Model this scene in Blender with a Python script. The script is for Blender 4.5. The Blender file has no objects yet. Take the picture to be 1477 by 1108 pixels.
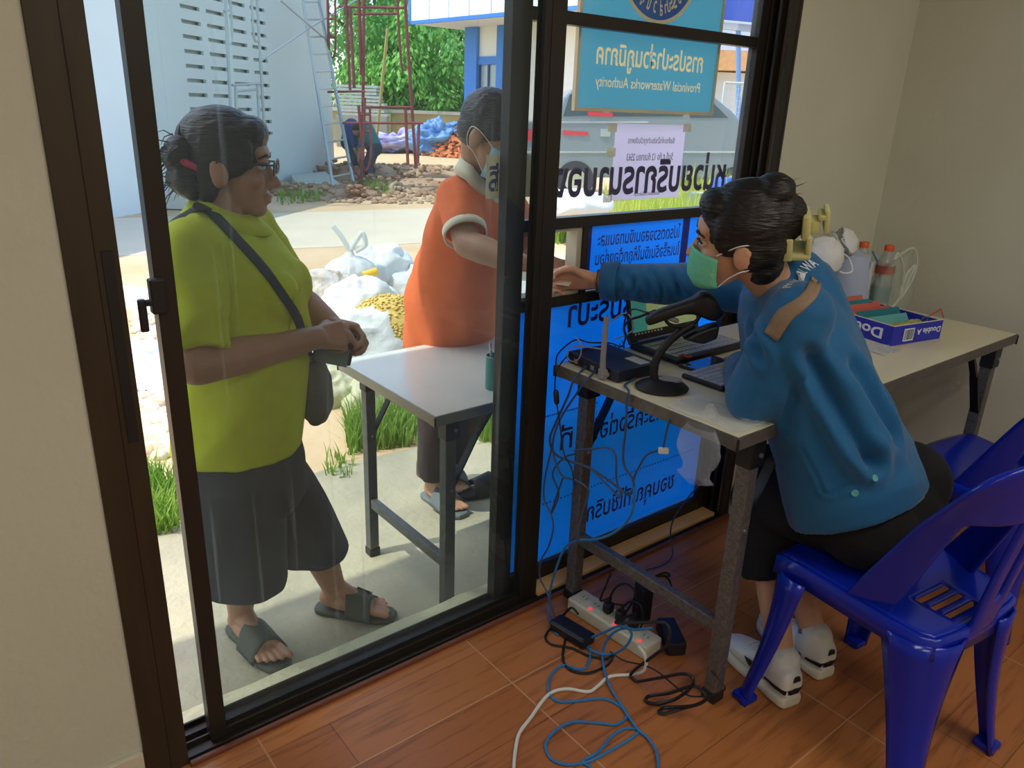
import bpy, bmesh, math, random
import numpy as np
from mathutils import Vector, Matrix, noise
from mathutils.bvhtree import BVHTree
S = bpy.context.scene
COL = S.collection
V = Vector
PI = math.pi
XO, ZO = V((-1, 0, 0)), V((0, 0, 1))
random.seed(7)

# ---------------------------------------------------------------- camera, sky, sun, exposure
H = 1.42                                   # height of the camera above the shop floor
FOC = 1108.0                               # focal length for a 1477 px wide frame
RC = ((0.78324319, -0.18487353, 0.59359235),      # columns: camera right, down, forward in the world
      (-0.62068771, -0.28739589, 0.72948637),
      (0.03573328, -0.93980071, -0.3398496))
CAM = V((0, 0, H))
cam = bpy.data.cameras.new('camera')
cam.sensor_width = 36.0
cam.lens = FOC / 1477 * 36.0
cam.clip_start = 0.02
cam.clip_end = 400
co = bpy.data.objects.new('camera', cam)
m = Matrix.Identity(4)
for i in range(3):
    m[i][0], m[i][1], m[i][2] = RC[i][0], -RC[i][1], -RC[i][2]
m.translation = CAM
co.matrix_world = m
COL.objects.link(co)
S.camera = co

W = bpy.data.worlds.new('sky')
S.world = W
W.use_nodes = True
nt = W.node_tree
sky = nt.nodes.new('ShaderNodeTexSky')
sky.sky_type = 'NISHITA'
sky.sun_disc = False
sky.sun_elevation = math.radians(58)
sky.sun_rotation = math.radians(-40)
sky.air_density = 1.0
sky.dust_density = 1.6
nt.links.new(sky.outputs[0], nt.nodes['Background'].inputs[0])
nt.nodes['Background'].inputs[1].default_value = 0.5

SUN_DIR = V((-0.50, 0.12, 0.86)).normalized()      # towards the sun
sl = bpy.data.lights.new('sun', 'SUN')
sl.energy = 4.4
sl.angle = math.radians(0.7)
sl.color = (1.0, 0.93, 0.82)
so = bpy.data.objects.new('sun', sl)
so.rotation_euler = SUN_DIR.to_track_quat('Z', 'Y').to_euler()
so.location = (0, 5, 12)
COL.objects.link(so)

S.view_settings.view_transform = 'Standard'
S.view_settings.look = 'None'
S.view_settings.gamma = 1.0
S.view_settings.use_curve_mapping = False
S.view_settings.exposure = 0.0
FILL_LAMP = 13.5                                # strength of the added, unseen ceiling lamps (watts each)

G = -0.15                                  # ground level outside


# ---------------------------------------------------------------- small helpers
def ray(px, py):
    d = (px - 738.5, py - 554.0, FOC)
    return V([sum(RC[i][k] * d[k] for k in range(3)) for i in range(3)])


def at(px, py, axis, val):
    """point where the line of sight through a photo position meets the plane axis = val"""
    d = ray(px, py)
    return CAM + d * ((val - CAM[axis]) / d[axis])


def lin(c):
    c = c / 255.0
    return c / 12.92 if c <= 0.04045 else ((c + 0.055) / 1.055) ** 2.4


def C(r, g, b):
    return (lin(r), lin(g), lin(b), 1.0)


def N(n):
    return n.normalized()


MATS = {}


def mat(name, col, rough=0.6, metal=0.0, var=0.0, vscale=8.0, bump=0.0, bscale=60.0, stretch=(1, 1, 1), spec=0.5,
        col2=None, coat=0.0, trans=0.0, alpha=1.0, sheen=0.0, translucent=0.0, transparent=None, emit=None, estr=0.0):
    if name in MATS:
        return MATS[name]
    m = bpy.data.materials.new(name)
    m.use_nodes = True
    nt = m.node_tree
    L = nt.links.new
    b = nt.nodes['Principled BSDF']
    b.inputs['Base Color'].default_value = col
    b.inputs['Roughness'].default_value = rough
    b.inputs['Metallic'].default_value = metal
    b.inputs['Specular IOR Level'].default_value = spec
    b.inputs['Coat Weight'].default_value = coat
    b.inputs['Alpha'].default_value = alpha
    b.inputs['Transmission Weight'].default_value = trans
    b.inputs['Sheen Weight'].default_value = sheen
    if emit:
        b.inputs['Emission Color'].default_value = emit
        b.inputs['Emission Strength'].default_value = estr
    if var or bump or col2:
        tc = nt.nodes.new('ShaderNodeTexCoord')
        mp = nt.nodes.new('ShaderNodeMapping')
        mp.inputs['Scale'].default_value = stretch
        L(tc.outputs['Object'], mp.inputs['Vector'])
    if var or col2:
        nz = nt.nodes.new('ShaderNodeTexNoise')
        nz.inputs['Scale'].default_value = vscale
        nz.inputs['Detail'].default_value = 5
        L(mp.outputs[0], nz.inputs['Vector'])
        cr = nt.nodes.new('ShaderNodeValToRGB')
        cr.color_ramp.elements[0].position = 0.32
        cr.color_ramp.elements[1].position = 0.68
        c2 = col2 or tuple(min(1, x * (1 + var)) for x in col[:3]) + (1,)
        c1 = col if col2 else tuple(x * (1 - var) for x in col[:3]) + (1,)
        cr.color_ramp.elements[0].color = c1
        cr.color_ramp.elements[1].color = c2
        L(nz.outputs[0], cr.inputs[0])
        L(cr.outputs[0], b.inputs['Base Color'])
    if bump:
        nb = nt.nodes.new('ShaderNodeTexNoise')
        nb.inputs['Scale'].default_value = bscale
        nb.inputs['Detail'].default_value = 4
        L(mp.outputs[0], nb.inputs['Vector'])
        bp = nt.nodes.new('ShaderNodeBump')
        bp.inputs['Strength'].default_value = bump
        bp.inputs['Distance'].default_value = 0.02
        L(nb.outputs[0], bp.inputs['Height'])
        L(bp.outputs[0], b.inputs['Normal'])
    out = nt.nodes['Material Output']
    src = b.outputs[0]
    if translucent:
        t = nt.nodes.new('ShaderNodeBsdfTranslucent')
        t.inputs[0].default_value = col
        if var or col2:
            L(cr.outputs[0], t.inputs[0])
        mx = nt.nodes.new('ShaderNodeMixShader')
        mx.inputs[0].default_value = translucent
        L(src, mx.inputs[1])
        L(t.outputs[0], mx.inputs[2])
        src = mx.outputs[0]
    if transparent is not None:
        t = nt.nodes.new('ShaderNodeBsdfTransparent')
        mx = nt.nodes.new('ShaderNodeMixShader')
        mx.inputs[0].default_value = transparent
        L(src, mx.inputs[1])
        L(t.outputs[0], mx.inputs[2])
        src = mx.outputs[0]
    L(src, out.inputs[0])
    MATS[name] = m
    return m


class MB:
    """collects shapes (world coordinates) into one mesh"""

    def __init__(s):
        s.v = []
        s.f = []

    def add(s, vs, fs):
        k = len(s.v)
        s.v += [tuple(p) for p in vs]
        s.f += [tuple(i + k for i in f) for f in fs]
        return s

    def box(s, lo, hi, M=None):
        x0, y0, z0 = lo
        x1, y1, z1 = hi
        vs = [V(p) for p in ((x0, y0, z0), (x1, y0, z0), (x1, y1, z0), (x0, y1, z0), (x0, y0, z1), (x1, y0, z1), (x1, y1, z1), (x0, y1, z1))]
        if M is not None:
            vs = [M @ p for p in vs]
        return s.add(vs, [(0, 3, 2, 1), (4, 5, 6, 7), (0, 1, 5, 4), (1, 2, 6, 5), (2, 3, 7, 6), (3, 0, 4, 7)])

    def rbox(s, lo, hi, r=0.005, M=None, seg=2):
        """box with rounded edges"""
        bm = bmesh.new()
        c = [(a + b) / 2 for a, b in zip(lo, hi)]
        d = [abs(b - a) for a, b in zip(lo, hi)]
        bmesh.ops.create_cube(bm, size=1, matrix=Matrix.Translation(c) @ Matrix.Diagonal((d[0], d[1], d[2], 1)))
        r = min(r, min(d) * 0.49)
        bmesh.ops.bevel(bm, geom=bm.edges[:], offset=r, segments=seg, profile=0.5, affect='EDGES')
        return s.addbm(bm, M)

    def addbm(s, bm, M=None):
        bm.verts.index_update()
        vs = [(M @ v.co if M is not None else v.co.copy()) for v in bm.verts]
        fs = [tuple(v.index for v in f.verts) for f in bm.faces]
        bm.free()
        return s.add(vs, fs)

    def loft(s, rings, closed=True, caps=True):
        n = len(rings[0])
        k = len(s.v)
        for r in rings:
            s.v += [tuple(p) for p in r]
        e = n if closed else n - 1
        for a in range(len(rings) - 1):
            for i in range(e):
                j = (i + 1) % n
                s.f.append((k + a * n + i, k + a * n + j, k + (a + 1) * n + j, k + (a + 1) * n + i))
        if caps and closed:
            s.f.append(tuple(k + i for i in range(n))[::-1])
            s.f.append(tuple(k + (len(rings) - 1) * n + i for i in range(n)))
        return s

    def tube(s, pts, r, n=8, caps=True):
        """swept tube along points; r a number or one per point"""
        pts = [V(p) for p in pts]
        rr = r if isinstance(r, (list, tuple)) else [r] * len(pts)
        t0 = N(pts[1] - pts[0])
        up = V((0, 0, 1)) if abs(t0.z) < 0.9 else V((1, 0, 0))
        a = N(t0.cross(up))
        rings = []
        for i, p in enumerate(pts):
            t = N((pts[min(i + 1, len(pts) - 1)] - pts[max(i - 1, 0)]))
            a = a - t * a.dot(t)
            if a.length < 1e-6:
                a = t.orthogonal()
            a.normalize()
            b = t.cross(a)
            rings.append([p + (a * math.cos(2 * PI * k / n) + b * math.sin(2 * PI * k / n)) * rr[i] for k in range(n)])
        return s.loft(rings, caps=caps)

    def bar(s, p0, p1, w, h, up=(0, 0, 1), w1=None, h1=None):
        """rectangular bar from p0 to p1"""
        p0, p1 = V(p0), V(p1)
        t = N(p1 - p0)
        up = V(up)
        a = N(t.cross(up)) if t.cross(up).length > 1e-4 else N(t.orthogonal())
        b = N(a.cross(t))
        rings = []
        for p, ww, hh in ((p0, w, h), (p1, w1 or w, h1 or h)):
            rings.append([p + a * (sx * ww / 2) + b * (sy * hh / 2) for sx, sy in ((-1, -1), (1, -1), (1, 1), (-1, 1))])
        return s.loft(rings)

    def cyl(s, p0, p1, r0, r1=None, n=20):
        r1 = r0 if r1 is None else r1
        p0, p1 = V(p0), V(p1)
        t = N(p1 - p0)
        a = N(t.orthogonal())
        b = t.cross(a)
        return s.loft([[p + (a * math.cos(2 * PI * k / n) + b * math.sin(2 * PI * k / n)) * r for k in range(n)] for p, r in ((p0, r0), (p1, r1))])

    def lathe(s, prof, c=(0, 0, 0), n=28, M=None):
        """profile of (radius, height) turned about the upright axis through c"""
        c = V(c)
        rings = []
        for r, z in prof:
            ring = [V((max(r, 1e-4) * math.cos(2 * PI * k / n), max(r, 1e-4) * math.sin(2 * PI * k / n), z)) for k in range(n)]
            rings.append([(M @ p if M is not None else p) + c for p in ring])
        return s.loft(rings)

    def ell(s, c, r, F=None, n=16, m=10):
        """ellipsoid, F a 3x3 frame"""
        c = V(c)
        rings = []
        for j in range(m + 1):
            th = -PI / 2 + PI * (j + (0.02 if j == 0 else (-0.02 if j == m else 0))) / m
            ring = []
            for k in range(n):
                p = V((r[0] * math.cos(th) * math.cos(2 * PI * k / n), r[1] * math.cos(th) * math.sin(2 * PI * k / n), r[2] * math.sin(th)))
                ring.append(c + (F @ p if F is not None else p))
            rings.append(ring)
        return s.loft(rings)

    def cap(s, p0, p1, r0, r1=None, n=14):
        """tapered capsule"""
        r1 = r0 if r1 is None else r1
        p0, p1 = V(p0), V(p1)
        t = p1 - p0
        t = N(t) if t.length > 1e-6 else V((0, 0, 1))
        a = N(t.orthogonal())
        b = t.cross(a)
        rings = []
        for p, r, angs in ((p0, r0, (-88, -60, -30, 0)), (p1, r1, (0, 30, 60, 88))):
            for g in angs:
                g = math.radians(g)
                rings.append([p + t * (r * math.sin(g)) + (a * math.cos(2 * PI * k / n) + b * math.sin(2 * PI * k / n)) * (r * math.cos(g)) for k in range(n)])
        return s.loft(rings)

    def ering(s, rows, n=28, p=2.0):
        """loft of (super)ellipses; rows of (centre, side vector, front vector)"""
        rings = []
        for c, a, b in rows:
            c, a, b = V(c), V(a), V(b)
            ring = []
            for k in range(n):
                t = 2 * PI * k / n
                ca, sa = math.cos(t), math.sin(t)
                ring.append(c + a * (math.copysign(abs(ca) ** (2 / p), ca)) + b * (math.copysign(abs(sa) ** (2 / p), sa)))
            rings.append(ring)
        return s.loft(rings)

    def prism(s, poly, o, x, y, d):
        """outline poly (u, v) placed at o along x, y and given the depth vector d"""
        o, x, y, d = V(o), V(x), V(y), V(d)
        n = len(poly)
        a = [o + x * u + y * w for u, w in poly]
        return s.add(a + [p + d for p in a], [tuple(range(n))[::-1], tuple(range(n, 2 * n))] + [(i, (i + 1) % n, n + (i + 1) % n, n + i) for i in range(n)])

    def grid(s, P):
        """open sheet from a 2D list of points"""
        k = len(s.v)
        w = len(P[0])
        for row in P:
            s.v += [tuple(p) for p in row]
        for i in range(len(P) - 1):
            for j in range(w - 1):
                s.f.append((k + i * w + j, k + i * w + j + 1, k + (i + 1) * w + j + 1, k + (i + 1) * w + j))
        return s

    def mesh(s, name, off=None):
        me = bpy.data.meshes.new(name)
        vs = s.v if off is None else [(p[0] - off[0], p[1] - off[1], p[2] - off[2]) for p in s.v]
        me.from_pydata(vs, [], s.f)
        return fix(me)


def fix(me):
    bm = bmesh.new()
    bm.from_mesh(me)
    bmesh.ops.recalc_face_normals(bm, faces=bm.faces[:])
    bm.to_mesh(me)
    bm.free()
    return me


def base_of(o):
    p = V((0, 0, 0))
    while o is not None:
        p = p + o.location
        o = o.parent
    return p


def obj(name, mb, m, parent=None, smooth=False, bevel=0, solid=0, sub=0, angle=40):
    """one mesh object; shapes are in world coordinates (the parent's place is taken off)"""
    if isinstance(mb, MB):
        me = mb.mesh(name, base_of(parent) if parent else None)
    else:
        me = mb
        if parent:
            me.transform(Matrix.Translation(-base_of(parent)))
    me.name = name
    if m:
        me.materials.append(m)
    o = bpy.data.objects.new(name, me)
    COL.objects.link(o)
    if parent:
        o.parent = parent
    if smooth:
        for p in me.polygons:
            p.use_smooth = True
        if smooth != 'all':
            try:
                me.set_sharp_from_angle(angle=math.radians(angle))
            except Exception:
                pass
    if solid:
        md = o.modifiers.new('solid', 'SOLIDIFY')
        md.thickness = solid
        md.offset = 0
    if bevel:
        md = o.modifiers.new('bevel', 'BEVEL')
        md.width = bevel
        md.segments = 2
        md.limit_method = 'ANGLE'
    if sub:
        md = o.modifiers.new('sub', 'SUBSURF')
        md.levels = md.render_levels = sub
    return o


def thing(name, label, cat, loc=(0, 0, 0), group=None):
    o = bpy.data.objects.new(name, None)
    COL.objects.link(o)
    o.location = loc
    return tag(o, label, cat, group)


def tag(o, label, cat, group=None, kind=None):
    o['label'] = label
    o['category'] = cat
    if group:
        o['group'] = group
    if kind:
        o['kind'] = kind
    return o


def struct(name, mb, m, parent=None, **k):
    o = obj(name, mb, m, parent, **k)
    if not parent:
        o['kind'] = 'structure'
    return o


def dup(root, loc, rotz=0.0, label=None):
    r = root.copy()
    COL.objects.link(r)
    r.location = loc
    r.rotation_euler = (0, 0, rotz)
    if label:
        r['label'] = label
    for ch in list(root.children):
        c = ch.copy()
        COL.objects.link(c)
        c.parent = r
        for g in ch.children:
            d = g.copy()
            COL.objects.link(d)
            d.parent = c
    return r


def spline(pts, n=6):
    """Catmull-Rom through the points"""
    P = [V(p) for p in pts]
    P = [P[0] * 2 - P[1]] + P + [P[-1] * 2 - P[-2]]
    out = []
    for i in range(1, len(P) - 2):
        for k in range(n):
            t = k / n
            a, b, c, d = P[i - 1], P[i], P[i + 1], P[i + 2]
            out.append(0.5 * ((2 * b) + (c - a) * t + (2 * a - 5 * b + 4 * c - d) * t * t + (3 * b - a - 3 * c + d) * t ** 3))
    out.append(P[-2])
    return out


def evaluated(me, mods):
    """mesh after modifiers"""
    o = bpy.data.objects.new('tmp', me)
    COL.objects.link(o)
    for kind, props in mods:
        md = o.modifiers.new('m', kind)
        for k, v in props.items():
            setattr(md, k, v)
    dg = bpy.context.evaluated_depsgraph_get()
    r = bpy.data.meshes.new_from_object(o.evaluated_get(dg))
    bpy.data.objects.remove(o)
    return r


def blob(mb, voxel=0.008, smooth=3, fold=None):
    """one continuous skin around overlapping shapes; fold(co, normal) gives a displacement along the normal"""
    me = mb.mesh('blob')
    r = evaluated(me, [('REMESH', dict(mode='VOXEL', voxel_size=voxel)), ('SMOOTH', dict(factor=0.5, iterations=smooth))])
    if fold:
        nrm = [v.normal.copy() for v in r.vertices]
        for v, n in zip(r.vertices, nrm):
            v.co = v.co + n * fold(v.co, n)
        r.update()
    return r


def frame(f, u=(0, 0, 1)):
    """3x3 frame with columns side, front, up"""
    f = N(V(f))
    u = V(u)
    s = N(f.cross(u))
    u = N(s.cross(f))
    return Matrix((s, f, u)).transposed()


def text_mb(body, bold=0.0, size=1.0, spacing=1.0):
    """flat lettering in the plane (x, y), filled letters plus their outline"""
    out = MB()
    for mode in (('BOTH', 0.0), ('NONE', max(bold, 0.012))):
        cu = bpy.data.curves.new('lettering', 'FONT')
        cu.body = body
        cu.size = size
        cu.space_character = spacing
        cu.resolution_u = 3
        cu.fill_mode = mode[0]
        cu.bevel_depth = mode[1] * size
        cu.bevel_resolution = 0
        o = bpy.data.objects.new('lettering', cu)
        COL.objects.link(o)
        dg = bpy.context.evaluated_depsgraph_get()
        me = bpy.data.meshes.new_from_object(o.evaluated_get(dg))
        z = 0.0 if mode[0] == 'BOTH' else 0.02
        out.add([(v.co.x, v.co.y, v.co.z * 0.02 + z * 0.001) for v in me.vertices], [tuple(p.vertices) for p in me.polygons])
        bpy.data.objects.remove(o)
        bpy.data.meshes.remove(me)
    return out


def lettering(name, body, o, x, y, width, m, parent=None, bold=0.0, height=None, spacing=1.0, center=True):
    """text fitted to a width, laid on a surface at o (middle of the baseline box) along x with up y"""
    t = text_mb(body, bold, 1.0, spacing)
    xs = [p[0] for p in t.v]
    ys = [p[1] for p in t.v]
    w = max(xs) - min(xs)
    k = width / w
    ky = k if height is None else height / (max(ys) - min(ys))
    cx = (max(xs) + min(xs)) / 2
    cy = (max(ys) + min(ys)) / 2
    o, x, y = V(o), N(V(x)), N(V(y))
    n = x.cross(y)
    mb = MB()
    mb.add([o + x * ((p[0] - cx) * k) + y * ((p[1] - cy) * ky) + n * (p[2]) for p in t.v], t.f)
    ob = bpy.data.meshes.new(name)
    off = base_of(parent) if parent else V((0, 0, 0))
    ob.from_pydata([tuple(V(p) - off) for p in mb.v], [], mb.f)
    ob.materials.append(m)
    r = bpy.data.objects.new(name, ob)
    COL.objects.link(r)
    if parent:
        r.parent = parent
    return r
# ---------------------------------------------------------------- room shell
YW = 1.47            # inner face of the shop front
XR = 2.98            # right wall
ZC = 2.72
DOOR_TOP = 2.12


def floor_mat():
    m = bpy.data.materials.new('wood_look_tile')
    m.use_nodes = True
    nt = m.node_tree
    L = nt.links.new
    b = nt.nodes['Principled BSDF']
    tc = nt.nodes.new('ShaderNodeTexCoord')
    mp = nt.nodes.new('ShaderNodeMapping')
    mp.inputs['Location'].default_value = (0.15, 0.557, 0)
    L(tc.outputs['Object'], mp.inputs[0])
    br = nt.nodes.new('ShaderNodeTexBrick')
    br.offset = 0.0
    br.inputs['Scale'].default_value = 1.0
    br.inputs['Mortar Size'].default_value = 0.0022
    br.inputs['Mortar Smooth'].default_value = 0.1
    br.inputs['Brick Width'].default_value = 0.6
    br.inputs['Row Height'].default_value = 0.6
    br.inputs['Bias'].default_value = 0.0
    L(mp.outputs[0], br.inputs['Vector'])
    # planks printed on every tile, four to a tile, grain along x
    pk = nt.nodes.new('ShaderNodeTexBrick')
    pk.offset = 0.37
    pk.inputs['Scale'].default_value = 1.0
    pk.inputs['Mortar Size'].default_value = 0.0012
    pk.inputs['Brick Width'].default_value = 1.2
    pk.inputs['Row Height'].default_value = 0.15
    pk.inputs['Color1'].default_value = C(164, 101, 56)
    pk.inputs['Color2'].default_value = C(180, 116, 66)
    pk.inputs['Mortar'].default_value = C(120, 72, 40)
    L(mp.outputs[0], pk.inputs['Vector'])
    m2 = nt.nodes.new('ShaderNodeMapping')
    m2.inputs['Scale'].default_value = (2.2, 26, 1)
    L(tc.outputs['Object'], m2.inputs[0])
    nz = nt.nodes.new('ShaderNodeTexNoise')
    nz.inputs['Scale'].default_value = 1.6
    nz.inputs['Detail'].default_value = 8
    nz.inputs['Roughness'].default_value = 0.62
    nz.inputs['Distortion'].default_value = 0.6
    L(m2.outputs[0], nz.inputs[0])
    cr = nt.nodes.new('ShaderNodeValToRGB')
    cr.color_ramp.elements[0].position = 0.30
    cr.color_ramp.elements[0].color = (0.42, 0.36, 0.32, 1)
    cr.color_ramp.elements[1].position = 0.5
    cr.color_ramp.elements[1].color = (1, 1, 1, 1)
    L(nz.outputs[0], cr.inputs[0])
    mx = nt.nodes.new('ShaderNodeMix')
    mx.data_type = 'RGBA'
    mx.blend_type = 'MULTIPLY'
    mx.inputs[0].default_value = 0.8
    L(pk.outputs[0], mx.inputs[6])
    L(cr.outputs[0], mx.inputs[7])
    mo = nt.nodes.new('ShaderNodeMix')
    mo.data_type = 'RGBA'
    L(br.outputs['Fac'], mo.inputs[0])
    L(mx.outputs[2], mo.inputs[6])
    mo.inputs[7].default_value = C(190, 142, 104)
    L(mo.outputs[2], b.inputs['Base Color'])
    b.inputs['Roughness'].default_value = 0.34
    b.inputs['Specular IOR Level'].default_value = 0.4
    return m


M_wall = mat('wall_paint', C(202, 202, 182), 0.85, var=0.03, vscale=3, bump=0.12, bscale=45)
M_ceil = mat('ceiling_paint', C(214, 210, 196), 0.9)
M_frame = mat('brown_anodised', C(64, 55, 43), 0.42, metal=0.35, var=0.12, vscale=6, stretch=(6, 6, 0.6))
M_frame2 = mat('dark_anodised', C(50, 45, 40), 0.4, metal=0.35, var=0.1, vscale=5)
M_tan = mat('worn_aluminium', C(176, 158, 126), 0.45, metal=0.3, var=0.12, vscale=9)
M_rubber = mat('black_rubber', C(24, 24, 26), 0.55)
M_trim = mat('red_brown_edge', C(112, 66, 48), 0.5, var=0.1)
M_skirt = mat('white_tile_skirting', C(216, 208, 186), 0.45)
M_conc = mat('sill_cement', C(232, 226, 186), 0.85, var=0.12, vscale=9, bump=0.4, bscale=40)

f = struct('floor', MB().box((-3.2, -3.2, -0.12), (XR + 0.12, YW, 0)), floor_mat())
struct('ceiling', MB().box((-3.2, -3.2, ZC), (XR + 0.12, YW + 0.14, ZC + 0.1)), M_ceil)
struct('wall_right', MB().box((XR, -3.2, -0.12), (XR + 0.12, YW + 0.14, ZC)), M_wall)
struct('wall_left', MB().box((-3.32, -3.2, -0.12), (-3.2, YW + 0.14, ZC)), M_wall)
struct('wall_back', MB().box((-3.2, -3.32, -0.12), (XR, -3.2, ZC)), M_wall)
wf = MB()
wf.box((-3.2, YW, -0.15), (0.213, YW + 0.14, ZC))
wf.box((2.262, YW, -0.15), (XR, YW + 0.14, ZC))
wf.box((0.213, YW, DOOR_TOP + 0.05), (2.262, YW + 0.14, ZC))
struct('wall_front', wf, M_wall)
sk = MB().box((XR - 0.012, -3.19, 0), (XR, YW, 0.095))
struct('baseboard_right', sk, M_skirt, bevel=0.003)
sk = MB().box((2.27, YW - 0.012, 0), (XR - 0.014, YW, 0.095))
struct('baseboard_front', sk, M_skirt, bevel=0.003)

sk = MB().box((-3.19, YW - 0.012, 0), (0.211, YW, 0.095))
struct('baseboard_left', sk, M_skirt, bevel=0.003)

# door frame: two jambs, head and the bottom track
j = MB()
j.box((0.213, YW - 0.006, -0.0), (0.262, YW + 0.13, DOOR_TOP))
j.box((0.262, YW - 0.002, -0.0), (0.300, YW + 0.03, DOOR_TOP))
j.box((0.262, YW + 0.03, -0.0), (0.285, YW + 0.13, DOOR_TOP))
struct('trim_1', j, M_frame, bevel=0.002)
struct('trim_5', MB().box((0.272, YW - 0.0045, 0.80), (0.290, YW - 0.001, 1.16)), M_rubber)
j = MB()
j.box((2.250, YW - 0.006, 0), (2.262, YW + 0.13, DOOR_TOP))
for y in (YW - 0.004, YW + 0.036, YW + 0.068, YW + 0.118):
    j.box((2.215, y, 0), (2.252, y + 0.009, DOOR_TOP))
struct('trim_2', j, M_frame2, bevel=0.0015)
struct('trim_6', MB().box((2.2492, YW + 0.006, 0.0), (2.2502, YW + 0.118, DOOR_TOP)), M_tan)
j = MB().box((0.213, YW - 0.006, DOOR_TOP), (2.262, YW + 0.13, DOOR_TOP + 0.05))
struct('trim_3', j, M_frame2, bevel=0.002)
t = MB()
t.box((0.300, YW, -0.03), (2.25, YW + 0.115, 0.002))
for y in (YW + 0.002, YW + 0.046, YW + 0.070, YW + 0.108):
    t.box((0.300, y, 0.0), (2.25, y + 0.006, 0.014))
struct('trim_4', t, M_frame2, bevel=0.001)
struct('trim_7', MB().box((0.30, YW - 0.016, 0.0), (2.26, YW - 0.003, 0.012)), M_trim, bevel=0.003)
struct('trim_9', MB().box((1.348, YW + 0.020, 0.002), (2.214, YW + 0.0755, 0.0165)), mat('warm_lit_track', C(255, 200, 116), 0.5), bevel=0.001)  # warm daylight leaking under the panel is put into the strip's colour
# cement sill outside the track
sill = MB()
P = []
for i in range(40):
    x = 0.1 + i * 2.3 / 39
    w = 0.008 * noise.noise(V((x * 9, 3, 1)))
    P.append([V((x, YW + 0.116, -0.004)), V((x, YW + 0.178 + w, -0.008)), V((x, YW + 0.186 + w, -0.022)), V((x, YW + 0.19 + w, G - 0.02)), V((x, YW + 0.116, G - 0.02))])
sill.loft(P, closed=True, caps=True)
struct('trim_8', sill, M_conc)


def glass_mat(name, tint, haze, col, streaks=True):
    m = bpy.data.materials.new(name)
    m.use_nodes = True
    nt = m.node_tree
    L = nt.links.new
    for n in list(nt.nodes):
        if n.type != 'OUTPUT_MATERIAL':
            nt.nodes.remove(n)
    out = [n for n in nt.nodes][0]
    tr = nt.nodes.new('ShaderNodeBsdfTransparent')
    tr.inputs[0].default_value = tint
    gl = nt.nodes.new('ShaderNodeBsdfGlossy')
    gl.inputs['Roughness'].default_value = 0.02
    fr = nt.nodes.new('ShaderNodeFresnel')
    fr.inputs[0].default_value = 1.45
    mx = nt.nodes.new('ShaderNodeMixShader')
    ge = nt.nodes.new('ShaderNodeNewGeometry')
    fm = nt.nodes.new('ShaderNodeMix')
    fm.data_type = 'FLOAT'
    L(ge.outputs['Backfacing'], fm.inputs[0])
    L(fr.outputs[0], fm.inputs[2])
    fm.inputs[3].default_value = 0.0
    L(fm.outputs[0], mx.inputs[0])
    L(tr.outputs[0], mx.inputs[1])
    L(gl.outputs[0], mx.inputs[2])
    # haze film: dust on the left pane, glare on the right one
    df = nt.nodes.new('ShaderNodeBsdfDiffuse')
    df.inputs[0].default_value = col
    tl = nt.nodes.new('ShaderNodeBsdfTranslucent')
    tl.inputs[0].default_value = col
    m2 = nt.nodes.new('ShaderNodeMixShader')
    m2.inputs[0].default_value = 0.78
    L(df.outputs[0], m2.inputs[1])
    L(tl.outputs[0], m2.inputs[2])
    tc = nt.nodes.new('ShaderNodeTexCoord')
    n1 = nt.nodes.new('ShaderNodeTexNoise')
    n1.inputs['Scale'].default_value = 3.0
    n1.inputs['Detail'].default_value = 5
    L(tc.outputs['Object'], n1.inputs[0])
    mp = nt.nodes.new('ShaderNodeMapping')
    mp.inputs['Scale'].default_value = (55, 1, 1.2)
    L(tc.outputs['Object'], mp.inputs[0])
    n2 = nt.nodes.new('ShaderNodeTexNoise')
    n2.inputs['Scale'].default_value = 1.0
    n2.inputs['Detail'].default_value = 3
    L(mp.outputs[0], n2.inputs[0])
    r2 = nt.nodes.new('ShaderNodeMapRange')
    r2.inputs['From Min'].default_value = 0.62
    r2.inputs['From Max'].default_value = 0.8
    r2.inputs['To Max'].default_value = 0.12 if streaks else 0.0
    L(n2.outputs[0], r2.inputs[0])
    r1 = nt.nodes.new('ShaderNodeMapRange')
    r1.inputs['From Min'].default_value = 0.3
    r1.inputs['From Max'].default_value = 0.7
    r1.inputs['To Min'].default_value = haze * 0.6
    r1.inputs['To Max'].default_value = haze * 1.4
    L(n1.outputs[0], r1.inputs[0])
    ad = nt.nodes.new('ShaderNodeMath')
    ad.operation = 'ADD'
    L(r1.outputs[0], ad.inputs[0])
    L(r2.outputs[0], ad.inputs[1])
    m3 = nt.nodes.new('ShaderNodeMixShader')
    L(ad.outputs[0], m3.inputs[0])
    L(mx.outputs[0], m3.inputs[1])
    L(m2.outputs[0], m3.inputs[2])
    L(m3.outputs[0], out.inputs[0])
    return m


M_glass_l = glass_mat('dusty_tinted_pane', (0.80, 0.84, 0.83, 1), 0.022, C(205, 215, 212))
M_glass_r = glass_mat('clear_pane', (0.95, 0.97, 0.97, 1), 0.05, C(220, 225, 225), False)  # whitish haze here stands in for bright glare from the yard

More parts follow.
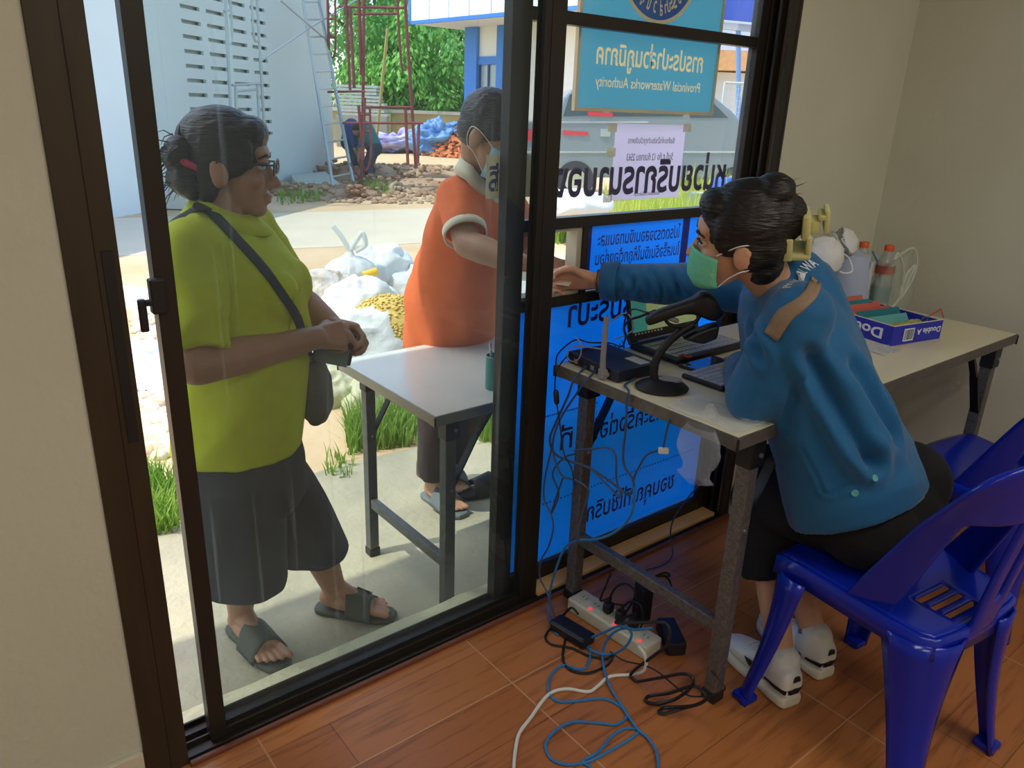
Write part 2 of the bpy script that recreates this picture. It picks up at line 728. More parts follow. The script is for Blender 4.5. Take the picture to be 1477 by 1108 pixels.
# ---- left sliding panel (inner track)
d1 = bpy.data.objects.new('door_1', None)
COL.objects.link(d1)
d1['kind'] = 'structure'
d1.location = (0.36, 1.516, 0)
fr = MB()
fr.box((0.360, 1.4995, 0.004), (0.3955, 1.533, DOOR_TOP - 0.01))
fr.box((1.281, 1.4995, 0.004), (1.347, 1.533, DOOR_TOP - 0.01))
fr.box((0.3955, 1.5005, 0.004), (1.281, 1.532, 0.024))
fr.box((0.3955, 1.5005, DOOR_TOP - 0.06), (1.281, 1.532, DOOR_TOP - 0.01))
fr.box((1.300, 1.4975, 0.004), (1.306, 1.4995, DOOR_TOP - 0.01))
obj('panel_frame', fr, M_frame2, d1, bevel=0.0015)
obj('gasket', MB().box((0.3955, 1.512, 0.024), (1.281, 1.5215, 0.034)).box((0.3955, 1.5125, 0.034), (0.3995, 1.521, 2.05)), M_rubber, d1)
obj('glass_pane', MB().box((0.3957, 1.5145, 0.028), (1.2808, 1.519, 2.06)), M_glass_l, d1)
lk = MB()
lk.rbox((0.346, 1.476, 1.035), (0.372, 1.4995, 1.10), 0.003)
lk.rbox((0.325, 1.477, 1.052), (0.350, 1.486, 1.064), 0.003)
lk.rbox((0.322, 1.474, 1.005), (0.336, 1.486, 1.066), 0.003)
obj('lock_handle', lk, M_rubber, d1)
# ---- right sliding panel (outer track)
d2 = bpy.data.objects.new('door_2', None)
COL.objects.link(d2)
d2['kind'] = 'structure'
d2.location = (1.22, 1.565, 0)
fr = MB()
ya, yb = 1.548, 1.582
fr.box((1.220, ya, 0.004), (1.281, yb, DOOR_TOP - 0.01))
fr.box((2.180, ya, 0.004), (2.221, yb, DOOR_TOP - 0.01))
for z0, z1 in ((0.004, 0.062), (0.897, 0.925), (1.113, 1.143), (1.615, 1.645), (DOOR_TOP - 0.06, DOOR_TOP - 0.01)):
    fr.box((1.281, ya + 0.0005, z0), (2.180, yb - 0.0005, z1))
fr.box((1.497, ya + 0.001, 0.925), (1.518, yb - 0.001, 1.113))
obj('panel_frame', fr, M_frame2, d2, bevel=0.0015)
hf = MB()
hf.box((1.479, 1.556, 0.926), (1.497, 1.600, 1.112))
hf.box((1.282, 1.556, 0.926), (1.479, 1.600, 0.936))
hf.box((1.282, 1.556, 1.104), (1.479, 1.600, 1.112))
obj('hatch_frame', hf, mat('mill_aluminium', C(196, 190, 168), 0.4, metal=0.4), d2)
obj('latch', MB().rbox((1.212, 1.534, 0.985), (1.232, 1.548, 1.005), 0.004), M_rubber, d2)
gp = MB()
for x0, z0, x1, z1 in ((1.281, 0.062, 2.18, 0.897), (1.518, 0.925, 2.18, 1.113), (1.281, 1.143, 2.18, 1.615), (1.281, 1.645, 2.18, 2.06)):
    gp.box((x0, 1.563, z0), (x1, 1.567, z1))
obj('glass_pane', gp, M_glass_r, d2)

# ---------------------------------------------------------------- unseen ceiling lamps above the frame, added to fill the room with light
M_tube = mat('fill_lamp_tube', (1, 1, 1, 1), 0.5, emit=(1.0, 0.97, 0.9, 1), estr=6.0)
M_fix = mat('fill_lamp_body', C(230, 230, 225), 0.5)
lp0 = None
for k, (x, y) in enumerate(((-0.9, -0.9), (1.5, -0.5), (-0.9, -2.3), (1.5, -2.1))):
    if lp0 is None:
        lp0 = thing('fill_lamp', 'white twin tube lamp added on the ceiling as unseen fill light', 'lamp', (x, y, ZC), 'added ceiling lamps')
        obj('fill_lamp_body', MB().rbox((x - 0.65, y - 0.09, ZC - 0.06), (x + 0.65, y + 0.09, ZC), 0.01), M_fix, lp0)
        for s in (-0.045, 0.045):
            obj('tube', MB().cyl((x - 0.6, y + s, ZC - 0.08), (x + 0.6, y + s, ZC - 0.08), 0.014), M_tube, lp0)
        o = lp0
    else:
        o = dup(lp0, (x, y, ZC))
    al = bpy.data.lights.new('fill_light', 'AREA')
    al.shape = 'RECTANGLE'
    al.size = 1.25
    al.size_y = 0.2
    al.energy = FILL_LAMP
    al.color = (1.0, 0.97, 0.91)
    ao = bpy.data.objects.new('fill_light', al)
    ao.location = (x, y, ZC - 0.11)
    COL.objects.link(ao)
# ---------------------------------------------------------------- outdoor ground and awning
M_ground = mat('dry_soil', C(196, 168, 128), 0.95, var=0.0, col2=C(214, 188, 150), vscale=1.2, bump=0.5, bscale=14)
struct('ground_soil', MB().box((-60, 1.61, G - 0.3), (160, 160, G - 0.012)), M_ground)
M_apron = mat('cement_apron', C(156, 152, 130), 0.9, col2=C(180, 174, 146), vscale=3.5, bump=0.35, bscale=30)
ap = MB()
rows = []
for i in range(61):
    x = -4 + i * 0.2
    e = 2.95 + 0.05 * noise.noise(V((x * 2.1, 0.3, 5))) + 0.02 * noise.noise(V((x * 9, 0.3, 5)))
    rows.append([V((x, 1.63, G)), V((x, e - 0.02, G)), V((x, e, G - 0.012)), V((x, e, G - 0.1)), V((x, 1.63, G - 0.1))])
ap.loft(rows)
struct('ground_apron', ap, M_apron)
M_awn = mat('awning_sheet', C(120, 124, 128), 0.6)
aw = MB().box((-6.0, 1.63, 2.60), (6.5, 2.50, 2.63))
struct('awning', aw, M_awn)
# ---------------------------------------------------------------- yard and buildings across the yard
def atd(px, py, D):
    """point on the line of sight at the forward distance D"""
    return CAM + ray(px, py) * (D / FOC)


def onplane(px, py, p0, n):
    d = ray(px, py)
    return CAM + d * ((V(p0) - CAM).dot(V(n)) / d.dot(V(n)))


IR = V((0.7832, -0.6207, 0)).normalized()       # a horizontal direction along which the far walls run
IF = V((0.6207, 0.7832, 0)).normalized()

M_white = mat('white_render', C(206, 216, 214), 0.85, var=0.025, vscale=0.8)
M_dado = mat('grey_dado_paint', C(176, 190, 194), 0.85, var=0.03, vscale=1.5)
A0 = V((7.65, 15.80, G))
B0 = V((3.08, 12.04, G))
AU = N(A0 - B0)
AN = V((AU.y, -AU.x, 0))
hb = thing('white_building', 'white building under construction with rows of ventilation slots in its wall', 'building', (5.4, 13.9, G))


def cells(xs, zs, hole, o, u, name, m, parent, depth, n):
    """wall sheet with openings: grid lines xs along u from o, zs upright; hole(i, j) leaves a cell out"""
    mb = MB()
    for x in xs:
        for z in zs:
            mb.v.append(tuple(o + u * x + V((0, 0, z))))
    k = len(zs)
    for i in range(len(xs) - 1):
        for j in range(len(zs) - 1):
            if not hole(i, j):
                mb.f.append((i * k + j, (i + 1) * k + j, (i + 1) * k + j + 1, i * k + j + 1))
    ob = obj(name, mb, m, parent)
    md = ob.modifiers.new('solid', 'SOLIDIFY')
    md.thickness = depth
    md.offset = -1 if N(mb_normal(mb)).dot(n) > 0 else 1
    return ob


def mb_normal(mb):
    a, b, c = (V(mb.v[i]) for i in mb.f[0][:3])
    return (b - a).cross(c - a)


# slots: four columns, many rows
p1 = onplane(255, 8, A0, AN)
p2 = onplane(283, 8, A0, AN)
p3 = onplane(292, 8, A0, AN)
q1 = onplane(290, 125, A0, AN)
q2 = onplane(290, 145, A0, AN)
pitch = (p3 - p1).dot(AU) * 1.0
wid = (p2 - p1).dot(AU)
s0 = (p1 - A0).dot(AU)
rowp = q1.z - q2.z
xs = [-16.0]
for k in range(4):
    xs += [s0 + k * pitch, s0 + k * pitch + wid]
xs += [0.0]
zt = q1.z
zs = [G]
rows = []
z = zt - rowp * 3
while z < 3.4:
    zs += [z, z + rowp * 0.27]
    z += rowp
zs += [3.85]
cells(xs, zs, lambda i, j: i % 2 == 1 and 0 < i < 9 and j % 2 == 1 and j < len(zs) - 2, A0, AU, 'front_wall', M_white, hb, 0.05, AN)
bk = MB()
for d0, d1, x0, x1 in ((0.055, 0.3, -16, 0), (0.0, 6.0, -0.02, 0.0)):
    a, b = A0 + AU * x0, A0 + AU * x1
    o = -AN
    v = [a + o * d0, b + o * d0, b + o * d1, a + o * d1]
    bk.add(v + [p + V((0, 0, 3.95)) for p in v], [(0, 1, 2, 3), (4, 5, 6, 7), (0, 1, 5, 4), (1, 2, 6, 5), (2, 3, 7, 6), (3, 0, 4, 7)])
obj('inner_wall', bk, M_white, hb)
da = MB()
a, b = A0 - AU * 6.2, A0 + AU * 0.02
zd = onplane(395, 195, A0, AN).z
v = [a, b, b + AN * 0.03, a + AN * 0.03]
da.add([p + V((0, 0, 0)) for p in v] + [V((p.x, p.y, zd)) for p in v], [(0, 1, 2, 3), (4, 5, 6, 7), (0, 1, 5, 4), (1, 2, 6, 5), (2, 3, 7, 6), (3, 0, 4, 7)])
obj('dado', da, M_dado, hb)
# steps
sp = thing('porch_steps', 'pale rendered steps leading up to the white building', 'steps', atd(190, 280, 11.2))
D0 = 11.0
zs_ = [(0.07, 11.0), (0.217, 11.3), (0.362, 11.6), (0.56, 11.9)]
for k, (z, D) in enumerate(zs_):
    c = atd(190, 280, D)
    c.z = G
    a = c - IR * 2.6
    b = c + IR * 0.78
    mb = MB()
    v = [a, b, b + IF * (1.2 if k == 3 else 0.6), a + IF * (1.2 if k == 3 else 0.6)]
    mb.add(v + [V((p.x, p.y, z)) for p in v], [(0, 1, 2, 3), (4, 5, 6, 7), (0, 1, 5, 4), (1, 2, 6, 5), (2, 3, 7, 6), (3, 0, 4, 7)])
    obj('step', mb, mat('step_render', C(212, 210, 200), 0.85, var=0.04), sp, bevel=0.01)


def crumple(c, r, amp, seed, m, name, label, cat, group=None, flat=0.0, voxel=0.03, fr=6.0):
    """a heap-shaped crumpled thing"""
    mb = MB().ell((0, 0, 0), r, n=32, m=20)
    me = mb.mesh(name)
    bm = bmesh.new()
    bm.from_mesh(me)
    bmesh.ops.subdivide_edges(bm, edges=bm.edges[:], cuts=1, use_grid_fill=True)
    bm.to_mesh(me)
    bm.free()
    sv = V((seed * 3.1, seed * 1.7, seed))
    mx = max(r)
    for v in me.vertices:
        d = N(v.co)
        q = v.co / mx * fr * 0.5
        f = noise.noise(q + sv) * 0.9 + (0.3 - abs(noise.noise(q * 1.7 + sv)) * 1.3) * 0.8 + 0.10 * noise.noise(q * 5 + sv)
        v.co += d * amp * f
        if v.co.z < -r[2] * (1 - flat):
            v.co.z = -r[2] * (1 - flat)
        v.co += V(c)
    me.materials.clear()
    o = obj(name, me, m, None, smooth='all')
    tag(o, label, cat, group)
    return o


# tarpaulins, bricks
M_tarpw = mat('white_purple_tarp', C(212, 206, 220), 0.6, col2=C(132, 122, 196), vscale=2.2, bump=0.4, bscale=8)
M_tarpb = mat('blue_tarp', C(72, 128, 198), 0.55, col2=C(130, 178, 226), vscale=2.0, bump=0.4, bscale=6)
c = atd(172, 196, 13.2)
crumple(c, (0.85, 0.6, 0.40), 0.22, 3, M_tarpw, 'tarpaulin', 'pale purple tarpaulin heaped on the porch by the door gap', 'tarpaulin')
c = atd(578, 206, 25.5)
crumple(c, (1.7, 0.6, 0.28), 0.34, 5, M_tarpw, 'tarpaulin', 'white and purple tarpaulin spread out before the boundary wall', 'tarpaulin', fr=12)
c = atd(633, 204, 25.0)
crumple(c, (0.95, 0.7, 0.62), 0.3, 8, M_tarpb, 'tarpaulin', 'blue tarpaulin bunched up beside the heap of bricks', 'tarpaulin', fr=9)
M_brick = mat('orange_brick', C(206, 130, 84), 0.9, var=0.2, vscale=3)
rnd = random.Random(4)


def bricks(c, rx, ry, rz, n, size):
    mb = MB()
    for k in range(n):
        a, q = rnd.uniform(0, 2 * PI), math.sqrt(rnd.random())
        h = rz * (1 - q) * rnd.random() ** 0.4
        p = c + IR * (rx * q * math.cos(a)) + IF * (ry * q * math.sin(a)) + V((0, 0, h))
        M = Matrix.Translation(p) @ Matrix.Rotation(rnd.uniform(0, PI), 4, 'Z') @ Matrix.Rotation(rnd.uniform(-0.6, 0.6), 4, 'X') @ Matrix.Rotation(rnd.uniform(-0.6, 0.6), 4, 'Y')
        s = size
        mb.box((-s, -s * 0.42, -s * 0.35), (s, s * 0.42, s * 0.35), M)
    return mb


c = atd(672, 222, 25.0)
o = obj('brick_rubble', bricks(V((c.x, c.y, G)), 1.5, 1.2, 1.15, 700, 0.10), M_brick)
tag(o, 'heap of broken orange bricks at the corner of the blue and white building', 'rubble', kind='stuff')

# boundary wall
M_bw = mat('mossy_wall', C(158, 140, 106), 0.95, col2=C(196, 178, 122), vscale=0.7, bump=0.3, bscale=10)
c = atd(580, 205, 30.0)
c.z = G
a, b = c - IR * 7, c + IR * 4.5
bw = MB()
v = [a, b, b + IF * 0.2, a + IF * 0.2]
bw.add(v + [V((p.x, p.y, 1.02)) for p in v], [(0, 1, 2, 3), (4, 5, 6, 7), (0, 1, 5, 4), (1, 2, 6, 5), (2, 3, 7, 6), (3, 0, 4, 7)])
t = thing('boundary_wall', 'low mossy boundary wall with pale coping in front of the trees', 'wall', c)
obj('wall_body', bw, M_bw, t)
cp = MB()
v = [a - IF * 0.08, b - IF * 0.08, b + IF * 0.3, a + IF * 0.3]
cp.add([V((p.x, p.y, 1.02)) for p in v] + [V((p.x, p.y, 1.14)) for p in v], [(0, 1, 2, 3), (4, 5, 6, 7), (0, 1, 5, 4), (1, 2, 6, 5), (2, 3, 7, 6), (3, 0, 4, 7)])
obj('coping', cp, mat('pale_cement', C(196, 192, 178), 0.9), t)
yb_ = MB()
p = atd(543, 190, 29.6)
v = [V((p.x, p.y, G)) - IR * 0.6, V((p.x, p.y, G)) + IR * 0.55, V((p.x, p.y, G)) + IR * 0.55 - IF * 0.06, V((p.x, p.y, G)) - IR * 0.6 - IF * 0.06]
yb_.add(v + [V((q.x, q.y, 0.95)) for q in v], [(0, 1, 2, 3), (4, 5, 6, 7), (0, 1, 5, 4), (1, 2, 6, 5), (2, 3, 7, 6), (3, 0, 4, 7)])
tag(obj('board_panel', yb_, mat('yellow_board', C(222, 192, 112), 0.8, var=0.05)), 'yellowish board panel leaning on the boundary wall', 'board')
# stack of sheets
t = None
c = atd(520, 145, 27.0)
for k in range(9):
    jx = rnd.uniform(-0.12, 0.12)
    mb = MB()
    z = c.z - 0.5 + k * 0.115
    p = c + IR * jx
    v = [p - IR * 0.85, p + IR * 0.85 - IR * 0.04 * k, p + IR * 0.85 + IF * 0.8 - IR * 0.04 * k, p - IR * 0.85 + IF * 0.8]
    mb.add([V((q.x, q.y, z)) for q in v] + [V((q.x, q.y, z + 0.085)) for q in v], [(0, 1, 2, 3), (4, 5, 6, 7), (0, 1, 5, 4), (1, 2, 6, 5), (2, 3, 7, 6), (3, 0, 4, 7)])
    o = obj('cement_sheet', mb, mat('grey_cement_sheet', C(176, 182, 178), 0.9, var=0.1))
    tag(o, 'grey cement sheet in the stack behind the red scaffold', 'sheet', 'stacked cement sheets')
mb = MB()
p = V((c.x, c.y, G))
v = [p - IR * 0.9, p + IR * 0.9, p + IR * 0.9 + IF * 0.8, p - IR * 0.9 + IF * 0.8]
mb.add(v + [V((q.x, q.y, c.z - 0.5)) for q in v], [(0, 1, 2, 3), (4, 5, 6, 7), (0, 1, 5, 4), (1, 2, 6, 5), (2, 3, 7, 6), (3, 0, 4, 7)])
tag(obj('block_plinth', mb, mat('plinth_block', C(150, 150, 136), 0.9)), 'plain block plinth under the stack of cement sheets', 'plinth')

# trees
M_leafs = [mat('leaf_green', C(104, 180, 66), 0.55, col2=C(150, 206, 96), vscale=1.1, translucent=0.35),
           mat('leaf_deep_green', C(70, 150, 66), 0.55, col2=C(120, 186, 88), vscale=1.1, translucent=0.35),
           mat('leaf_blue_green', C(74, 150, 112), 0.55, col2=C(116, 180, 112), vscale=1.1, translucent=0.35)]
M_bark = mat('bark', C(92, 76, 58), 0.95, var=0.2, bump=0.5)


def tree(px, D, h, rad, n, ml, label, seed, leaf=0.24, clusters=60):
    r = random.Random(seed)
    c = atd(px, 190, D)
    base = V((c.x, c.y, G))
    t = thing('tree', label, 'tree', base, 'trees behind the boundary wall')
    tr = MB().tube([base, base + V((0.1, 0.05, h * 0.4)), base + V((-0.1, 0.1, h * 0.8))], [0.2, 0.15, 0.06])
    for k in range(6):
        a = k * 1.1 + seed
        q = base + V((0, 0, h * (0.3 + 0.08 * k)))
        tr.tube([q, q + V((math.cos(a), math.sin(a), 0.6)) * rad * 0.5], [0.07, 0.03], n=6)
    obj('trunk', tr, M_bark, t, smooth=True)
    mb = MB()
    for k in range(clusters):
        d = V((r.gauss(0, 1), r.gauss(0, 1), r.gauss(0, 1)))
        d.normalize()
        q = base + V((0, 0, h * 0.52)) + V((d.x * rad, d.y * rad, d.z * h * 0.5)) * (0.55 + 0.42 * r.random())
        cr = rad * r.uniform(0.2, 0.36)
        for i in range(n // clusters):
            e = V((r.gauss(0, 1), r.gauss(0, 1), r.gauss(0, 1)))
            e.normalize()
            p = q + e * cr * (0.6 + 0.4 * r.random())
            # drooping pointed leaf
            l = leaf * r.uniform(0.7, 1.3)
            dn = N(V((e.x * 0.7 + r.gauss(0, .3), e.y * 0.7 + r.gauss(0, .3), -0.75 + r.gauss(0, .25))))
            sd = N(dn.cross(e + V((0.01, 0.02, 0.03)))) * l * 0.22
            mb.add([p, p + dn * l * 0.45 + sd, p + dn * l, p + dn * l * 0.45 - sd], [(0, 1, 2, 3)])
    obj('foliage', mb, ml, t)
    return t


tree(505, 33, 9.5, 3.0, 7000, M_leafs[1], 'tall deep green tree behind the red scaffold frames', 1)
tree(560, 36, 10.5, 3.4, 7000, M_leafs[2], 'tall bluish green tree at the back of the row', 2)
tree(600, 32, 5.6, 3.0, 9000, M_leafs[0], 'rounded bright green mango tree behind the boundary wall', 3)
tree(665, 33, 6.0, 3.2, 9000, M_leafs[1], 'leafy tree close beside the blue and white building', 4)
tree(545, 31, 3.6, 1.6, 2500, M_leafs[0], 'small bright green bush tree by the yellowish board', 5)

# ---- blue and white building on the right
M_bw2 = mat('pale_render', C(222, 222, 214), 0.85, var=0.02)
M_bluep = mat('sky_blue_paint', C(46, 120, 204), 0.6, var=0.05)
M_fas = mat('white_fascia_panel', C(226, 232, 234), 0.5)
M_win = mat('window_pane', C(150, 168, 172), 0.15)
P0 = atd(592, 36, 24.0)
P1 = atd(738, 24, 20.6)
P1.z = P0.z
BU = N(P1 - P0)
BNn = V((BU.y, -BU.x, 0))
if BNn.dot(CAM - P0) < 0:
    BNn = -BNn
bb_ = thing('office_building', 'white building with sky blue columns and a panelled white fascia', 'building', V((P0.x, P0.y, G)))


def slab(o, u, x0, x1, z0, z1, d0, d1, n):
    """box along u from o, upright z0..z1, depth d0..d1 towards n"""
    o = V((o.x, o.y, 0))
    v = [o + u * x0 + n * d0, o + u * x1 + n * d0, o + u * x1 + n * d1, o + u * x0 + n * d1]
    return [V((p.x, p.y, z0)) for p in v] + [V((p.x, p.y, z1)) for p in v], [(0, 1, 2, 3), (4, 5, 6, 7), (0, 1, 5, 4), (1, 2, 6, 5), (2, 3, 7, 6), (3, 0, 4, 7)]


fz = P0.z
for k in range(9):
    obj('fascia_panel', MB().add(*slab(P0, BU, 0.12 + k * 0.98, 0.12 + k * 0.98 + 0.95, fz + 0.10, fz + 2.2, 0, 0.05, BNn)), M_fas, bb_)
fb = MB()
fb.add(*slab(P0, BU, 0, 9.2, fz, fz + 0.10, -0.02, 0.07, BNn))
fb.add(*slab(P0, BU, 0, 0.12, fz, fz + 2.2, -0.02, 0.07, BNn))
fb.add(*slab(P0, BU, 0.1, 9.2, fz + 0.05, fz + 2.2, -0.02, -0.005, BNn))
obj('fascia_trim', fb, M_bluep, bb_)
obj('soffit', MB().add(*slab(P0, BU, 0.05, 9.2, fz + 0.02, fz + 0.08, -3.0, -0.03, BNn)), mat('soffit_board', C(214, 214, 206), 0.8), bb_)
# wall set back under the eave
wo = P0 - BNn * 1.6
wb = onplane(676, 150, wo, BNn)
s_ = (wb - wo).dot(BU)
w1 = (onplane(690, 150, wo, BNn) - wo).dot(BU)
w2 = (onplane(716, 150, wo, BNn) - wo).dot(BU)
w3 = (onplane(728, 150, wo, BNn) - wo).dot(BU)
wend = (onplane(960, 150, wo, BNn) - wo).dot(BU)
obj('wall_body', MB().add(*slab(wo, BU, w3, wend, G, fz + 0.05, -0.2, 0, BNn)).add(*slab(wo, BU, s_, w3, 2.75, fz + 0.05, -0.2, 0, BNn)).add(*slab(wo, BU, s_, w3, G, 0.9, -0.2, 0, BNn)), M_bw2, bb_)
cl = MB()
cl.add(*slab(wo, BU, s_ - 0.1, w1, G, fz + 0.03, -0.2, 0.12, BNn))
obj('column', cl, M_bluep, bb_)
cl = MB()
cl.add(*slab(wo, BU, w2, w3, G, fz + 0.03, -0.1, 0.06, BNn))
obj('column', cl, M_bluep, bb_)
cl = MB()
cl.add(*slab(wo, BU, w1, w2, 2.62, 2.85, -0.1, 0.05, BNn))
obj('lintel', cl, M_bluep, bb_)
obj('window_sill', MB().add(*slab(wo, BU, w1, w2, 0.8, 0.95, -0.1, 0.05, BNn)), M_bluep, bb_)
wn = obj('window', MB().add(*slab(wo, BU, w1, w2, 0.95, 2.62, -0.08, -0.05, BNn)), M_win, bb_)
mu = MB()
xm = (w1 + w2) / 2
mu.add(*slab(wo, BU, xm - 0.03, xm + 0.03, 0.95, 2.62, -0.05, 0.0, BNn))
mu.add(*slab(wo, BU, w1, w2, 1.78, 1.86, -0.05, 0.0, BNn))
mu.add(*slab(wo, BU, w1, w1 + 0.05, 0.95, 2.62, -0.05, 0.0, BNn))
obj('window_bars', mu, mat('navy_bar', C(40, 70, 130), 0.6), wn)

# ---------------------------------------------------------------- scaffolds and ladder
M_sw = mat('galvanised_tube', C(168, 178, 180), 0.4, metal=0.5)
M_sr = mat('red_oxide_tube', C(128, 62, 60), 0.7, var=0.2, vscale=3)
sc_o = A0 + AN * 0.9


def pxs(pts, o, n):
    return [onplane(x, y, o, n) for x, y in pts]


def frame_set(name, label, o, n, lines, m, r, cat='scaffold'):
    b = onplane(lines[0][-1][0], lines[0][-1][1], o, n)
    t = thing(name, label, cat, V((b.x, b.y, G)))
    for kind, l in lines_kind(lines):
        p = pxs(l, o, n)
        obj(kind, MB().tube(spline(p, 5) if len(p) > 2 else p, r if kind == 'post' else r * 0.75, n=8), m, t, smooth=True)
    return t


def lines_kind(lines):
    for l in lines:
        dx, dy = abs(l[0][0] - l[-1][0]), abs(l[0][1] - l[-1][1])
        yield ('post' if dy > dx * 3 and len(l) == 2 else ('rail' if dx > dy * 3 else 'brace')), l


c1 = 1 / 2.954
W1 = [[(322, -60), (338.5, 268)], [(367, -60), (386, 262)],
      [(329, -40), (335, 48), (329, 66)], [(361, -40), (366, 50), (373, 60)],
      [(335, 123), (379, 120)], [(340, 132), (373, 129)], [(340, 125), (344, 262)], [(372, 122), (377, 258)], [(323, 16), (330, 15)]]
frame_set('scaffold', 'grey steel scaffold frame standing against the slotted white wall', sc_o, AN, W1, M_sw, 0.024)
t = frame_set('scaffold_brace', 'grey crossed scaffold braces between the frame and the ladder', A0 + AN * 0.85, AN, [[(376, 88), (450, 38)], [(404, 0), (492, 76)], [(450, 38), (520, -4)]], M_sw, 0.02)
L0 = A0 + AN * 0.35 + AU * 0.1
ld = thing('ladder', 'long aluminium ladder leaning beside the red scaffold frames', 'ladder', atd(494, 270, 15.0))
La, Lb = onplane(480, 268, A0 + AN * 1.5, AN), onplane(430, -40, A0 + AN * 0.5, AN)
Ra, Rb = onplane(509, 262, A0 + AN * 1.5, AN), onplane(452, -40, A0 + AN * 0.5, AN)
M_al = mat('ladder_aluminium', C(176, 186, 186), 0.35, metal=0.5)
obj('stile', MB().bar(La, Lb, 0.035, 0.07), M_al, ld)
obj('stile', MB().bar(Ra, Rb, 0.035, 0.07), M_al, ld)
for k in range(12):
    q = 0.04 + k * 0.082
    obj('rung', MB().tube([La.lerp(Lb, q), Ra.lerp(Rb, q)], 0.017, n=8), M_al, ld)
c4 = lambda x, y: (440 + x / 3.6925, y / 3.6925)
RD = atd(560, 270, 15.5)
R1 = [[c4(315, -150), c4(305, 1000)], [c4(522, -150), c4(590, 890)], [c4(488, -60), c4(512, 330), c4(540, 372)],
      [c4(180, 35), c4(525, 42)], [c4(260, 75), c4(500, 72)], [c4(320, 490), c4(560, 575)][:0] or [c4(320, 572), c4(570, 572)], [c4(285, -40), c4(300, 400)], [c4(240, 40), c4(262, 470)]]
frame_set('scaffold', 'tall red oxide scaffold frame in front of the green trees', RD, IF, R1, M_sr, 0.032)
R2 = [[c4(118, -120), c4(128, 300)], [c4(158, -120), c4(162, 250), c4(140, 306), c4(126, 250)], [c4(116, 100), c4(160, 100)], [c4(118, 200), c4(160, 200)],
      [c4(215, -60), c4(240, 480)], [c4(120, 490), c4(320, 486)]]
frame_set('scaffold', 'narrow red scaffold frame next to the top of the ladder', RD - IF * 0.8, IF, R2, M_sr, 0.026)
R3 = [[c4(285, 560), c4(312, 850)], [c4(345, 570), c4(350, 830), c4(322, 910), c4(300, 840)], [c4(318, 520), c4(300, 990)], [c4(200, 655), c4(630, 656)], [c4(535, 580), c4(548, 880)], [c4(606, 660), c4(600, 870)],
      [c4(288, 610), c4(345, 610)], [c4(290, 700), c4(350, 700)], [c4(240, 870), c4(300, 960)]]
frame_set('scaffold', 'low red scaffold frame laid with pipes around the crouching workers', RD - IF * 1.4, IF, R3, M_sr, 0.028)
bp_ = pxs([c4(440, 150), c4(396, 590)], RD + IF * 3, IF)
tag(obj('bamboo_pole', MB().tube([bp_[0], bp_[1] + (bp_[1] - bp_[0]) * ((bp_[1].z - G) / (bp_[0].z - bp_[1].z))], 0.035), mat('bamboo', C(176, 156, 92), 0.7)), 'thin bamboo pole leaning in front of the trees', 'pole')
# ---------------------------------------------------------------- pickup, car port, fence
M_truck = mat('dark_grey_car_paint', C(130, 140, 142), 0.3, metal=0.3, coat=0.4)
M_tglass = mat('car_window', C(60, 78, 84), 0.08)
M_red = mat('red_lens', C(206, 40, 52), 0.3)
M_chrome = mat('chrome_strip', C(210, 212, 212), 0.2, metal=0.8)
M_tyre = mat('tyre', C(34, 34, 36), 0.85)
TD = 14.0
to = atd(900, 240, TD)
to.z = 0


def tpx(x, y):
    p = onplane(x, y, to, IF)
    return ((p - to).dot(IR), p.z)


tk = thing('pickup_truck', 'dark grey covered pickup parked beyond the sign and paper notice', 'truck', V((to.x, to.y, G)))
out = [tpx(*p) for p in ((752, 254), (752, 176), (800, 172), (812, 140), (826, 127), (880, 120), (1000, 126), (1030, 139), (1056, 160), (1075, 180), (1130, 190), (1150, 214), (1150, 262))]
body = MB().prism(out, to - IF * 0.0, IR, ZO, IF * 1.7)
obj('body', body, M_truck, tk, bevel=0.05)
for a in (((880, 132), (985, 136), (985, 168), (880, 168)), ((995, 137), (1026, 146), (1050, 170), (995, 170)), ((822, 136), (868, 130), (868, 166), (812, 168))):
    pl = [tpx(*p) for p in a]
    obj('side_window', MB().prism(pl, to - IF * 0.012, IR, ZO, IF * 0.01), M_tglass, tk)
tr_ = MB()
for x0, x1, y in ((756, 935, 175), (756, 1070, 218)):
    pl = [tpx(x0, y), tpx(x1, y), tpx(x1, y + 2.5), tpx(x0, y + 2.5)]
    obj('trim_strip', MB().prism(pl, to - IF * 0.02, IR, ZO, IF * 0.02), M_chrome, tk)
for a in (((812, 188), (848, 190), (848, 195), (812, 194)), ((848, 161), (884, 163), (884, 168), (848, 167)), ((756, 186), (806, 186), (800, 200), (756, 204))):
    obj('red_reflector', MB().prism([tpx(*p) for p in a], to - IF * 0.025, IR, ZO, IF * 0.02), M_red, tk)
obj('lamp_lens', MB().prism([tpx(*p) for p in ((866, 186), (880, 186), (880, 197), (866, 197))], to - IF * 0.03, IR, ZO, IF * 0.03), M_chrome, tk)
for x in (830, 1060):
    u, z = tpx(x, 252)
    c = to + IR * u
    w = obj('wheel', MB().cyl(V((c.x, c.y, G + 0.34)) - IF * 0.03, V((c.x, c.y, G + 0.34)) + IF * 0.2, 0.34, n=28), M_tyre, tk, smooth=True)
    obj('hub', MB().cyl(V((c.x, c.y, G + 0.34)) - IF * 0.04, V((c.x, c.y, G + 0.34)) - IF * 0.02, 0.2, n=20), M_chrome, w)
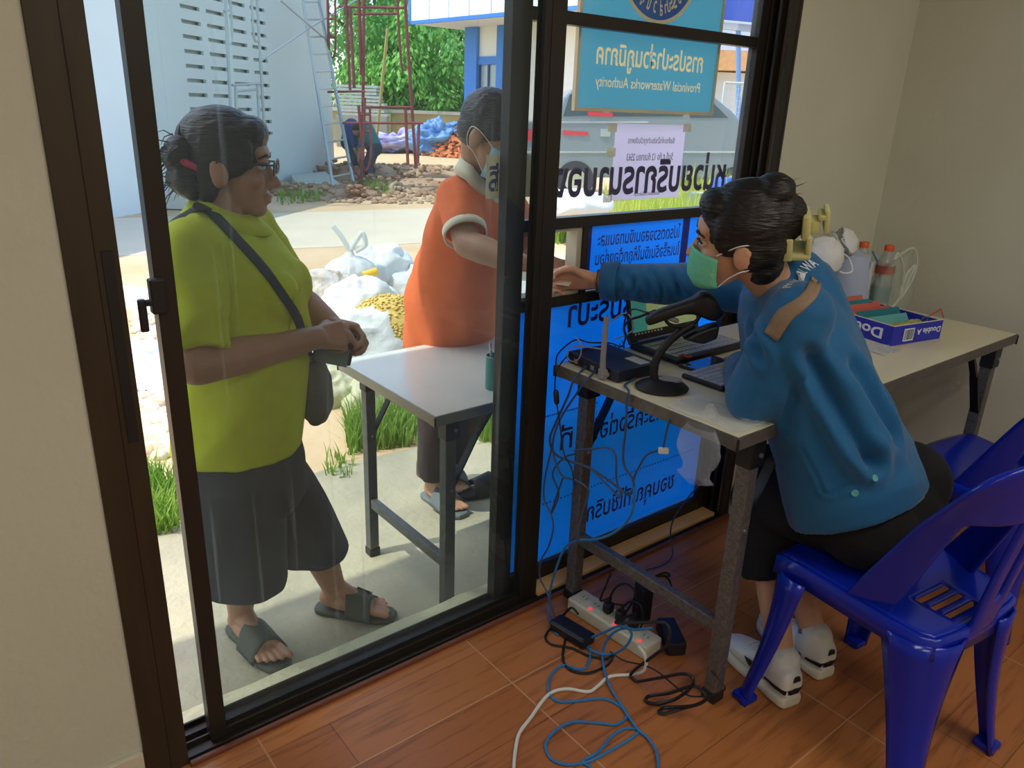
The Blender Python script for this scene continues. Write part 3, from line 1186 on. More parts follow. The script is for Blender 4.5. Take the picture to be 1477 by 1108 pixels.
# pale bucket and blue drum by the pickup
p = at(1003, 248, 2, G)
q = atd(1003, 250, 12.4)
tag(obj('plastic_bucket', MB().lathe([(0.12, G), (0.15, G + 0.35), (0.16, G + 0.36), (0.14, G + 0.36), (0.11, G + 0.04), (0, G + 0.03)], (q.x, q.y, 0)), mat('pale_green_plastic', C(180, 200, 186), 0.5), smooth=True), 'pale green bucket standing in the grass by the pickup', 'bucket')
q = atd(1048, 240, 12.2)
tag(obj('plastic_drum', MB().lathe([(0.16, G), (0.19, G + 0.1), (0.19, G + 0.55), (0.16, G + 0.62), (0, G + 0.62)], (q.x, q.y, 0)), mat('drum_blue', C(40, 92, 190), 0.5), smooth=True), 'blue drum standing in the tall grass at right', 'drum')
# car port and house far right
CPD = 22.0
co_ = atd(1060, 200, CPD)
co_.z = 0
cpx = lambda x, y: ((onplane(x, y, co_, IF) - co_).dot(IR), onplane(x, y, co_, IF).z)
t = thing('car_port', 'blue roofed shelter with blue posts far beyond the grass', 'shelter', V((co_.x, co_.y, G)))
M_roofb = mat('blue_metal_roof', C(52, 84, 190), 0.5, var=0.1, vscale=4, stretch=(6, 1, 1))
obj('roof', MB().prism([cpx(*p) for p in ((1030, -90), (1180, -70), (1180, 44), (1030, 30))], co_ - IF * 0.5, IR, ZO, IF * 0.1), M_roofb, t)
obj('beam', MB().prism([cpx(*p) for p in ((1030, 30), (1180, 46), (1180, 56), (1030, 40))], co_, IR, ZO, IF * 0.2), mat('pale_beam', C(206, 216, 222), 0.6), t)
for x in (1066, 1090):
    obj('post', MB().prism([cpx(*p) for p in ((x - 3, 40), (x + 3, 40), (x + 3, 205), (x - 3, 205))], co_ + IF * 0.02, IR, ZO, IF * 0.1), mat('pale_blue_post', C(120, 160, 210), 0.6), t)
c2_ = co_ + IF * 6
cpx2 = lambda x, y: ((onplane(x, y, c2_, IF) - c2_).dot(IR), onplane(x, y, c2_, IF).z)
t = thing('small_house', 'small white house with an orange tiled roof far behind the fence', 'house', V((c2_.x, c2_.y, G)))
obj('wall_body', MB().prism([cpx2(*p) for p in ((960, 100), (1200, 112), (1200, 200), (960, 200))], c2_, IR, ZO, IF * 4), M_bw2, t)
obj('roof', MB().prism([cpx2(*p) for p in ((950, 84), (1000, 72), (1210, 80), (1210, 106), (950, 100))], c2_ - IF * 0.5, IR, ZO, IF * 5), mat('orange_roof_tile', C(226, 168, 110), 0.8, var=0.1), t)
obj('upper_wall', MB().prism([cpx2(*p) for p in ((960, -60), (1210, -60), (1210, 80), (960, 74))], c2_ + IF * 2.5, IR, ZO, IF * 1), mat('pale_blue_wall', C(190, 208, 232), 0.8), t)
# mesh fence
fo = atd(1060, 220, 16.5)
fo.z = 0
fpx = lambda x, y: ((onplane(x, y, fo, IF) - fo).dot(IR), onplane(x, y, fo, IF).z)
t = thing('wire_fence', 'pale wire mesh fence panel behind the tall grass', 'fence', V((fo.x, fo.y, G)))
M_wire = mat('galvanised_wire', C(206, 206, 200), 0.5, metal=0.3)
for x in (1036, 1069, 1104):
    u, _ = fpx(x, 200)
    obj('post', MB().tube([fo + IR * u + V((0, 0, G)), fo + IR * u + V((0, 0, fpx(x, 118)[1]))], 0.025), M_wire, t)
wm = MB()
u0, u1 = fpx(1036, 200)[0], fpx(1120, 200)[0]
z0, z1 = G, fpx(1069, 120)[1]
for k in range(22):
    u = u0 + (u1 - u0) * k / 21
    wm.bar(fo + IR * u + V((0, 0, z0)), fo + IR * u + V((0, 0, z1)), 0.006, 0.006, up=(1, 0, 0))
for k in range(20):
    z = z0 + (z1 - z0) * k / 19
    wm.bar(fo + IR * u0 + V((0, 0, z)), fo + IR * u1 + V((0, 0, z)), 0.006, 0.006)
obj('mesh', wm, M_wire, t)
obj('top_rail', MB().tube([fo + IR * u0 + V((0, 0, z1)), fo + IR * u1 + V((0, 0, z1))], 0.022), M_wire, t)


# ---------------------------------------------------------------- loose ground cover
def blades(pts, h, w, seed, lean=0.35):
    r = random.Random(seed)
    mb = MB()
    for p in pts:
        hh = h * r.uniform(0.5, 1.15)
        a = r.uniform(0, 2 * PI)
        d = V((math.cos(a), math.sin(a), 0))
        s = V((-d.y, d.x, 0)) * w * r.uniform(0.6, 1.2)
        l = lean * r.uniform(0.2, 1.2) * hh
        b = V(p)
        m_ = b + d * l * 0.35 + V((0, 0, hh * 0.6))
        t_ = b + d * l + V((0, 0, hh))
        mb.add([b - s, b + s, m_ + s * 0.7, t_, m_ - s * 0.7], [(0, 1, 2, 4), (4, 2, 3)])
    return mb


def scatter(quad, n, seed):
    """n ground points inside a quad of photo positions"""
    r = random.Random(seed)
    q = [at(x, y, 2, G) for x, y in quad]
    out = []
    for k in range(n):
        a, b = r.random(), r.random()
        p = (q[0] * (1 - a) + q[1] * a) * (1 - b) + (q[3] * (1 - a) + q[2] * a) * b
        p.z = G - 0.015
        out.append(p)
    return out


M_grass = mat('green_grass', C(104, 150, 52), 0.7, col2=C(150, 180, 76), vscale=3, translucent=0.4)
M_tall = mat('sunlit_tall_grass', C(160, 186, 40), 0.7, col2=C(206, 208, 84), vscale=2, translucent=0.4)
tg = blades(scatter(((880, 300), (1120, 330), (1160, 225), (1000, 262)), 2600, 2), 0.75, 0.012, 3)
tg.add(*(lambda m: (m.v, m.f))(blades(scatter(((850, 330), (1120, 350), (1120, 300), (870, 292)), 1800, 3), 0.45, 0.012, 4)))
o = obj('tall_grass', tg, M_tall)
tag(o, 'tall sunlit yellow green grass growing in front of the pickup', 'grass', kind='stuff')
sg_ = MB()
for k, (quad, n, h) in enumerate(((((500, 655), (600, 640), (610, 590), (500, 600)), 900, 0.16), (((690, 640), (745, 640), (745, 600), (690, 600)), 350, 0.18),
                                  (((200, 780), (262, 765), (255, 690), (205, 690)), 420, 0.14), (((470, 690), (510, 690), (512, 660), (470, 650)), 60, 0.08),
                                  (((400, 296), (470, 290), (470, 276), (400, 280)), 160, 0.22), (((800, 352), (860, 345), (860, 338), (800, 342)), 240, 0.4),
                                  (((510, 280), (560, 282), (560, 270), (510, 268)), 120, 0.25))):
    b = blades(scatter(quad, n, 30 + k), h, 0.005 if k < 4 else 0.012, 40 + k, 0.6)
    sg_.add(b.v, b.f)
o = obj('grass_tufts', sg_, M_grass)
tag(o, 'short green grass tufts along the edge of the cement apron', 'grass', kind='stuff')


def stones(pts, s0, s1, seed, sq=0.6):
    r = random.Random(seed)
    mb = MB()
    for p in pts:
        s = r.uniform(s0, s1)
        F = Matrix.Rotation(r.uniform(0, PI), 3, 'Z')
        mb.ell(V(p) + V((0, 0, s * 0.3)), (s, s * r.uniform(0.6, 1), s * sq), F, n=7, m=5)
    return mb


M_peb = mat('pale_pebbles', C(206, 178, 140), 0.85, col2=C(232, 222, 204), vscale=14)
o = obj('pebbles', stones(scatter(((196, 660), (250, 655), (240, 420), (195, 430)), 620, 9), 0.018, 0.055, 10), M_peb, smooth='all')
tag(o, 'pale rounded pebbles spread over the soil beyond the door gap', 'pebbles', kind='stuff')
M_rub = mat('red_soil_rubble', C(150, 108, 80), 0.95, col2=C(186, 164, 132), vscale=1.5)
rb_ = stones(scatter(((430, 292), (680, 296), (650, 240), (540, 236)), 1500, 11), 0.02, 0.075, 12)
for px, py, D, r3 in ((525, 262, 16.2, (1.3, .6, .35)), (590, 258, 16.6, (1.4, .7, .3)), (470, 283, 13.6, (1.0, .5, .16)), (640, 275, 15, (1.6, .7, .2))):
    c = atd(px, py, D)
    rb_.ell(V((c.x, c.y, G)), r3, frame(IF))
    b = stones([V((c.x, c.y, G)) + IR * random.uniform(-1, 1) * r3[0] + IF * random.uniform(-1, 0.2) * r3[1] + V((0, 0, r3[2] * random.random())) for k in range(160)], 0.02, 0.08, px)
    rb_.add(b.v, b.f)
o = obj('soil_rubble', rb_, M_rub, smooth='all')
tag(o, 'reddish soil and rubble strewn in front of the scaffold frames', 'rubble', kind='stuff')
rd = MB()
q = [V((p.x, p.y, G - 0.008)) for p in (at(60, 372, 2, G), at(1100, 330, 2, G), at(1000, 288, 2, G), at(100, 316, 2, G))]
rd.add(q + [p - V((0, 0, 0.05)) for p in q], [(0, 1, 2, 3), (4, 5, 6, 7), (0, 1, 5, 4), (1, 2, 6, 5), (2, 3, 7, 6), (3, 0, 4, 7)])
struct('ground_road', rd, mat('pale_road', C(206, 196, 172), 0.95, var=0.05, vscale=1.5))
# board lying by the white wall
bd = MB()
q = [at(*p, 2, G) for p in ((420, 268), (470, 262), (498, 278), (436, 284))]
q = [V((p.x, p.y, G + 0.02 + 0.12 * (k in (0, 1)))) for k, p in enumerate(q)]
bd.add(q + [p + V((0, 0, 0.06)) for p in q], [(0, 1, 2, 3), (4, 5, 6, 7), (0, 1, 5, 4), (1, 2, 6, 5), (2, 3, 7, 6), (3, 0, 4, 7)])
tag(obj('cement_board', bd, mat('grey_board', C(176, 180, 168), 0.9)), 'grey cement board lying on the ground beside the ladder foot', 'board')

# ---------------------------------------------------------------- sacks
M_sack = mat('white_woven_sack', C(222, 224, 218), 0.7, var=0.06, vscale=6, bump=0.5, bscale=16)
M_sack2 = mat('dusty_sack', C(190, 190, 156), 0.8, var=0.1, vscale=5, bump=0.5, bscale=14)
M_sackp = mat('dirty_white_sack', C(226, 216, 212), 0.8, col2=C(168, 156, 120), vscale=12, bump=0.6, bscale=30)
sk_ = [((468, 432), 5.2, (.26, .20, .20), M_sackp, 'dirty white sack speckled with grit at the left of the pile'),
       ((545, 388), 5.7, (.26, .20, .17), M_sack, 'white printed sack on the top right of the pile'),
       ((520, 440), 5.0, (.24, .20, .18), M_sack, 'crumpled white sack in the middle of the pile'),
       ((528, 505), 4.7, (.32, .26, .26), M_sack, 'large smooth white sack in front of the yellow grain'),
       ((490, 578), 4.35, (.17, .17, .20), M_sack2, 'dusty sack leaning under the left corner of the outdoor table'),
       ((540, 585), 4.35, (.20, .17, .20), M_sack2, 'dusty sack slumped behind the left legs of the outdoor table'),
       ((650, 450), 5.3, (.34, .24, .24), M_sack, 'white sack hidden mostly behind the man in orange'),
       ((722, 452), 5.3, (.30, .24, .28), M_sack, 'white sack showing to the right of the man in orange'),
       ((726, 395), 5.8, (.26, .22, .18), M_sack2, 'dusty pale sack on top at the right of the man'),
       ((206, 446), 6.2, (.34, .24, .18), M_sack, 'white sack on the pebbles seen through the door gap'),
       ((608, 420), 5.8, (.30, .24, .22), M_sack, 'white sack behind the back of the man in orange'),
       ((500, 540), 4.75, (.26, .2, .2), M_sackp, 'dirty white sack at the bottom of the pile'),
       ((835, 296), 9.5, (.5, .3, .18), M_sack, 'white sack lying in the yard under the vinyl lettering')]
for k, (p, D, r3, mt, lb) in enumerate(sk_):
    c = atd(p[0], p[1], D)
    if c.z - r3[2] > G and k not in (1, 8, 10):
        c.z = max(G + r3[2] * 0.9, c.z - 0.1) if c.z - r3[2] - G > 0.3 else c.z
    crumple(c, (r3[0] * 1.1, r3[1] * 1.1, r3[2]), r3[0] * 0.2, k + 20, mt, 'sack', lb, 'sack', 'sacks in the yard', fr=3.4)
# plastic bag knotted with two handles
c = atd(506, 396, 5.45)
t = thing('tied_bag', 'white plastic bag knotted with two upright handles on the pile', 'bag', c)
M_bagw = mat('white_thin_plastic', C(236, 238, 232), 0.4, translucent=0.3)
bl = blob(MB().ell(c, (.2, .17, .13)).cap(c + V((0, 0, .1)), c + V((0, 0, .17)), .05, .02), 0.012, 2, lambda p, n: 0.012 * abs(noise.noise(V((math.atan2(p.y - c.y, p.x - c.x) * 6, 0, 0)))) + .006 * noise.noise(p * 30))
obj('bag_body', bl, M_bagw, t, smooth='all')
for s in (-1, 1):
    k0 = c + V((0, 0, .165))
    obj('handle', MB().tube(spline([k0, k0 + IR * .05 * s + V((0, 0, .08)), k0 + IR * (.09 * s) + V((0, 0, .13)), k0 + IR * .11 * s + V((0, 0, .05)), k0 + IR * .04 * s])if s > 0 else spline([k0, k0 - IR * .05 + V((0, 0, .09)), k0 - IR * .11 + V((0, 0, .17))]), .018), M_bagw, t, smooth=True)
c = atd(524, 398, 5.2)
tag(obj('yellow_bottle', MB().cyl(c, c + V((.09, -.03, .03)), .03, .026), mat('yellow_plastic', C(236, 186, 40), 0.4), smooth=True), 'small yellow bottle lying among the white sacks', 'bottle')
# grain
c = atd(562, 468, 4.75)
r = random.Random(3)
gm = MB().ell((c.x, c.y, c.z - .14), (.30, .28, .32), n=24, m=14)
pts = []
for k in range(1600):
    d = N(V((r.gauss(0, 1), r.gauss(0, 1), abs(r.gauss(0, 1)) * .8 - .2)))
    pts.append(V((c.x + d.x * .30, c.y + d.y * .28, c.z - .14 + d.z * .32)))
b = stones(pts, .007, .012, 5)
gm.add(b.v, b.f)
tag(obj('yellow_grain', gm, mat('yellow_grain', C(200, 166, 70), 0.8, col2=C(226, 200, 116), vscale=40), smooth='all'), 'mound of yellow grain spilling from the sacks beside the man', 'grain', kind='stuff')
c = at(214, 530, 2, G)
crumple(c + V((0, 0, .02)), (.32, .5, .06), .05, 44, mat('blue_white_sheet', C(150, 190, 236), 0.6, col2=C(236, 240, 244), vscale=5), 'plastic_sheet', 'blue and white plastic sheet half buried in the pebbles', 'sheet')
# ---------------------------------------------------------------- signs on and behind the glass (read from outside, so mirrored from the room)
XO, ZO = V((-1, 0, 0)), V((0, 0, 1))
M_blue = mat('blue_banner_film', C(40, 184, 255), 0.5, translucent=0.9)
M_blue2 = mat('dark_blue_banner_film', C(30, 60, 170), 0.5, translucent=0.5)
M_ink = mat('dark_blue_ink', C(14, 30, 120), 0.6)
yb = 1.5685
bn = thing('blue_banner', 'large blue banner with dark lettering and dotted lines covering lower glass', 'banner', (1.73, yb, 0.06))
obj('film', MB().box((1.283, yb, 0.064), (2.178, yb + 0.0012, 0.896)), M_blue, bn)
yl = yb - 0.0006
lettering('heading', 'การประปา', (1.655, yl, 0.865), XO, ZO, 0.36, M_ink, bn, bold=0.02, height=0.085)
lettering('text_line', 'หน่วยบริการ (นาบอง)', (1.78, yl, 0.725), XO, ZO, 0.50, M_ink, bn, bold=0.012, height=0.06)
lettering('text_line', 'เวลาทำการ', (1.98, yl, 0.61), XO, ZO, 0.24, M_ink, bn, bold=0.012, height=0.055)
lettering('text_line', 'วันรับชำระครั้งต่อไป', (1.86, yl, 0.47), XO, ZO, 0.56, M_ink, bn, bold=0.012, height=0.08)
lettering('text_line', 'ที่', (1.50, yl, 0.475), XO, ZO, 0.05, M_ink, bn, bold=0.012, height=0.085)
lettering('text_line', 'ขอบคุณที่ใช้บริการ', (1.80, yl, 0.165), XO, ZO, 0.50, M_ink, bn, bold=0.015, height=0.105)
for z, n, x0, x1 in ((0.265, 54, 1.36, 2.14), (0.365, 0, 1.4, 2.1), (0.56, 34, 1.33, 1.62)):
    if n:
        d = MB()
        for k in range(n):
            x = x0 + (x1 - x0) * k / (n - 1)
            d.box((x - 0.0028, yl - 0.0004, z - 0.0028), (x + 0.0028, yl, z + 0.0028))
        obj('dotted_line', d, M_ink, bn)
b2 = thing('blue_banner', 'small blue banner with two rows of lettering beside the service hatch', 'banner', (1.8, yb, 0.93))
obj('film', MB().box((1.522, yb, 0.927), (2.178, yb + 0.0012, 1.111)), M_blue, b2)
eb = MB()
eb.box((1.520, yb - 0.001, 0.927), (1.546, yb - 0.0002, 1.111))
eb.box((1.942, yb - 0.001, 0.927), (1.975, yb - 0.0002, 1.111))
eb.box((1.546, yb - 0.001, 0.927), (1.942, yb - 0.0002, 0.958))
obj('film_edge', eb, M_blue2, b2)
lettering('text_line', 'โปรดตรวจสอบเงินทอนและ', (1.752, yl, 1.073), XO, ZO, 0.36, M_ink, b2, bold=0.01, height=0.045)
lettering('text_line', 'ใบเสร็จรับเงินให้ถูกต้องก่อน', (1.752, yl, 1.012), XO, ZO, 0.37, M_ink, b2, bold=0.01, height=0.058)

# teal office sign hung outside
M_teal = mat('teal_acrylic', C(84, 176, 200), 0.4, translucent=0.55)
M_gold = mat('pale_gold_lettering', C(255, 242, 196), 0.6)
M_navy = mat('emblem_blue', C(56, 104, 176), 0.5, translucent=0.5)
ys = 1.604
sg = thing('office_sign', 'teal office sign with round emblem and pale gold lettering hung outside', 'sign', (1.775, ys, 1.415))
from mathutils.geometry import delaunay_2d_cdt


def cut_sheet(x0, z0, x1, z1, y, texts):
    """upright sheet with the letters left out as openings"""
    vs = [(x0, z0), (x1, z0), (x1, z1), (x0, z1)]
    ed = [(0, 1), (1, 2), (2, 3), (3, 0)]
    tv, tf = [], []
    for v, f in texts:
        k, kt = len(vs), len(tv)
        vs += [(q[0], q[2]) for q in v]
        tv += [(q[0], 0.0, q[2]) for q in v]
        tf += [tuple(i + kt for i in g) for g in f]
        cnt = {}
        for g in f:
            for i in range(len(g)):
                e = tuple(sorted((g[i], g[(i + 1) % len(g)])))
                cnt[e] = cnt.get(e, 0) + 1
        ed += [(a + k, b + k) for (a, b), c in cnt.items() if c == 1]
    r = delaunay_2d_cdt([V(q) for q in vs], ed, [], 1, 1e-6)
    bt = BVHTree.FromPolygons(tv, tf)
    out = []
    for g in r[2]:
        c = sum((r[0][i] for i in g), V((0, 0))) / len(g)
        if bt.ray_cast(V((c.x, -1, c.y)), V((0, 1, 0)))[0] is None:
            out.append(tuple(g))
    return MB().add([(q.x, y, q.y) for q in r[0]], out)


def sheet_text(body, o, w, hgt, bold):
    """filled letters only, placed mirrored on the upright sheet"""
    cu = bpy.data.curves.new('lettering', 'FONT')
    cu.body = body
    cu.resolution_u = 3
    cu.offset = bold
    ob = bpy.data.objects.new('lettering', cu)
    COL.objects.link(ob)
    me = bpy.data.meshes.new_from_object(ob.evaluated_get(bpy.context.evaluated_depsgraph_get()))
    bpy.data.objects.remove(ob)
    bm = bmesh.new()
    bm.from_mesh(me)
    bmesh.ops.remove_doubles(bm, verts=bm.verts[:], dist=1e-5)
    bm.verts.index_update()
    P_ = [v.co.copy() for v in bm.verts]
    F_ = [tuple(v.index for v in g.verts) for g in bm.faces]
    bm.free()
    xs, zs2 = [q.x for q in P_], [q.y for q in P_]
    kx, kz = w / (max(xs) - min(xs)), hgt / (max(zs2) - min(zs2))
    mx, mz = (max(xs) + min(xs)) / 2, (max(zs2) + min(zs2)) / 2
    return [(o[0] - (q.x - mx) * kx, ys, o[2] + (q.y - mz) * kz) for q in P_], F_


T1 = sheet_text('การประปาส่วนภูมิภาค', (1.775, ys, 1.557), 0.445, 0.083, 0.018)
T2 = sheet_text('Provincial Waterworks Authority', (1.775, ys, 1.488), 0.44, 0.036, 0.004)
obj('board', cut_sheet(1.489, 1.424, 2.058, 2.16, ys, (T1, T2)), M_teal, sg)
M_gold2_ = mat('pale_gold_window', C(240, 214, 150), 0.5, translucent=0.75)
obj('title', MB().add(*T1), M_gold2_, sg)
obj('subtitle', MB().add(*T2), M_gold2_, sg)
fb = MB()
for lo, hi in (((1.480, 1.415), (1.489, 2.169)), ((2.058, 1.415), (2.067, 2.169)), ((1.489, 1.415), (2.058, 1.424)), ((1.489, 2.16), (2.058, 2.169))):
    fb.box((lo[0], ys - 0.004, lo[1]), (hi[0], ys + 0.008, hi[1]))
obj('frame', fb, mat('pale_wood_edge', C(226, 204, 158), 0.5), sg)
yl2 = ys - 0.001
cx, cz = 1.775, 1.815


def disc(r0, r1, y, n=48):
    mb = MB()
    a = [V((cx + r0 * math.cos(2 * PI * k / n), y, cz + r0 * math.sin(2 * PI * k / n))) for k in range(n)]
    b = [V((cx + r1 * math.cos(2 * PI * k / n), y, cz + r1 * math.sin(2 * PI * k / n))) for k in range(n)]
    for k in range(n):
        q = (k + 1) % n
        if r0 == 0:
            mb.add([a[k], b[k], b[q]], [(0, 1, 2)])
        else:
            mb.add([a[k], b[k], b[q], a[q]], [(0, 1, 2, 3)])
    return mb


em = obj('emblem_ring', disc(0.095, 0.155, yl2), M_navy, sg)
obj('emblem_edge', disc(0.155, 0.166, yl2), M_gold, sg)
obj('emblem_centre', disc(0.0, 0.095, yl2 - 0.0002), mat('emblem_green', C(96, 190, 176), 0.5, translucent=0.6), sg)
# ring lettering, letter by letter round the lower half
word = ['กา', 'ร', 'ป', 'ระ', 'ปา', 'ส่', 'ว', 'น', 'ภู', 'มิ', 'ภา', 'ค']
for k, w in enumerate(word):
    a = math.radians(-90 + 66 - 132 * k / (len(word) - 1))
    a = PI - a if False else a
    p = V((cx + 0.123 * math.cos(a), yl2 - 0.0006, cz + 0.123 * math.sin(a)))
    u = -V((math.cos(a), 0, math.sin(a)))
    x = u.cross(V((0, -1, 0)))
    x = V((-u.z, 0, u.x)) if V((-u.z, 0, u.x)).x < 0 else V((u.z, 0, -u.x))
    t = lettering('ring_letter', w, p, x, u, 0.0125 * len([c for c in w if c not in '่ิู']), M_gold, sg, bold=0.03, height=0.032 + (0.010 if w in ('ส่', 'ภู', 'มิ') else 0))
st = MB()
for k in range(16):
    a = 2 * PI * k / 16
    r = 0.03 if k % 2 else 0.075
    st.v.append((cx + r * math.cos(a), yl2 - 0.0008, cz + r * math.sin(a)))
st.f.append(tuple(range(16)))
obj('emblem_star', st, M_gold, sg)

# paper notice taped to the glass
M_paper = mat('paper_seen_through', C(244, 238, 250), 0.8, translucent=0.8)
M_grey = mat('grey_print', C(120, 112, 130), 0.8)
yp = 1.5705
nx = V((1, 0, -0.012)).normalized()
pn = thing('paper_notice', 'white sheet of paper with small print taped to the upper glass', 'notice', (1.76, yp, 1.177))
obj('sheet', MB().box((1.612, yp, 1.177), (1.909, yp + 0.0006, 1.386)), M_paper, pn)
lettering('print', 'รับชำระค่าน้ำประปาทุกวันอังคาร', (1.764, yp - 0.0006, 1.340), XO, ZO, 0.20, M_grey, pn, bold=0.006, height=0.024)
lettering('print', 'วันที่ ๕ ถึง 12 กันยายน 2563', (1.764, yp - 0.0006, 1.298), XO, ZO, 0.20, M_grey, pn, bold=0.006, height=0.024)
lettering('print', 'ขออภัยในความไม่สะดวก', (1.764, yp - 0.0006, 1.193), XO, ZO, 0.11, M_grey, pn, bold=0.004, height=0.013)
M_tape = mat('clear_tape', C(236, 226, 190), 0.4, transparent=0.45)
for x, z in ((1.598, 1.375), (1.600, 1.31), (1.915, 1.378), (1.600, 1.185)):
    obj('tape', MB().box((x - 0.018, yp - 0.0008, z - 0.012), (x + 0.018, yp - 0.0004, z + 0.012)), M_tape, pn)
vl = lettering('vinyl_lettering', 'หน่วยบริการนาบอง', (1.757, 1.5676, 1.250), XO, ZO, 0.735, mat('dark_violet_vinyl', C(58, 44, 96), 0.5), bold=0.030, height=0.115)
tag(vl, 'dark violet vinyl lettering stuck across the upper glass', 'lettering')
# cream card beyond the left pane, standing in for a reflection in the glass
cd = thing('reflection_card', 'small cream card with two letters standing in for a reflection behind the door stile', 'card', (1.235, 1.59, 1.19))
obj('card', MB().box((1.184, 1.588, 1.198), (1.33, 1.589, 1.305)), mat('cream_card', C(226, 218, 190), 0.8, translucent=0.35), cd)
lettering('print', 'สี', (1.208, 1.5874, 1.25), (1, 0, 0), ZO, 0.032, M_ink, cd, bold=0.02, height=0.07)
# ---------------------------------------------------------------- folding tables
M_top = mat('pale_laminate', C(214, 206, 176), 0.38, var=0.05, vscale=14, stretch=(0.15, 1, 1))
M_edge = mat('grey_edge_metal', C(104, 98, 92), 0.45, metal=0.4, var=0.2, vscale=30)
M_leg = mat('hammered_grey_steel', C(112, 108, 104), 0.4, metal=0.5, var=0.25, vscale=90, bump=0.25, bscale=160)
M_black = mat('black_plastic', C(22, 22, 25), 0.4)
M_bolt = mat('bright_bolt', C(190, 190, 190), 0.3, metal=0.9)


def folding_table(name, label, x0, x1, y0, y1, z0, zt, mt, me, ml, lx, ends=(0, 1), ins=0.05):
    t = thing(name, label, 'table', ((x0 + x1) / 2, (y0 + y1) / 2, z0))
    obj('tabletop', MB().box((x0 + 0.004, y0 + 0.004, zt - 0.024), (x1 - 0.004, y1 - 0.004, zt)), mt, t, bevel=0.001)
    e = MB()
    e.box((x0, y0, zt - 0.032), (x1, y0 + 0.004, zt - 0.0008)).box((x0, y1 - 0.004, zt - 0.032), (x1, y1, zt - 0.0008))
    e.box((x0, y0 + 0.004, zt - 0.032), (x0 + 0.004, y1 - 0.004, zt - 0.0008)).box((x1 - 0.004, y0 + 0.004, zt - 0.032), (x1, y1 - 0.004, zt - 0.0008))
    e.box((x0, y0 + 0.004, zt - 0.034), (x1, y0 + 0.03, zt - 0.03)).box((x0, y1 - 0.03, zt - 0.034), (x1, y1 - 0.004, zt - 0.03))
    obj('edge_band', e, me, t, bevel=0.001)
    for x in (x0, x1):
        for y in (y0, y1):
            obj('corner_cap', MB().rbox((x - 0.003, y - 0.003, zt - 0.036), (x + 0.003, y + 0.003, zt - 0.004), 0.002), M_black, t)
    w = 0.036
    for s, xl in ((1, lx[0]), (-1, lx[1])):
        for y in (y0 + ins, y1 - ins):
            lg = obj('leg', MB().box((xl - w / 2, y - w / 2, z0 + 0.02), (xl + w / 2, y + w / 2, zt - 0.10)), ml, t, bevel=0.003)
            obj('foot_cap', MB().rbox((xl - w / 2 - 0.003, y - w / 2 - 0.003, z0), (xl + w / 2 + 0.003, y + w / 2 + 0.003, z0 + 0.032), 0.004), M_black, lg)
            obj('bracket', MB().box((xl - w / 2 - 0.003, y - w / 2 - 0.003, zt - 0.105), (xl + w / 2 + 0.012, y + w / 2 + 0.003, zt - 0.032)), M_black, lg, bevel=0.002)
            obj('bolt', MB().cyl((xl + 0.012, y - w / 2 - 0.007, zt - 0.075), (xl + 0.012, y - w / 2 - 0.002, zt - 0.075), 0.006, n=8), M_bolt, lg)
            obj('bolt', MB().cyl((xl, y - w / 2 - 0.005, zt - 0.27), (xl, y - w / 2 + 0.001, zt - 0.27), 0.005, n=8), M_bolt, lg)
            obj('brace', MB().bar((xl + s * 0.012, y, zt - 0.27), (xl + s * 0.10, y, zt - 0.12), 0.006, 0.026, up=(0, 1, 0)).bar((xl + s * 0.10, y, zt - 0.12), (xl + s * 0.165, y, zt - 0.036), 0.012, 0.020, up=(0, 1, 0)), M_black, lg)
        obj('stretcher', MB().box((xl - 0.012, y0 + ins + w / 2, z0 + 0.20), (xl + 0.012, y1 - ins - w / 2, z0 + 0.235)), ml, t, bevel=0.002)
    return t


ZT = 0.77
TBL = (1.334, 2.860, 0.864, 1.459)
folding_table('folding_table', 'long cream topped folding table indoors with cables hanging from its end', TBL[0], TBL[1], TBL[2], TBL[3], 0.0, ZT, M_top, M_edge, M_leg, (1.435, 2.76), ins=0.032)
M_top2 = mat('white_laminate', C(214, 216, 208), 0.22, var=0.03, vscale=6)
M_leg2 = mat('painted_grey_steel', C(92, 96, 96), 0.45, metal=0.3, var=0.15, vscale=40)
folding_table('folding_table', 'white topped folding table standing outdoors between the two customers', 1.084, 2.284, 1.665, 2.262, G, 0.60, M_top2, mat('pale_edge_metal', C(150, 150, 140), 0.4, metal=0.5), M_leg2, (1.165, 2.19), ins=0.055)

# ---------------------------------------------------------------- moulded plastic chairs
M_chair = mat('blue_plastic', C(12, 38, 165), 0.17, spec=0.5, var=0.06, vscale=5, bump=0.012, bscale=200)


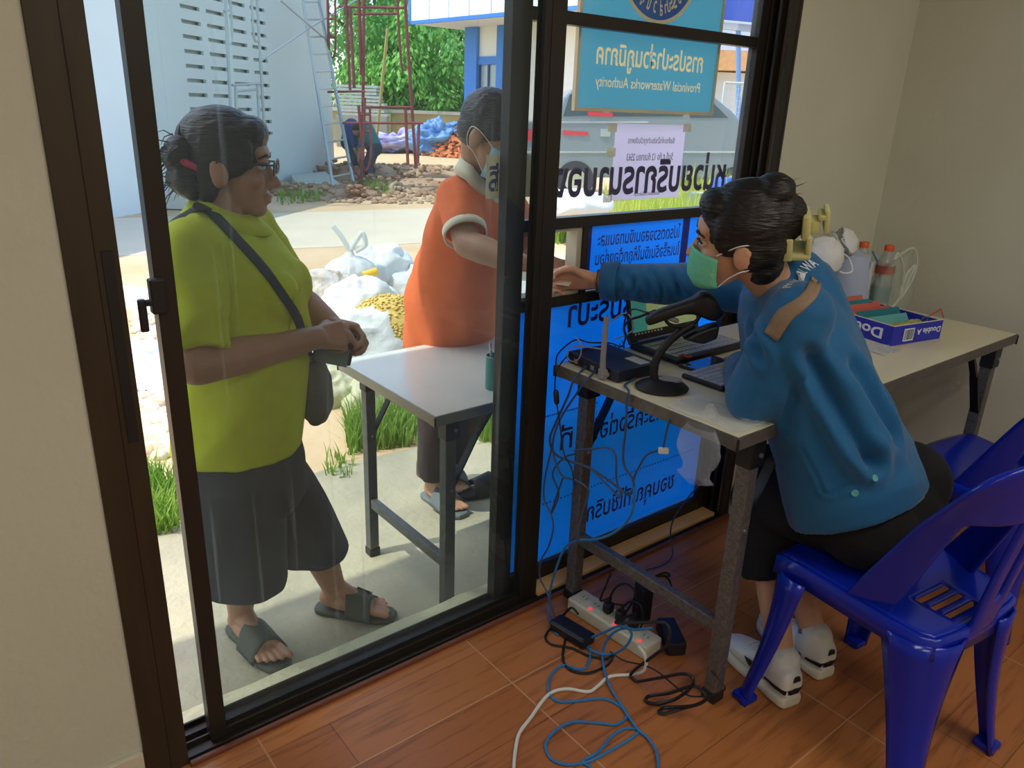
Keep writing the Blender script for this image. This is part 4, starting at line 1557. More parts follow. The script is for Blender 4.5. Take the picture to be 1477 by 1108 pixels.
def make_chair(label, loc, rotz):
    t = thing('plastic_chair', label, 'chair', (0, 0, 0), 'blue plastic chairs')
    # seat: dished sheet with slots, turned down at the rim
    nx, ny = 24, 24
    P = []

    def hw(v):
        return 0.168 + 0.042 * v

    def sp(u, v):
        # u -1..1 across, v 0..1 back to front, rounded corners
        y = -0.185 + 0.385 * v
        e = abs(2 * v - 1)
        k = 1 - 0.10 * max(0, (e - 0.72) / 0.28) ** 2
        x = u * hw(v) * k
        y = -0.185 + 0.385 * (0.5 + (v - 0.5) * (1 - 0.05 * abs(u) ** 3))
        z = 0.418 + 0.028 * v - 0.014 * (1 - u * u) * (1 - (2 * v - 1) ** 2) - 0.02 * max(0, (v - 0.85) / 0.15) ** 2
        return V((x, y, z))
    sb = MB()
    for i in range(nx + 1):
        for j in range(ny + 1):
            sb.v.append(tuple(sp(2 * i / nx - 1, j / ny)))
    for i in range(nx):
        for j in range(ny):
            if j in (2, 4, 6) and 8 <= i <= 15:
                continue
            a = i * (ny + 1) + j
            sb.f.append((a, a + ny + 1, a + ny + 2, a + 1))
    st = obj('seat', sb, M_chair, t, smooth='all', solid=0.005)
    rim = []
    path = [(i / 12 * 2 - 1, 1.0) for i in range(12)] + [(1.0, 1 - j / 12) for j in range(12)] + [(1 - i / 12 * 2, 0.0) for i in range(12)] + [(-1.0, j / 12) for j in range(12)]
    for u, v in path:
        p = sp(u, v)
        o = V((p.x, p.y - 0.0, 0))
        o = N(o)
        rim.append([p + V((0, 0, 0.002)), p + o * 0.010 + V((0, 0, -0.004)), p + o * 0.013 + V((0, 0, -0.050)), p + o * 0.007 + V((0, 0, -0.050)), p + o * 0.004 + V((0, 0, -0.008))])
    rb = MB().loft(rim + [rim[0]], caps=False)
    obj('seat_rim', rb, M_chair, t, smooth='all')
    # legs: curved corner plates, wide at the top
    for sx in (-1, 1):
        for fr in (1, -1):
            top = V((sx * (0.19 if fr > 0 else 0.150), 0.170 if fr > 0 else -0.165, 0.40))
            foot = V((sx * 0.235 if fr > 0 else sx * 0.180, 0.205 if fr > 0 else -0.215, 0))
            out = math.atan2(fr, sx)
            rows = []
            for k in range(11):
                q = k / 10
                c = top.lerp(foot, q) + V((0, 0, 0))
                bow = 0.012 * math.sin(PI * q)
                c = c - V((math.cos(out), math.sin(out), 0)) * bow
                r = (0.052 * (1 - q) ** 1.6 + 0.034) * (1.12 if fr < 0 else 1.0)
                cc = c - V((math.cos(out), math.sin(out), 0)) * r * 0.8
                ang = [out + math.radians(a) for a in (-66, -45, -22, 0, 22, 45, 66)]
                outer = [cc + V((math.cos(a), math.sin(a), 0)) * r for a in ang]
                inner = [cc + V((math.cos(a), math.sin(a), 0)) * (r - 0.006) for a in reversed(ang)]
                rows.append(outer + inner)
            lg = obj('leg', MB().loft(rows), M_chair, t, smooth='all')
            c = foot - V((math.cos(out), math.sin(out), 0)) * 0.012
            obj('foot', MB().rbox((c.x - 0.024, c.y - 0.024, 0), (c.x + 0.024, c.y + 0.024, 0.022), 0.007), M_chair, lg, smooth=True)
    # backrest: bowed panel with an opening above the seat
    nu, nv = 30, 26
    bb = MB()

    def bp(u, v):
        w = 0.188 + 0.032 * v - 0.03 * max(0, (v - 0.86) / 0.14) ** 2
        x = u * w
        z = 0.398 + 0.455 * v - 0.035 * abs(u) ** 4 * max(0, (v - 0.6) / 0.4)
        y = -0.192 - 0.05 * v - 0.025 * v * v + abs(u) ** 3 * (0.22 * (1 - v) + 0.045 * v)
        return V((x, y, z))
    for i in range(nu + 1):
        for j in range(nv + 1):
            bb.v.append(tuple(bp(2 * i / nu - 1, j / nv)))
    for i in range(nu):
        for j in range(nv):
            u, v = abs(2 * (i + 0.5) / nu - 1), (j + 0.5) / nv
            if 0.04 < v < 0.66 and 0.26 + 0.1 * max(0, v - .4) < u < 0.83:
                continue
            if 0.20 < v < 0.60 and u < 0.05:
                continue
            a = i * (nv + 1) + j
            bb.f.append((a, a + nv + 1, a + nv + 2, a + 1))
    b = obj('backrest', bb, M_chair, t, smooth='all')
    md = b.modifiers.new('solid', 'SOLIDIFY')
    md.thickness = 0.014
    md.offset = 0
    md = b.modifiers.new('sub', 'SUBSURF')
    md.levels = md.render_levels = 2
    t.location = loc
    t.rotation_euler = (0, 0, rotz)
    return t


CH = make_chair('blue plastic chair that the woman in the blue jacket sits on', (1.70, 0.62, 0), math.radians(-7))
dup(CH, (2.49, 0.735, 0), math.radians(-4), 'empty blue plastic chair beside the white wall')
# ---------------------------------------------------------------- people: shared builders
def head_frame(f, u):
    f = N(V(f))
    s = N(f.cross(V(u)))          # the person's right
    u = N(s.cross(f))
    return s, f, u


class Head:
    def __init__(s, c, f, u=(0, 0, 1), k=1.0):
        s.c = V(c)
        s.s, s.f, s.u = head_frame(f, u)
        s.F = Matrix((s.s, s.f, s.u)).transposed()
        s.k = k

    def p(s, a, b, c):
        return s.c + (s.s * a + s.f * b + s.u * c) * s.k

    def ell(s, mb, a, b, c, r):
        mb.ell(s.p(a, b, c), tuple(x * s.k for x in r), s.F, n=20, m=14)

    def add(s, mb, nose=1.0):
        """skull, face, jaw, nose, lips, ears"""
        e = lambda *a: s.ell(mb, *a)
        e(0, -0.012, 0.028, (0.073, 0.092, 0.088))
        e(0, 0.030, -0.030, (0.060, 0.058, 0.085))
        e(0, 0.040, -0.082, (0.046, 0.045, 0.036))
        e(0, 0.062, -0.100, (0.024, 0.024, 0.018))
        e(0, 0.068, 0.034, (0.054, 0.022, 0.022))
        e(0, 0.074, 0.016, (0.050, 0.014, 0.010))
        for q in (-1, 1):
            e(0.036 * q, 0.060, -0.030, (0.024, 0.024, 0.022))
            e(0.076 * q, -0.012, -0.018, (0.010, 0.022, 0.032))
            e(0.080 * q, -0.020, -0.010, (0.006, 0.014, 0.024))
        mb.cap(s.p(0, 0.084, 0.002), s.p(0, 0.106 * nose, -0.036), 0.008 * s.k, 0.012 * s.k)
        e(0.009, 0.094, -0.040, (0.009, 0.011, 0.008))
        e(-0.009, 0.094, -0.040, (0.009, 0.011, 0.008))
        e(0, 0.086, -0.066, (0.022, 0.012, 0.0065))
        e(0, 0.084, -0.078, (0.020, 0.012, 0.0075))

    def eyes(s, parent, brow=True):
        for q in (-1, 1):
            o = obj('eye', MB().ell(s.p(0.031 * q, 0.076, 0.002), tuple(x * s.k for x in (0.014, 0.011, 0.0085)), s.F), M_eye, parent, smooth='all')
            obj('iris', MB().ell(s.p(0.031 * q, 0.083, 0.002), tuple(x * s.k for x in (0.0058, 0.0052, 0.0062)), s.F), M_iris, o, smooth='all')
            obj('eyelid', MB().tube([s.p(0.016 * q, 0.084, 0.004), s.p(0.03 * q, 0.088, 0.011), s.p(0.046 * q, 0.078, 0.006)], 0.0028 * s.k, n=6), M_hair, o, smooth=True)
            if brow:
                obj('eyebrow', MB().tube([s.p(0.013 * q, 0.090, 0.024), s.p(0.033 * q, 0.088, 0.030), s.p(0.052 * q, 0.072, 0.022)], [0.003 * s.k, 0.004 * s.k, 0.002 * s.k], n=6), M_hair, parent, smooth=True)


def hand(mb, w, d, pn, ts, curls=(30, 35, 40, 45), thumb=(0.5, 0.6), k=1.0, spread=1.0):
    """hand from the wrist w along d; palm faces pn; thumb on the side ts"""
    d = N(V(d))
    pn = V(pn)
    pn = N(pn - d * pn.dot(d))
    ts = V(ts)
    ts = N(ts - d * ts.dot(d) - pn * ts.dot(pn))
    w = V(w)
    lens = ((0.040, 0.024, 0.019), (0.045, 0.027, 0.020), (0.041, 0.025, 0.019), (0.032, 0.019, 0.017))
    offs = (0.030, 0.010, -0.010, -0.028)
    for i in range(4):
        o = offs[i] * k
        kn = w + d * (0.082 - 0.004 * abs(i - 1)) * k + ts * o
        mb.cap(w + ts * o * 0.55 + d * 0.006 * k, kn, 0.0145 * k, 0.0118 * k)
        mb.cap(w + ts * o * 0.6 + d * 0.02 * k + pn * 0.006 * k, kn + pn * 0.004 * k - d * .015, 0.0125 * k, 0.009 * k)
        p = kn
        a = 0
        sp_ = ts * (0.10 * spread * (1.5 - i) / 1.5)
        for j, l in enumerate(lens[i]):
            a += math.radians(curls[i] * (0.8 if j == 0 else 1.0))
            v = N(d * math.cos(a) + pn * math.sin(a) + sp_ * math.cos(a))
            q = p + v * l * k
            mb.cap(p, q, (0.0092 - 0.0007 * j) * k, (0.0085 - 0.0008 * j) * k, n=10)
            p = q
    b = w + d * 0.022 * k + ts * 0.020 * k + pn * 0.006 * k
    t1 = b + N(d * 0.75 + ts * 0.65 * thumb[0] * 2 + pn * 0.35) * 0.042 * k
    t2 = t1 + N(d * 0.9 + ts * 0.15 * thumb[0] + pn * thumb[1]) * 0.030 * k
    t3 = t2 + N(d * 0.85 - ts * 0.2 + pn * thumb[1] * 1.1) * 0.024 * k
    mb.cap(w + ts * 0.012 * k, b, 0.014 * k, 0.0135 * k)
    mb.cap(b, t1, 0.0140 * k, 0.0112 * k)
    mb.cap(t1, t2, 0.0108 * k, 0.0096 * k)
    mb.cap(t2, t3, 0.0096 * k, 0.0080 * k)


def foot(mb, ankle, heel, toe, k=1.0):
    """bare foot from the ankle; heel and toe on the sole line"""
    heel, toe = V(heel), V(toe)
    d = N(toe - heel)
    sd = N(d.cross(V((0, 0, 1))))
    L_ = (toe - heel).length
    mb.cap(ankle, heel + d * 0.045 + V((0, 0, 0.04)), 0.036 * k, 0.036 * k)
    mb.cap(heel + d * 0.035 + V((0, 0, 0.036)), heel + d * L_ * 0.62 + V((0, 0, 0.026)), 0.034 * k, 0.026 * k)
    mb.cap(ankle, heel + d * L_ * 0.55 + V((0, 0, 0.034)), 0.034 * k, 0.024 * k)
    for q in (-1, 1):
        mb.cap(heel + d * 0.06 + sd * 0.008 * q + V((0, 0, 0.03)), heel + d * L_ * 0.68 + sd * 0.024 * q + V((0, 0, 0.02)), 0.028 * k, 0.021 * k)
    return d, sd, L_


def toes(mb, heel, d, sd, L_, inner, k=1.0):
    for i, (o, l, r) in enumerate(((0.031, 1.0, 0.0120), (0.008, 0.985, 0.0082), (-0.011, 0.95, 0.0078), (-0.029, 0.905, 0.0074), (-0.045, 0.85, 0.0072))):
        a = heel + d * L_ * 0.68 + sd * inner * o * 0.85 + V((0, 0, 0.018))
        b = heel + d * (L_ * l - r) + sd * inner * o + V((0, 0, 0.013))
        mb.cap(a, b, r * 1.05 * k, r * k, n=10)


def cloth(name, mb, m, parent, voxel=0.008, smooth=4, amp=0.004, scale=9.0, axis=None, grooves=(), seed=0):
    """garment skin with soft wrinkles; grooves are (points, depth, width)"""
    me = blob(mb, voxel, smooth)
    nr = [v.normal.copy() for v in me.vertices]
    segs = []
    for pts, dp, w in grooves:
        pts = [V(p) for p in pts]
        segs += [(pts[i], pts[i + 1], dp, w) for i in range(len(pts) - 1)]
    ax = N(V(axis)) if axis is not None else None
    for v, n in zip(me.vertices, nr):
        c = v.co
        q = c * scale
        if ax is not None:
            q = q - ax * (ax.dot(q) * 0.68)
        q = q + V((seed, seed * 2, seed * 3))
        f = (abs(noise.noise(q)) * -1.4 + 0.35 + 0.5 * noise.noise(q * 2.3)) * amp
        for a, b, dp, w in segs:
            ab = b - a
            t = max(0, min(1, (c - a).dot(ab) / ab.length_squared))
            dd = (c - a - ab * t).length
            if dd < 4 * w:
                e = dd / w
                f += dp * (-math.exp(-e * e) + 0.55 * math.exp(-(e - 2) ** 2))
        v.co = c + n * f
    return obj(name, me, m, parent, smooth='all')


def bvh_of(o):
    me = o.data
    off = base_of(o)
    return BVHTree.FromPolygons([v.co + off for v in me.vertices], [tuple(p.vertices) for p in me.polygons])


def patch(name, o, corners, m, parent, nu=14, nv=6, lift=0.003, bow=0.0):
    """cloth patch lying on the garment o; corners are points near its surface"""
    t = bvh_of(o)
    q = [V(p) for p in corners]
    P = []
    for i in range(nu + 1):
        row = []
        for j in range(nv + 1):
            a, b = i / nu, j / nv
            p = (q[0] * (1 - a) + q[1] * a) * (1 - b) + (q[3] * (1 - a) + q[2] * a) * b
            loc, n, _, _ = t.find_nearest(p)
            row.append(loc + n * lift)
        P.append(row)
    return obj(name, MB().grid(P), m, parent, smooth='all')


def hit(o, px, py):
    """where the line of sight through a photo position meets an object"""
    t = bvh_of(o)
    loc, n, i, d = t.ray_cast(CAM, N(ray(px, py)))
    return loc


M_skin = mat('skin_light', C(206, 158, 128), 0.5, var=0.05, vscale=14, bump=0.03, bscale=200)
M_skin2 = mat('skin_tan', C(176, 128, 100), 0.5, var=0.06, vscale=12, bump=0.03, bscale=200)
M_skin3 = mat('skin_warm', C(182, 136, 104), 0.5, var=0.06, vscale=12, bump=0.03, bscale=200)
M_hair = mat('black_hair', C(24, 20, 20), 0.42, bump=0.35, bscale=40, stretch=(1, 1, 6))
M_eye = mat('eye_white', C(220, 214, 206), 0.25)
M_iris = mat('dark_iris', C(28, 20, 16), 0.15)
# ---------------------------------------------------------------- woman in the blue jacket
M_jack = mat('blue_jacket_cloth', C(0, 92, 142), 0.75, var=0.05, vscale=30, bump=0.12, bscale=350, sheen=0.2)
M_jackd = mat('blue_jacket_seam', C(4, 78, 130), 0.8)
M_pant = mat('black_trousers', C(9, 9, 14), 0.9, var=0.1, bump=0.1, bscale=200)
bw = thing('person', 'woman in bright blue jacket and green face mask leaning across the indoor table', 'person', (1.72, 0.75, 0))
hd = Head(at(1064, 342, 1, 1.01), (-0.58, 0.80, -0.10), (-0.28, -0.08, 1.0), 0.95)
shL, shR = V((1.475, 0.855, 1.035)), V((1.70, 1.09, 1.02))
elL, wrL = V((1.462, 0.925, 0.818)), V((1.66, 1.10, 0.805))
wrR = V((1.505, 1.495, 0.972))
elR = V((1.635, 1.30, 0.985))
hipL, hipR = V((1.645, 0.72, 0.53)), V((1.80, 0.74, 0.53))
knL, knR = V((1.675, 0.995, 0.462)), V((1.82, 1.07, 0.475))
anL, anR = V((1.597, 0.815, 0.10)), V((1.752, 0.815, 0.10))
nk = V((1.59, 0.965, 1.06))
b = MB()
hd.add(b)
b.cap(nk - V((0, 0, .03)), hd.p(0, -0.03, -0.05), 0.052, 0.05)
ax = N(V((-0.16, 0.235, 0.5)))
s0, s1 = N(V((0.95, 0.28, 0))), N(V((0.69, 0.72, 0)))
pc = V((1.735, 0.735, 0.56))
b.ering([(pc - ax * 0.05, s0 * 0.15, ax.cross(s0) * 0.10), (pc + ax * 0.1, s0 * 0.13, ax.cross(s0) * 0.09), (pc + ax * 0.3, s1 * 0.13, ax.cross(s1) * 0.09), (pc + ax * 0.48, s1 * 0.12, ax.cross(s1) * 0.07)])
b.cap(shL, shR, 0.045)
for a, e, w in ((shL, elL, wrL), (shR, elR, wrR)):
    b.cap(a, e, 0.044, 0.036)
    b.cap(e, w, 0.036, 0.025)
hand(b, wrR + V((-0.008, 0.012, 0)), (-0.55, 0.80, 0.0), (-0.70, -0.60, -0.35), (-0.25, -0.1, 1.0), curls=(48, 54, 58, 62), thumb=(0.5, 0.55), k=0.95)
hand(b, wrL, (0.75, 0.6, -0.05), (0, 0, -1), (-0.6, 0.75, 0), curls=(14, 16, 18, 20), k=0.92)
for h, kq, an in ((hipL, knL, anL), (hipR, knR, anR)):
    b.cap(h, kq, 0.07, 0.05)
    b.cap(kq, an, 0.048, 0.034)
    b.cap(an, an - V((0, 0, 0.03)), 0.034, 0.034)
body = obj('body', blob(b, 0.0052, 3), M_skin, bw, smooth='all')
hd.eyes(bw)
# jacket
j = MB()
rows = []
for q, (ws, wf, sh) in enumerate(((0.205, 0.165, 0.0), (0.205, 0.160, 0.1), (0.195, 0.145, 0.3), (0.190, 0.135, 0.55), (0.190, 0.128, 0.8), (0.160, 0.105, 0.95), (0.10, 0.08, 1.05))):
    c = V((1.712, 0.755, 0.555)).lerp(V((1.592, 0.985, 1.03)), sh)
    s = N(s0.lerp(s1, min(1, sh)))
    rows.append((c, s * ws, ax.cross(s) * wf))
j.ering(rows, n=36, p=2.3)
j.cap(shL + V((0.01, 0.01, -0.015)), shR - V((0.01, 0.01, 0.01)), 0.068, 0.066)
j.cap(shL + V((0.004, 0, -0.012)), elL, 0.074, 0.064)
j.cap(elL, elL.lerp(wrL, 0.92), 0.062, 0.048)
cf0, cf1 = elR.lerp(wrR, 0.50), elR.lerp(wrR, 0.93)
j.cap(shR + V((0, 0, -0.01)), elR, 0.07, 0.06)
j.cyl(elR, cf0, 0.060, 0.054)
j.ell(elR, (0.061, 0.061, 0.061))
j.cyl(cf0, cf1, 0.052, 0.049, n=28)
# collar
j.cap(nk + V((0.0, 0.0, -0.03)), nk + V((0.010, -0.016, 0.014)), 0.080, 0.068)
j.cap(nk + V((0.035, -0.02, -0.02)), V((1.655, 0.87, 0.86)), 0.085, 0.105)
proto = obj('shape', blob(j, 0.011, 4), None)
tproto = bvh_of(proto)


def dens(l, n):
    s = spline([V((p[0], p[1], 0)) for p in l], n)
    return [(p.x, p.y) for p in s]


gr = []
for path, dp, w in ((((1162, 505), (1195, 570), (1235, 640), (1262, 675)), 0.013, 0.013), (((1225, 520), (1258, 585), (1290, 640)), 0.012, 0.013),
                    (((905, 395), (930, 440)), 0.006, 0.007), (((940, 388), (955, 420), (948, 448)), 0.006, 0.007),
                    (((968, 392), (985, 425)), 0.006, 0.007), (((880, 392), (878, 428)), 0.003, 0.003), (((1155, 640), (1180, 690), (1195, 712), (1235, 695)), 0.003, 0.004),
                    (((1085, 470), (1100, 520)), 0.008, 0.01), (((1150, 560), (1135, 620)), 0.006, 0.012), (((1270, 560), (1295, 610)), 0.006, 0.01), (((918, 402), (905, 432)), 0.005, 0.006)):
    dp, w = dp * 0.6, w * 1.25
    pts = [tproto.ray_cast(CAM, N(ray(*p)))[0] for p in dens(path, 8)]
    pts = [p for p in pts if p is not None]
    if len(pts) > 1:
        gr.append((pts, dp, w))
bpy.data.objects.remove(proto)
jk = cloth('jacket', j, M_jack, bw, 0.0075, 4, 0.004, 7, ax, gr)
# tan band over the shoulder, lettering, buttons, pocket seam
M_band = mat('tan_reflective_band', C(142, 118, 92), 0.6, bump=0.15, bscale=120)
band = [(1128, 492), (1103, 480), (1118, 452), (1140, 440), (1160, 428), (1172, 408), (1178, 396), (1184, 418), (1172, 440), (1150, 458), (1134, 474)]
up_ = [(1103, 480), (1122, 449), (1146, 433), (1162, 418), (1170, 398)]
lo_ = [(1122, 493), (1142, 463), (1160, 447), (1177, 430), (1184, 410)]
P = []
tb = bvh_of(jk)

ua, la = dens(up_, 6), dens(lo_, 6)
for (x0, y0), (x1, y1) in zip(ua, la):
    row = []
    for k in range(7):
        t = k / 6
        loc, n, i, d = tb.ray_cast(CAM, N(ray(x0 + (x1 - x0) * t, y0 + (y1 - y0) * t)))
        if loc is None:
            loc, n, i, d = tb.find_nearest(at(x0 + (x1 - x0) * t, y0 + (y1 - y0) * t, 1, 0.95))
        row.append(loc + n * 0.003)
    P.append(row)
obj('shoulder_band', MB().grid(P), M_band, bw, smooth='all', solid=0.002)
M_btn = mat('pale_teal_button', C(96, 168, 168), 0.4)
for px, py in ((1233, 711), (1261, 690)):
    loc, n, i, d = tb.ray_cast(CAM, N(ray(px, py)))
    F = n.to_track_quat('Z', 'Y').to_matrix().to_4x4()
    mb = MB().lathe([(0.0, 0.002), (0.004, 0.002), (0.0045, 0.0032), (0.0075, 0.0032), (0.008, 0.0), (0.0, 0.0)], loc, n=18, M=F)
    obj('button', mb, M_btn, bw, smooth=True)
for dy in range(0, 60, 4):
    lt0, lt1 = tb.ray_cast(CAM, N(ray(1140, 416 + dy))), tb.ray_cast(CAM, N(ray(1172, 388 + dy)))
    if lt0[0] and lt1[0]:
        break
if lt0[0] and lt1[0]:
    a, c = lt0[0], lt1[0]
    tx = text_mb('PROVINCIAL WA', 0.02)
    w = max(p[0] for p in tx.v)
    x = N(c - a)
    k = (c - a).length * 1.15 / w
    y = N(N(lt0[1] + lt1[1]).cross(x))
    vs = []
    for p in tx.v:
        q = a + x * (p[0] * k) + y * (p[1] * k * 1.7)
        loc, nn, i, d = tb.find_nearest(q)
        vs.append(loc + nn * 0.0022)
    obj('shoulder_lettering', MB().add(vs, tx.f), mat('white_thread', C(216, 222, 226), 0.6), bw)
# collar edge
cu = obj('cuff', MB().loft([[V(p) + N(wrR - elR) * o + N(V(p) - V(cc)) * g for p in ring] for o, g, cc, ring in [(0, 0, cf1, [cf1 + (N((wrR - elR).orthogonal()) * math.cos(2 * PI * k / 28) + N((wrR - elR).cross((wrR - elR).orthogonal())) * math.sin(2 * PI * k / 28)) * 0.0505 for k in range(28)]),
                                                                                                                                (-0.045, 0.002, cf1, [cf1 + (N((wrR - elR).orthogonal()) * math.cos(2 * PI * k / 28) + N((wrR - elR).cross((wrR - elR).orthogonal())) * math.sin(2 * PI * k / 28)) * 0.0525 for k in range(28)])]], caps=False), M_jack, bw, smooth='all', solid=0.003)
# trousers
t = MB()
t.ell(pc + V((0.01, -0.02, -0.01)), (0.165, 0.135, 0.125))
t.ell(hipL + V((0.0, -0.02, 0.005)), (0.11, 0.12, 0.105))
t.ell(hipR + V((-0.01, -0.02, 0.01)), (0.10, 0.115, 0.11))
t.ell(V((1.80, 0.69, 0.60)), (0.085, 0.10, 0.11))
for h, kq, an in ((hipL, knL, anL), (hipR, knR, anR)):
    t.cap(h + V((0, 0, 0.005)), kq, 0.098, 0.078)
    e = kq.lerp(an, 0.50)
    t.cyl(kq, e, 0.076, 0.074, n=24)
    t.ell(kq, (0.077, 0.077, 0.077))
cloth('trousers', t, M_pant, bw, 0.009, 4, 0.004, 8, None, seed=3)

# hair drawn back into a clip
h = MB()
hd.ell(h, 0, -0.022, 0.040, (0.086, 0.104, 0.096))
hd.ell(h, 0, -0.05, -0.005, (0.078, 0.072, 0.075))
hd.ell(h, 0, 0.045, 0.085, (0.060, 0.042, 0.030))
hd.ell(h, 0, -0.095, 0.050, (0.052, 0.040, 0.062))
hd.ell(h, 0, -0.058, -0.062, (0.058, 0.048, 0.055))
hd.ell(h, 0.0, -0.118, 0.045, (0.035, 0.030, 0.050))
hd.ell(h, 0.0, -0.075, 0.110, (0.05, 0.045, 0.035))
for q in (-1, 1):
    hd.ell(h, 0.064 * q, 0.018, 0.030, (0.016, 0.036, 0.052))
    hd.ell(h, 0.066 * q, -0.03, -0.01, (0.018, 0.03, 0.05))
h.cap(hd.p(0, -0.06, -0.03), hd.p(0, -0.055, -0.085), 0.05 * hd.k, 0.038 * hd.k)
hm = blob(h, 0.005, 3, lambda c, n: 0.0022 * noise.noise(V(((c - hd.c).dot(hd.u) * 110, (c - hd.c).dot(hd.s) * 110, (c - hd.c).dot(hd.f) * 14))))
obj('hair', hm, M_hair, bw, smooth='all')
st = MB()
r = random.Random(5)
for k in range(46):
    a = r.uniform(-1, 1)
    p0 = hd.p(a * 0.05, r.uniform(-0.11, 0.03), 0.115 - 0.03 * abs(a))
    st.tube([p0, p0 + hd.u * r.uniform(0.006, 0.014) + hd.f * r.uniform(-.014, .004), p0 + hd.u * r.uniform(0.008, 0.022) + hd.f * r.uniform(-.035, -.01) + hd.s * r.uniform(-.012, .012)], [0.0008, 0.0006, 0.0003], n=4)
obj('stray_hair', st, mat('brown_hair', C(78, 44, 34), 0.5), bw)
M_clip = mat('pale_yellow_clip', C(222, 220, 152), 0.35, translucent=0.2)
cl = MB()
Mh = Matrix.Translation(hd.c) @ hd.F.to_4x4()
cl.rbox((-0.035, -0.146, 0.000), (0.035, -0.128, 0.055), 0.006, Mh)
cl.rbox((-0.020, -0.165, 0.010), (0.020, -0.146, 0.040), 0.005, Mh)
cl.rbox((-0.022, -0.182, 0.012), (0.022, -0.172, 0.062), 0.003, Mh)
cl.rbox((-0.022, -0.176, 0.040), (0.022, -0.160, 0.052), 0.003, Mh)
cl.rbox((-0.040, -0.150, -0.042), (0.040, -0.085, -0.026), 0.006, Mh)
cl.rbox((-0.045, -0.112, -0.04), (-0.038, -0.095, 0.01), 0.003, Mh)
cl.rbox((-0.040, -0.150, -0.03), (0.040, -0.138, 0.01), 0.004, Mh)
obj('hair_clip', cl, M_clip, bw, smooth=True)
# mask
M_maskg = mat('green_mask', C(112, 206, 172), 0.7, var=0.04, bump=0.15, bscale=90)
P = []
for i in range(13):
    a = -1 + 2 * i / 12
    row = []
    for k in range(9):
        v = k / 8
        z = -0.061 - 0.098 * (v - 0.5) * (1 - 0.28 * a * a)
        g = 1 - abs(a) ** 2.2
        front = 0.112 - 0.012 * (1 - v) + 0.006 * math.sin(v * PI) - 0.030 * max(0, v - 0.75) * 4 * 0.35
        row.append(hd.p(0.071 * math.sin(a * 1.25), 0.018 + (front - 0.018) * (math.cos(a * 1.30) * 0.98 + 0.02), z + (0.0016 if k % 2 else 0)))
    P.append(row)
mk = obj('face_mask', MB().grid(P), M_maskg, bw, smooth='all', solid=0.003)
lp = MB()
M_loop = mat('white_elastic', C(226, 230, 230), 0.7)
for q in (-1, 1):
    lp = MB()
    e = hd.p(0.083 * q, -0.045, -0.012)
    lp.tube(spline([hd.p(0.067 * q, 0.045, -0.016), hd.p(0.077 * q, 0.012, 0.004), hd.p(0.083 * q, -0.010, 0.014), hd.p(0.078 * q, -0.036, 0.010), hd.p(0.072 * q, -0.042, -0.02), hd.p(0.076 * q, -0.028, -0.046), hd.p(0.080 * q, -0.006, -0.052), hd.p(0.071 * q, 0.020, -0.072), hd.p(0.066 * q, 0.040, -0.094)]), 0.0014)
    obj('ear_loop', lp, M_loop, mk, smooth=True)
# bracelet
ws = wrR.lerp(elR, 0.02)
d = N(wrR - elR)
a_, b_ = N(d.orthogonal()), None
b_ = d.cross(a_)
obj('bracelet', MB().tube([ws + (a_ * math.cos(2 * PI * k / 24) + b_ * math.sin(2 * PI * k / 24)) * 0.0295 for k in range(25)], 0.003), mat('gold_bracelet', C(190, 150, 70), 0.3, metal=0.9), bw, smooth=True)

# white trainers
M_shoe = mat('white_leather', C(222, 224, 222), 0.45, var=0.02)
M_sole = mat('cream_rubber', C(212, 208, 190), 0.6)
M_blk = mat('black_trim', C(20, 20, 24), 0.5)
M_sock = mat('grey_sock', C(122, 122, 132), 0.9)


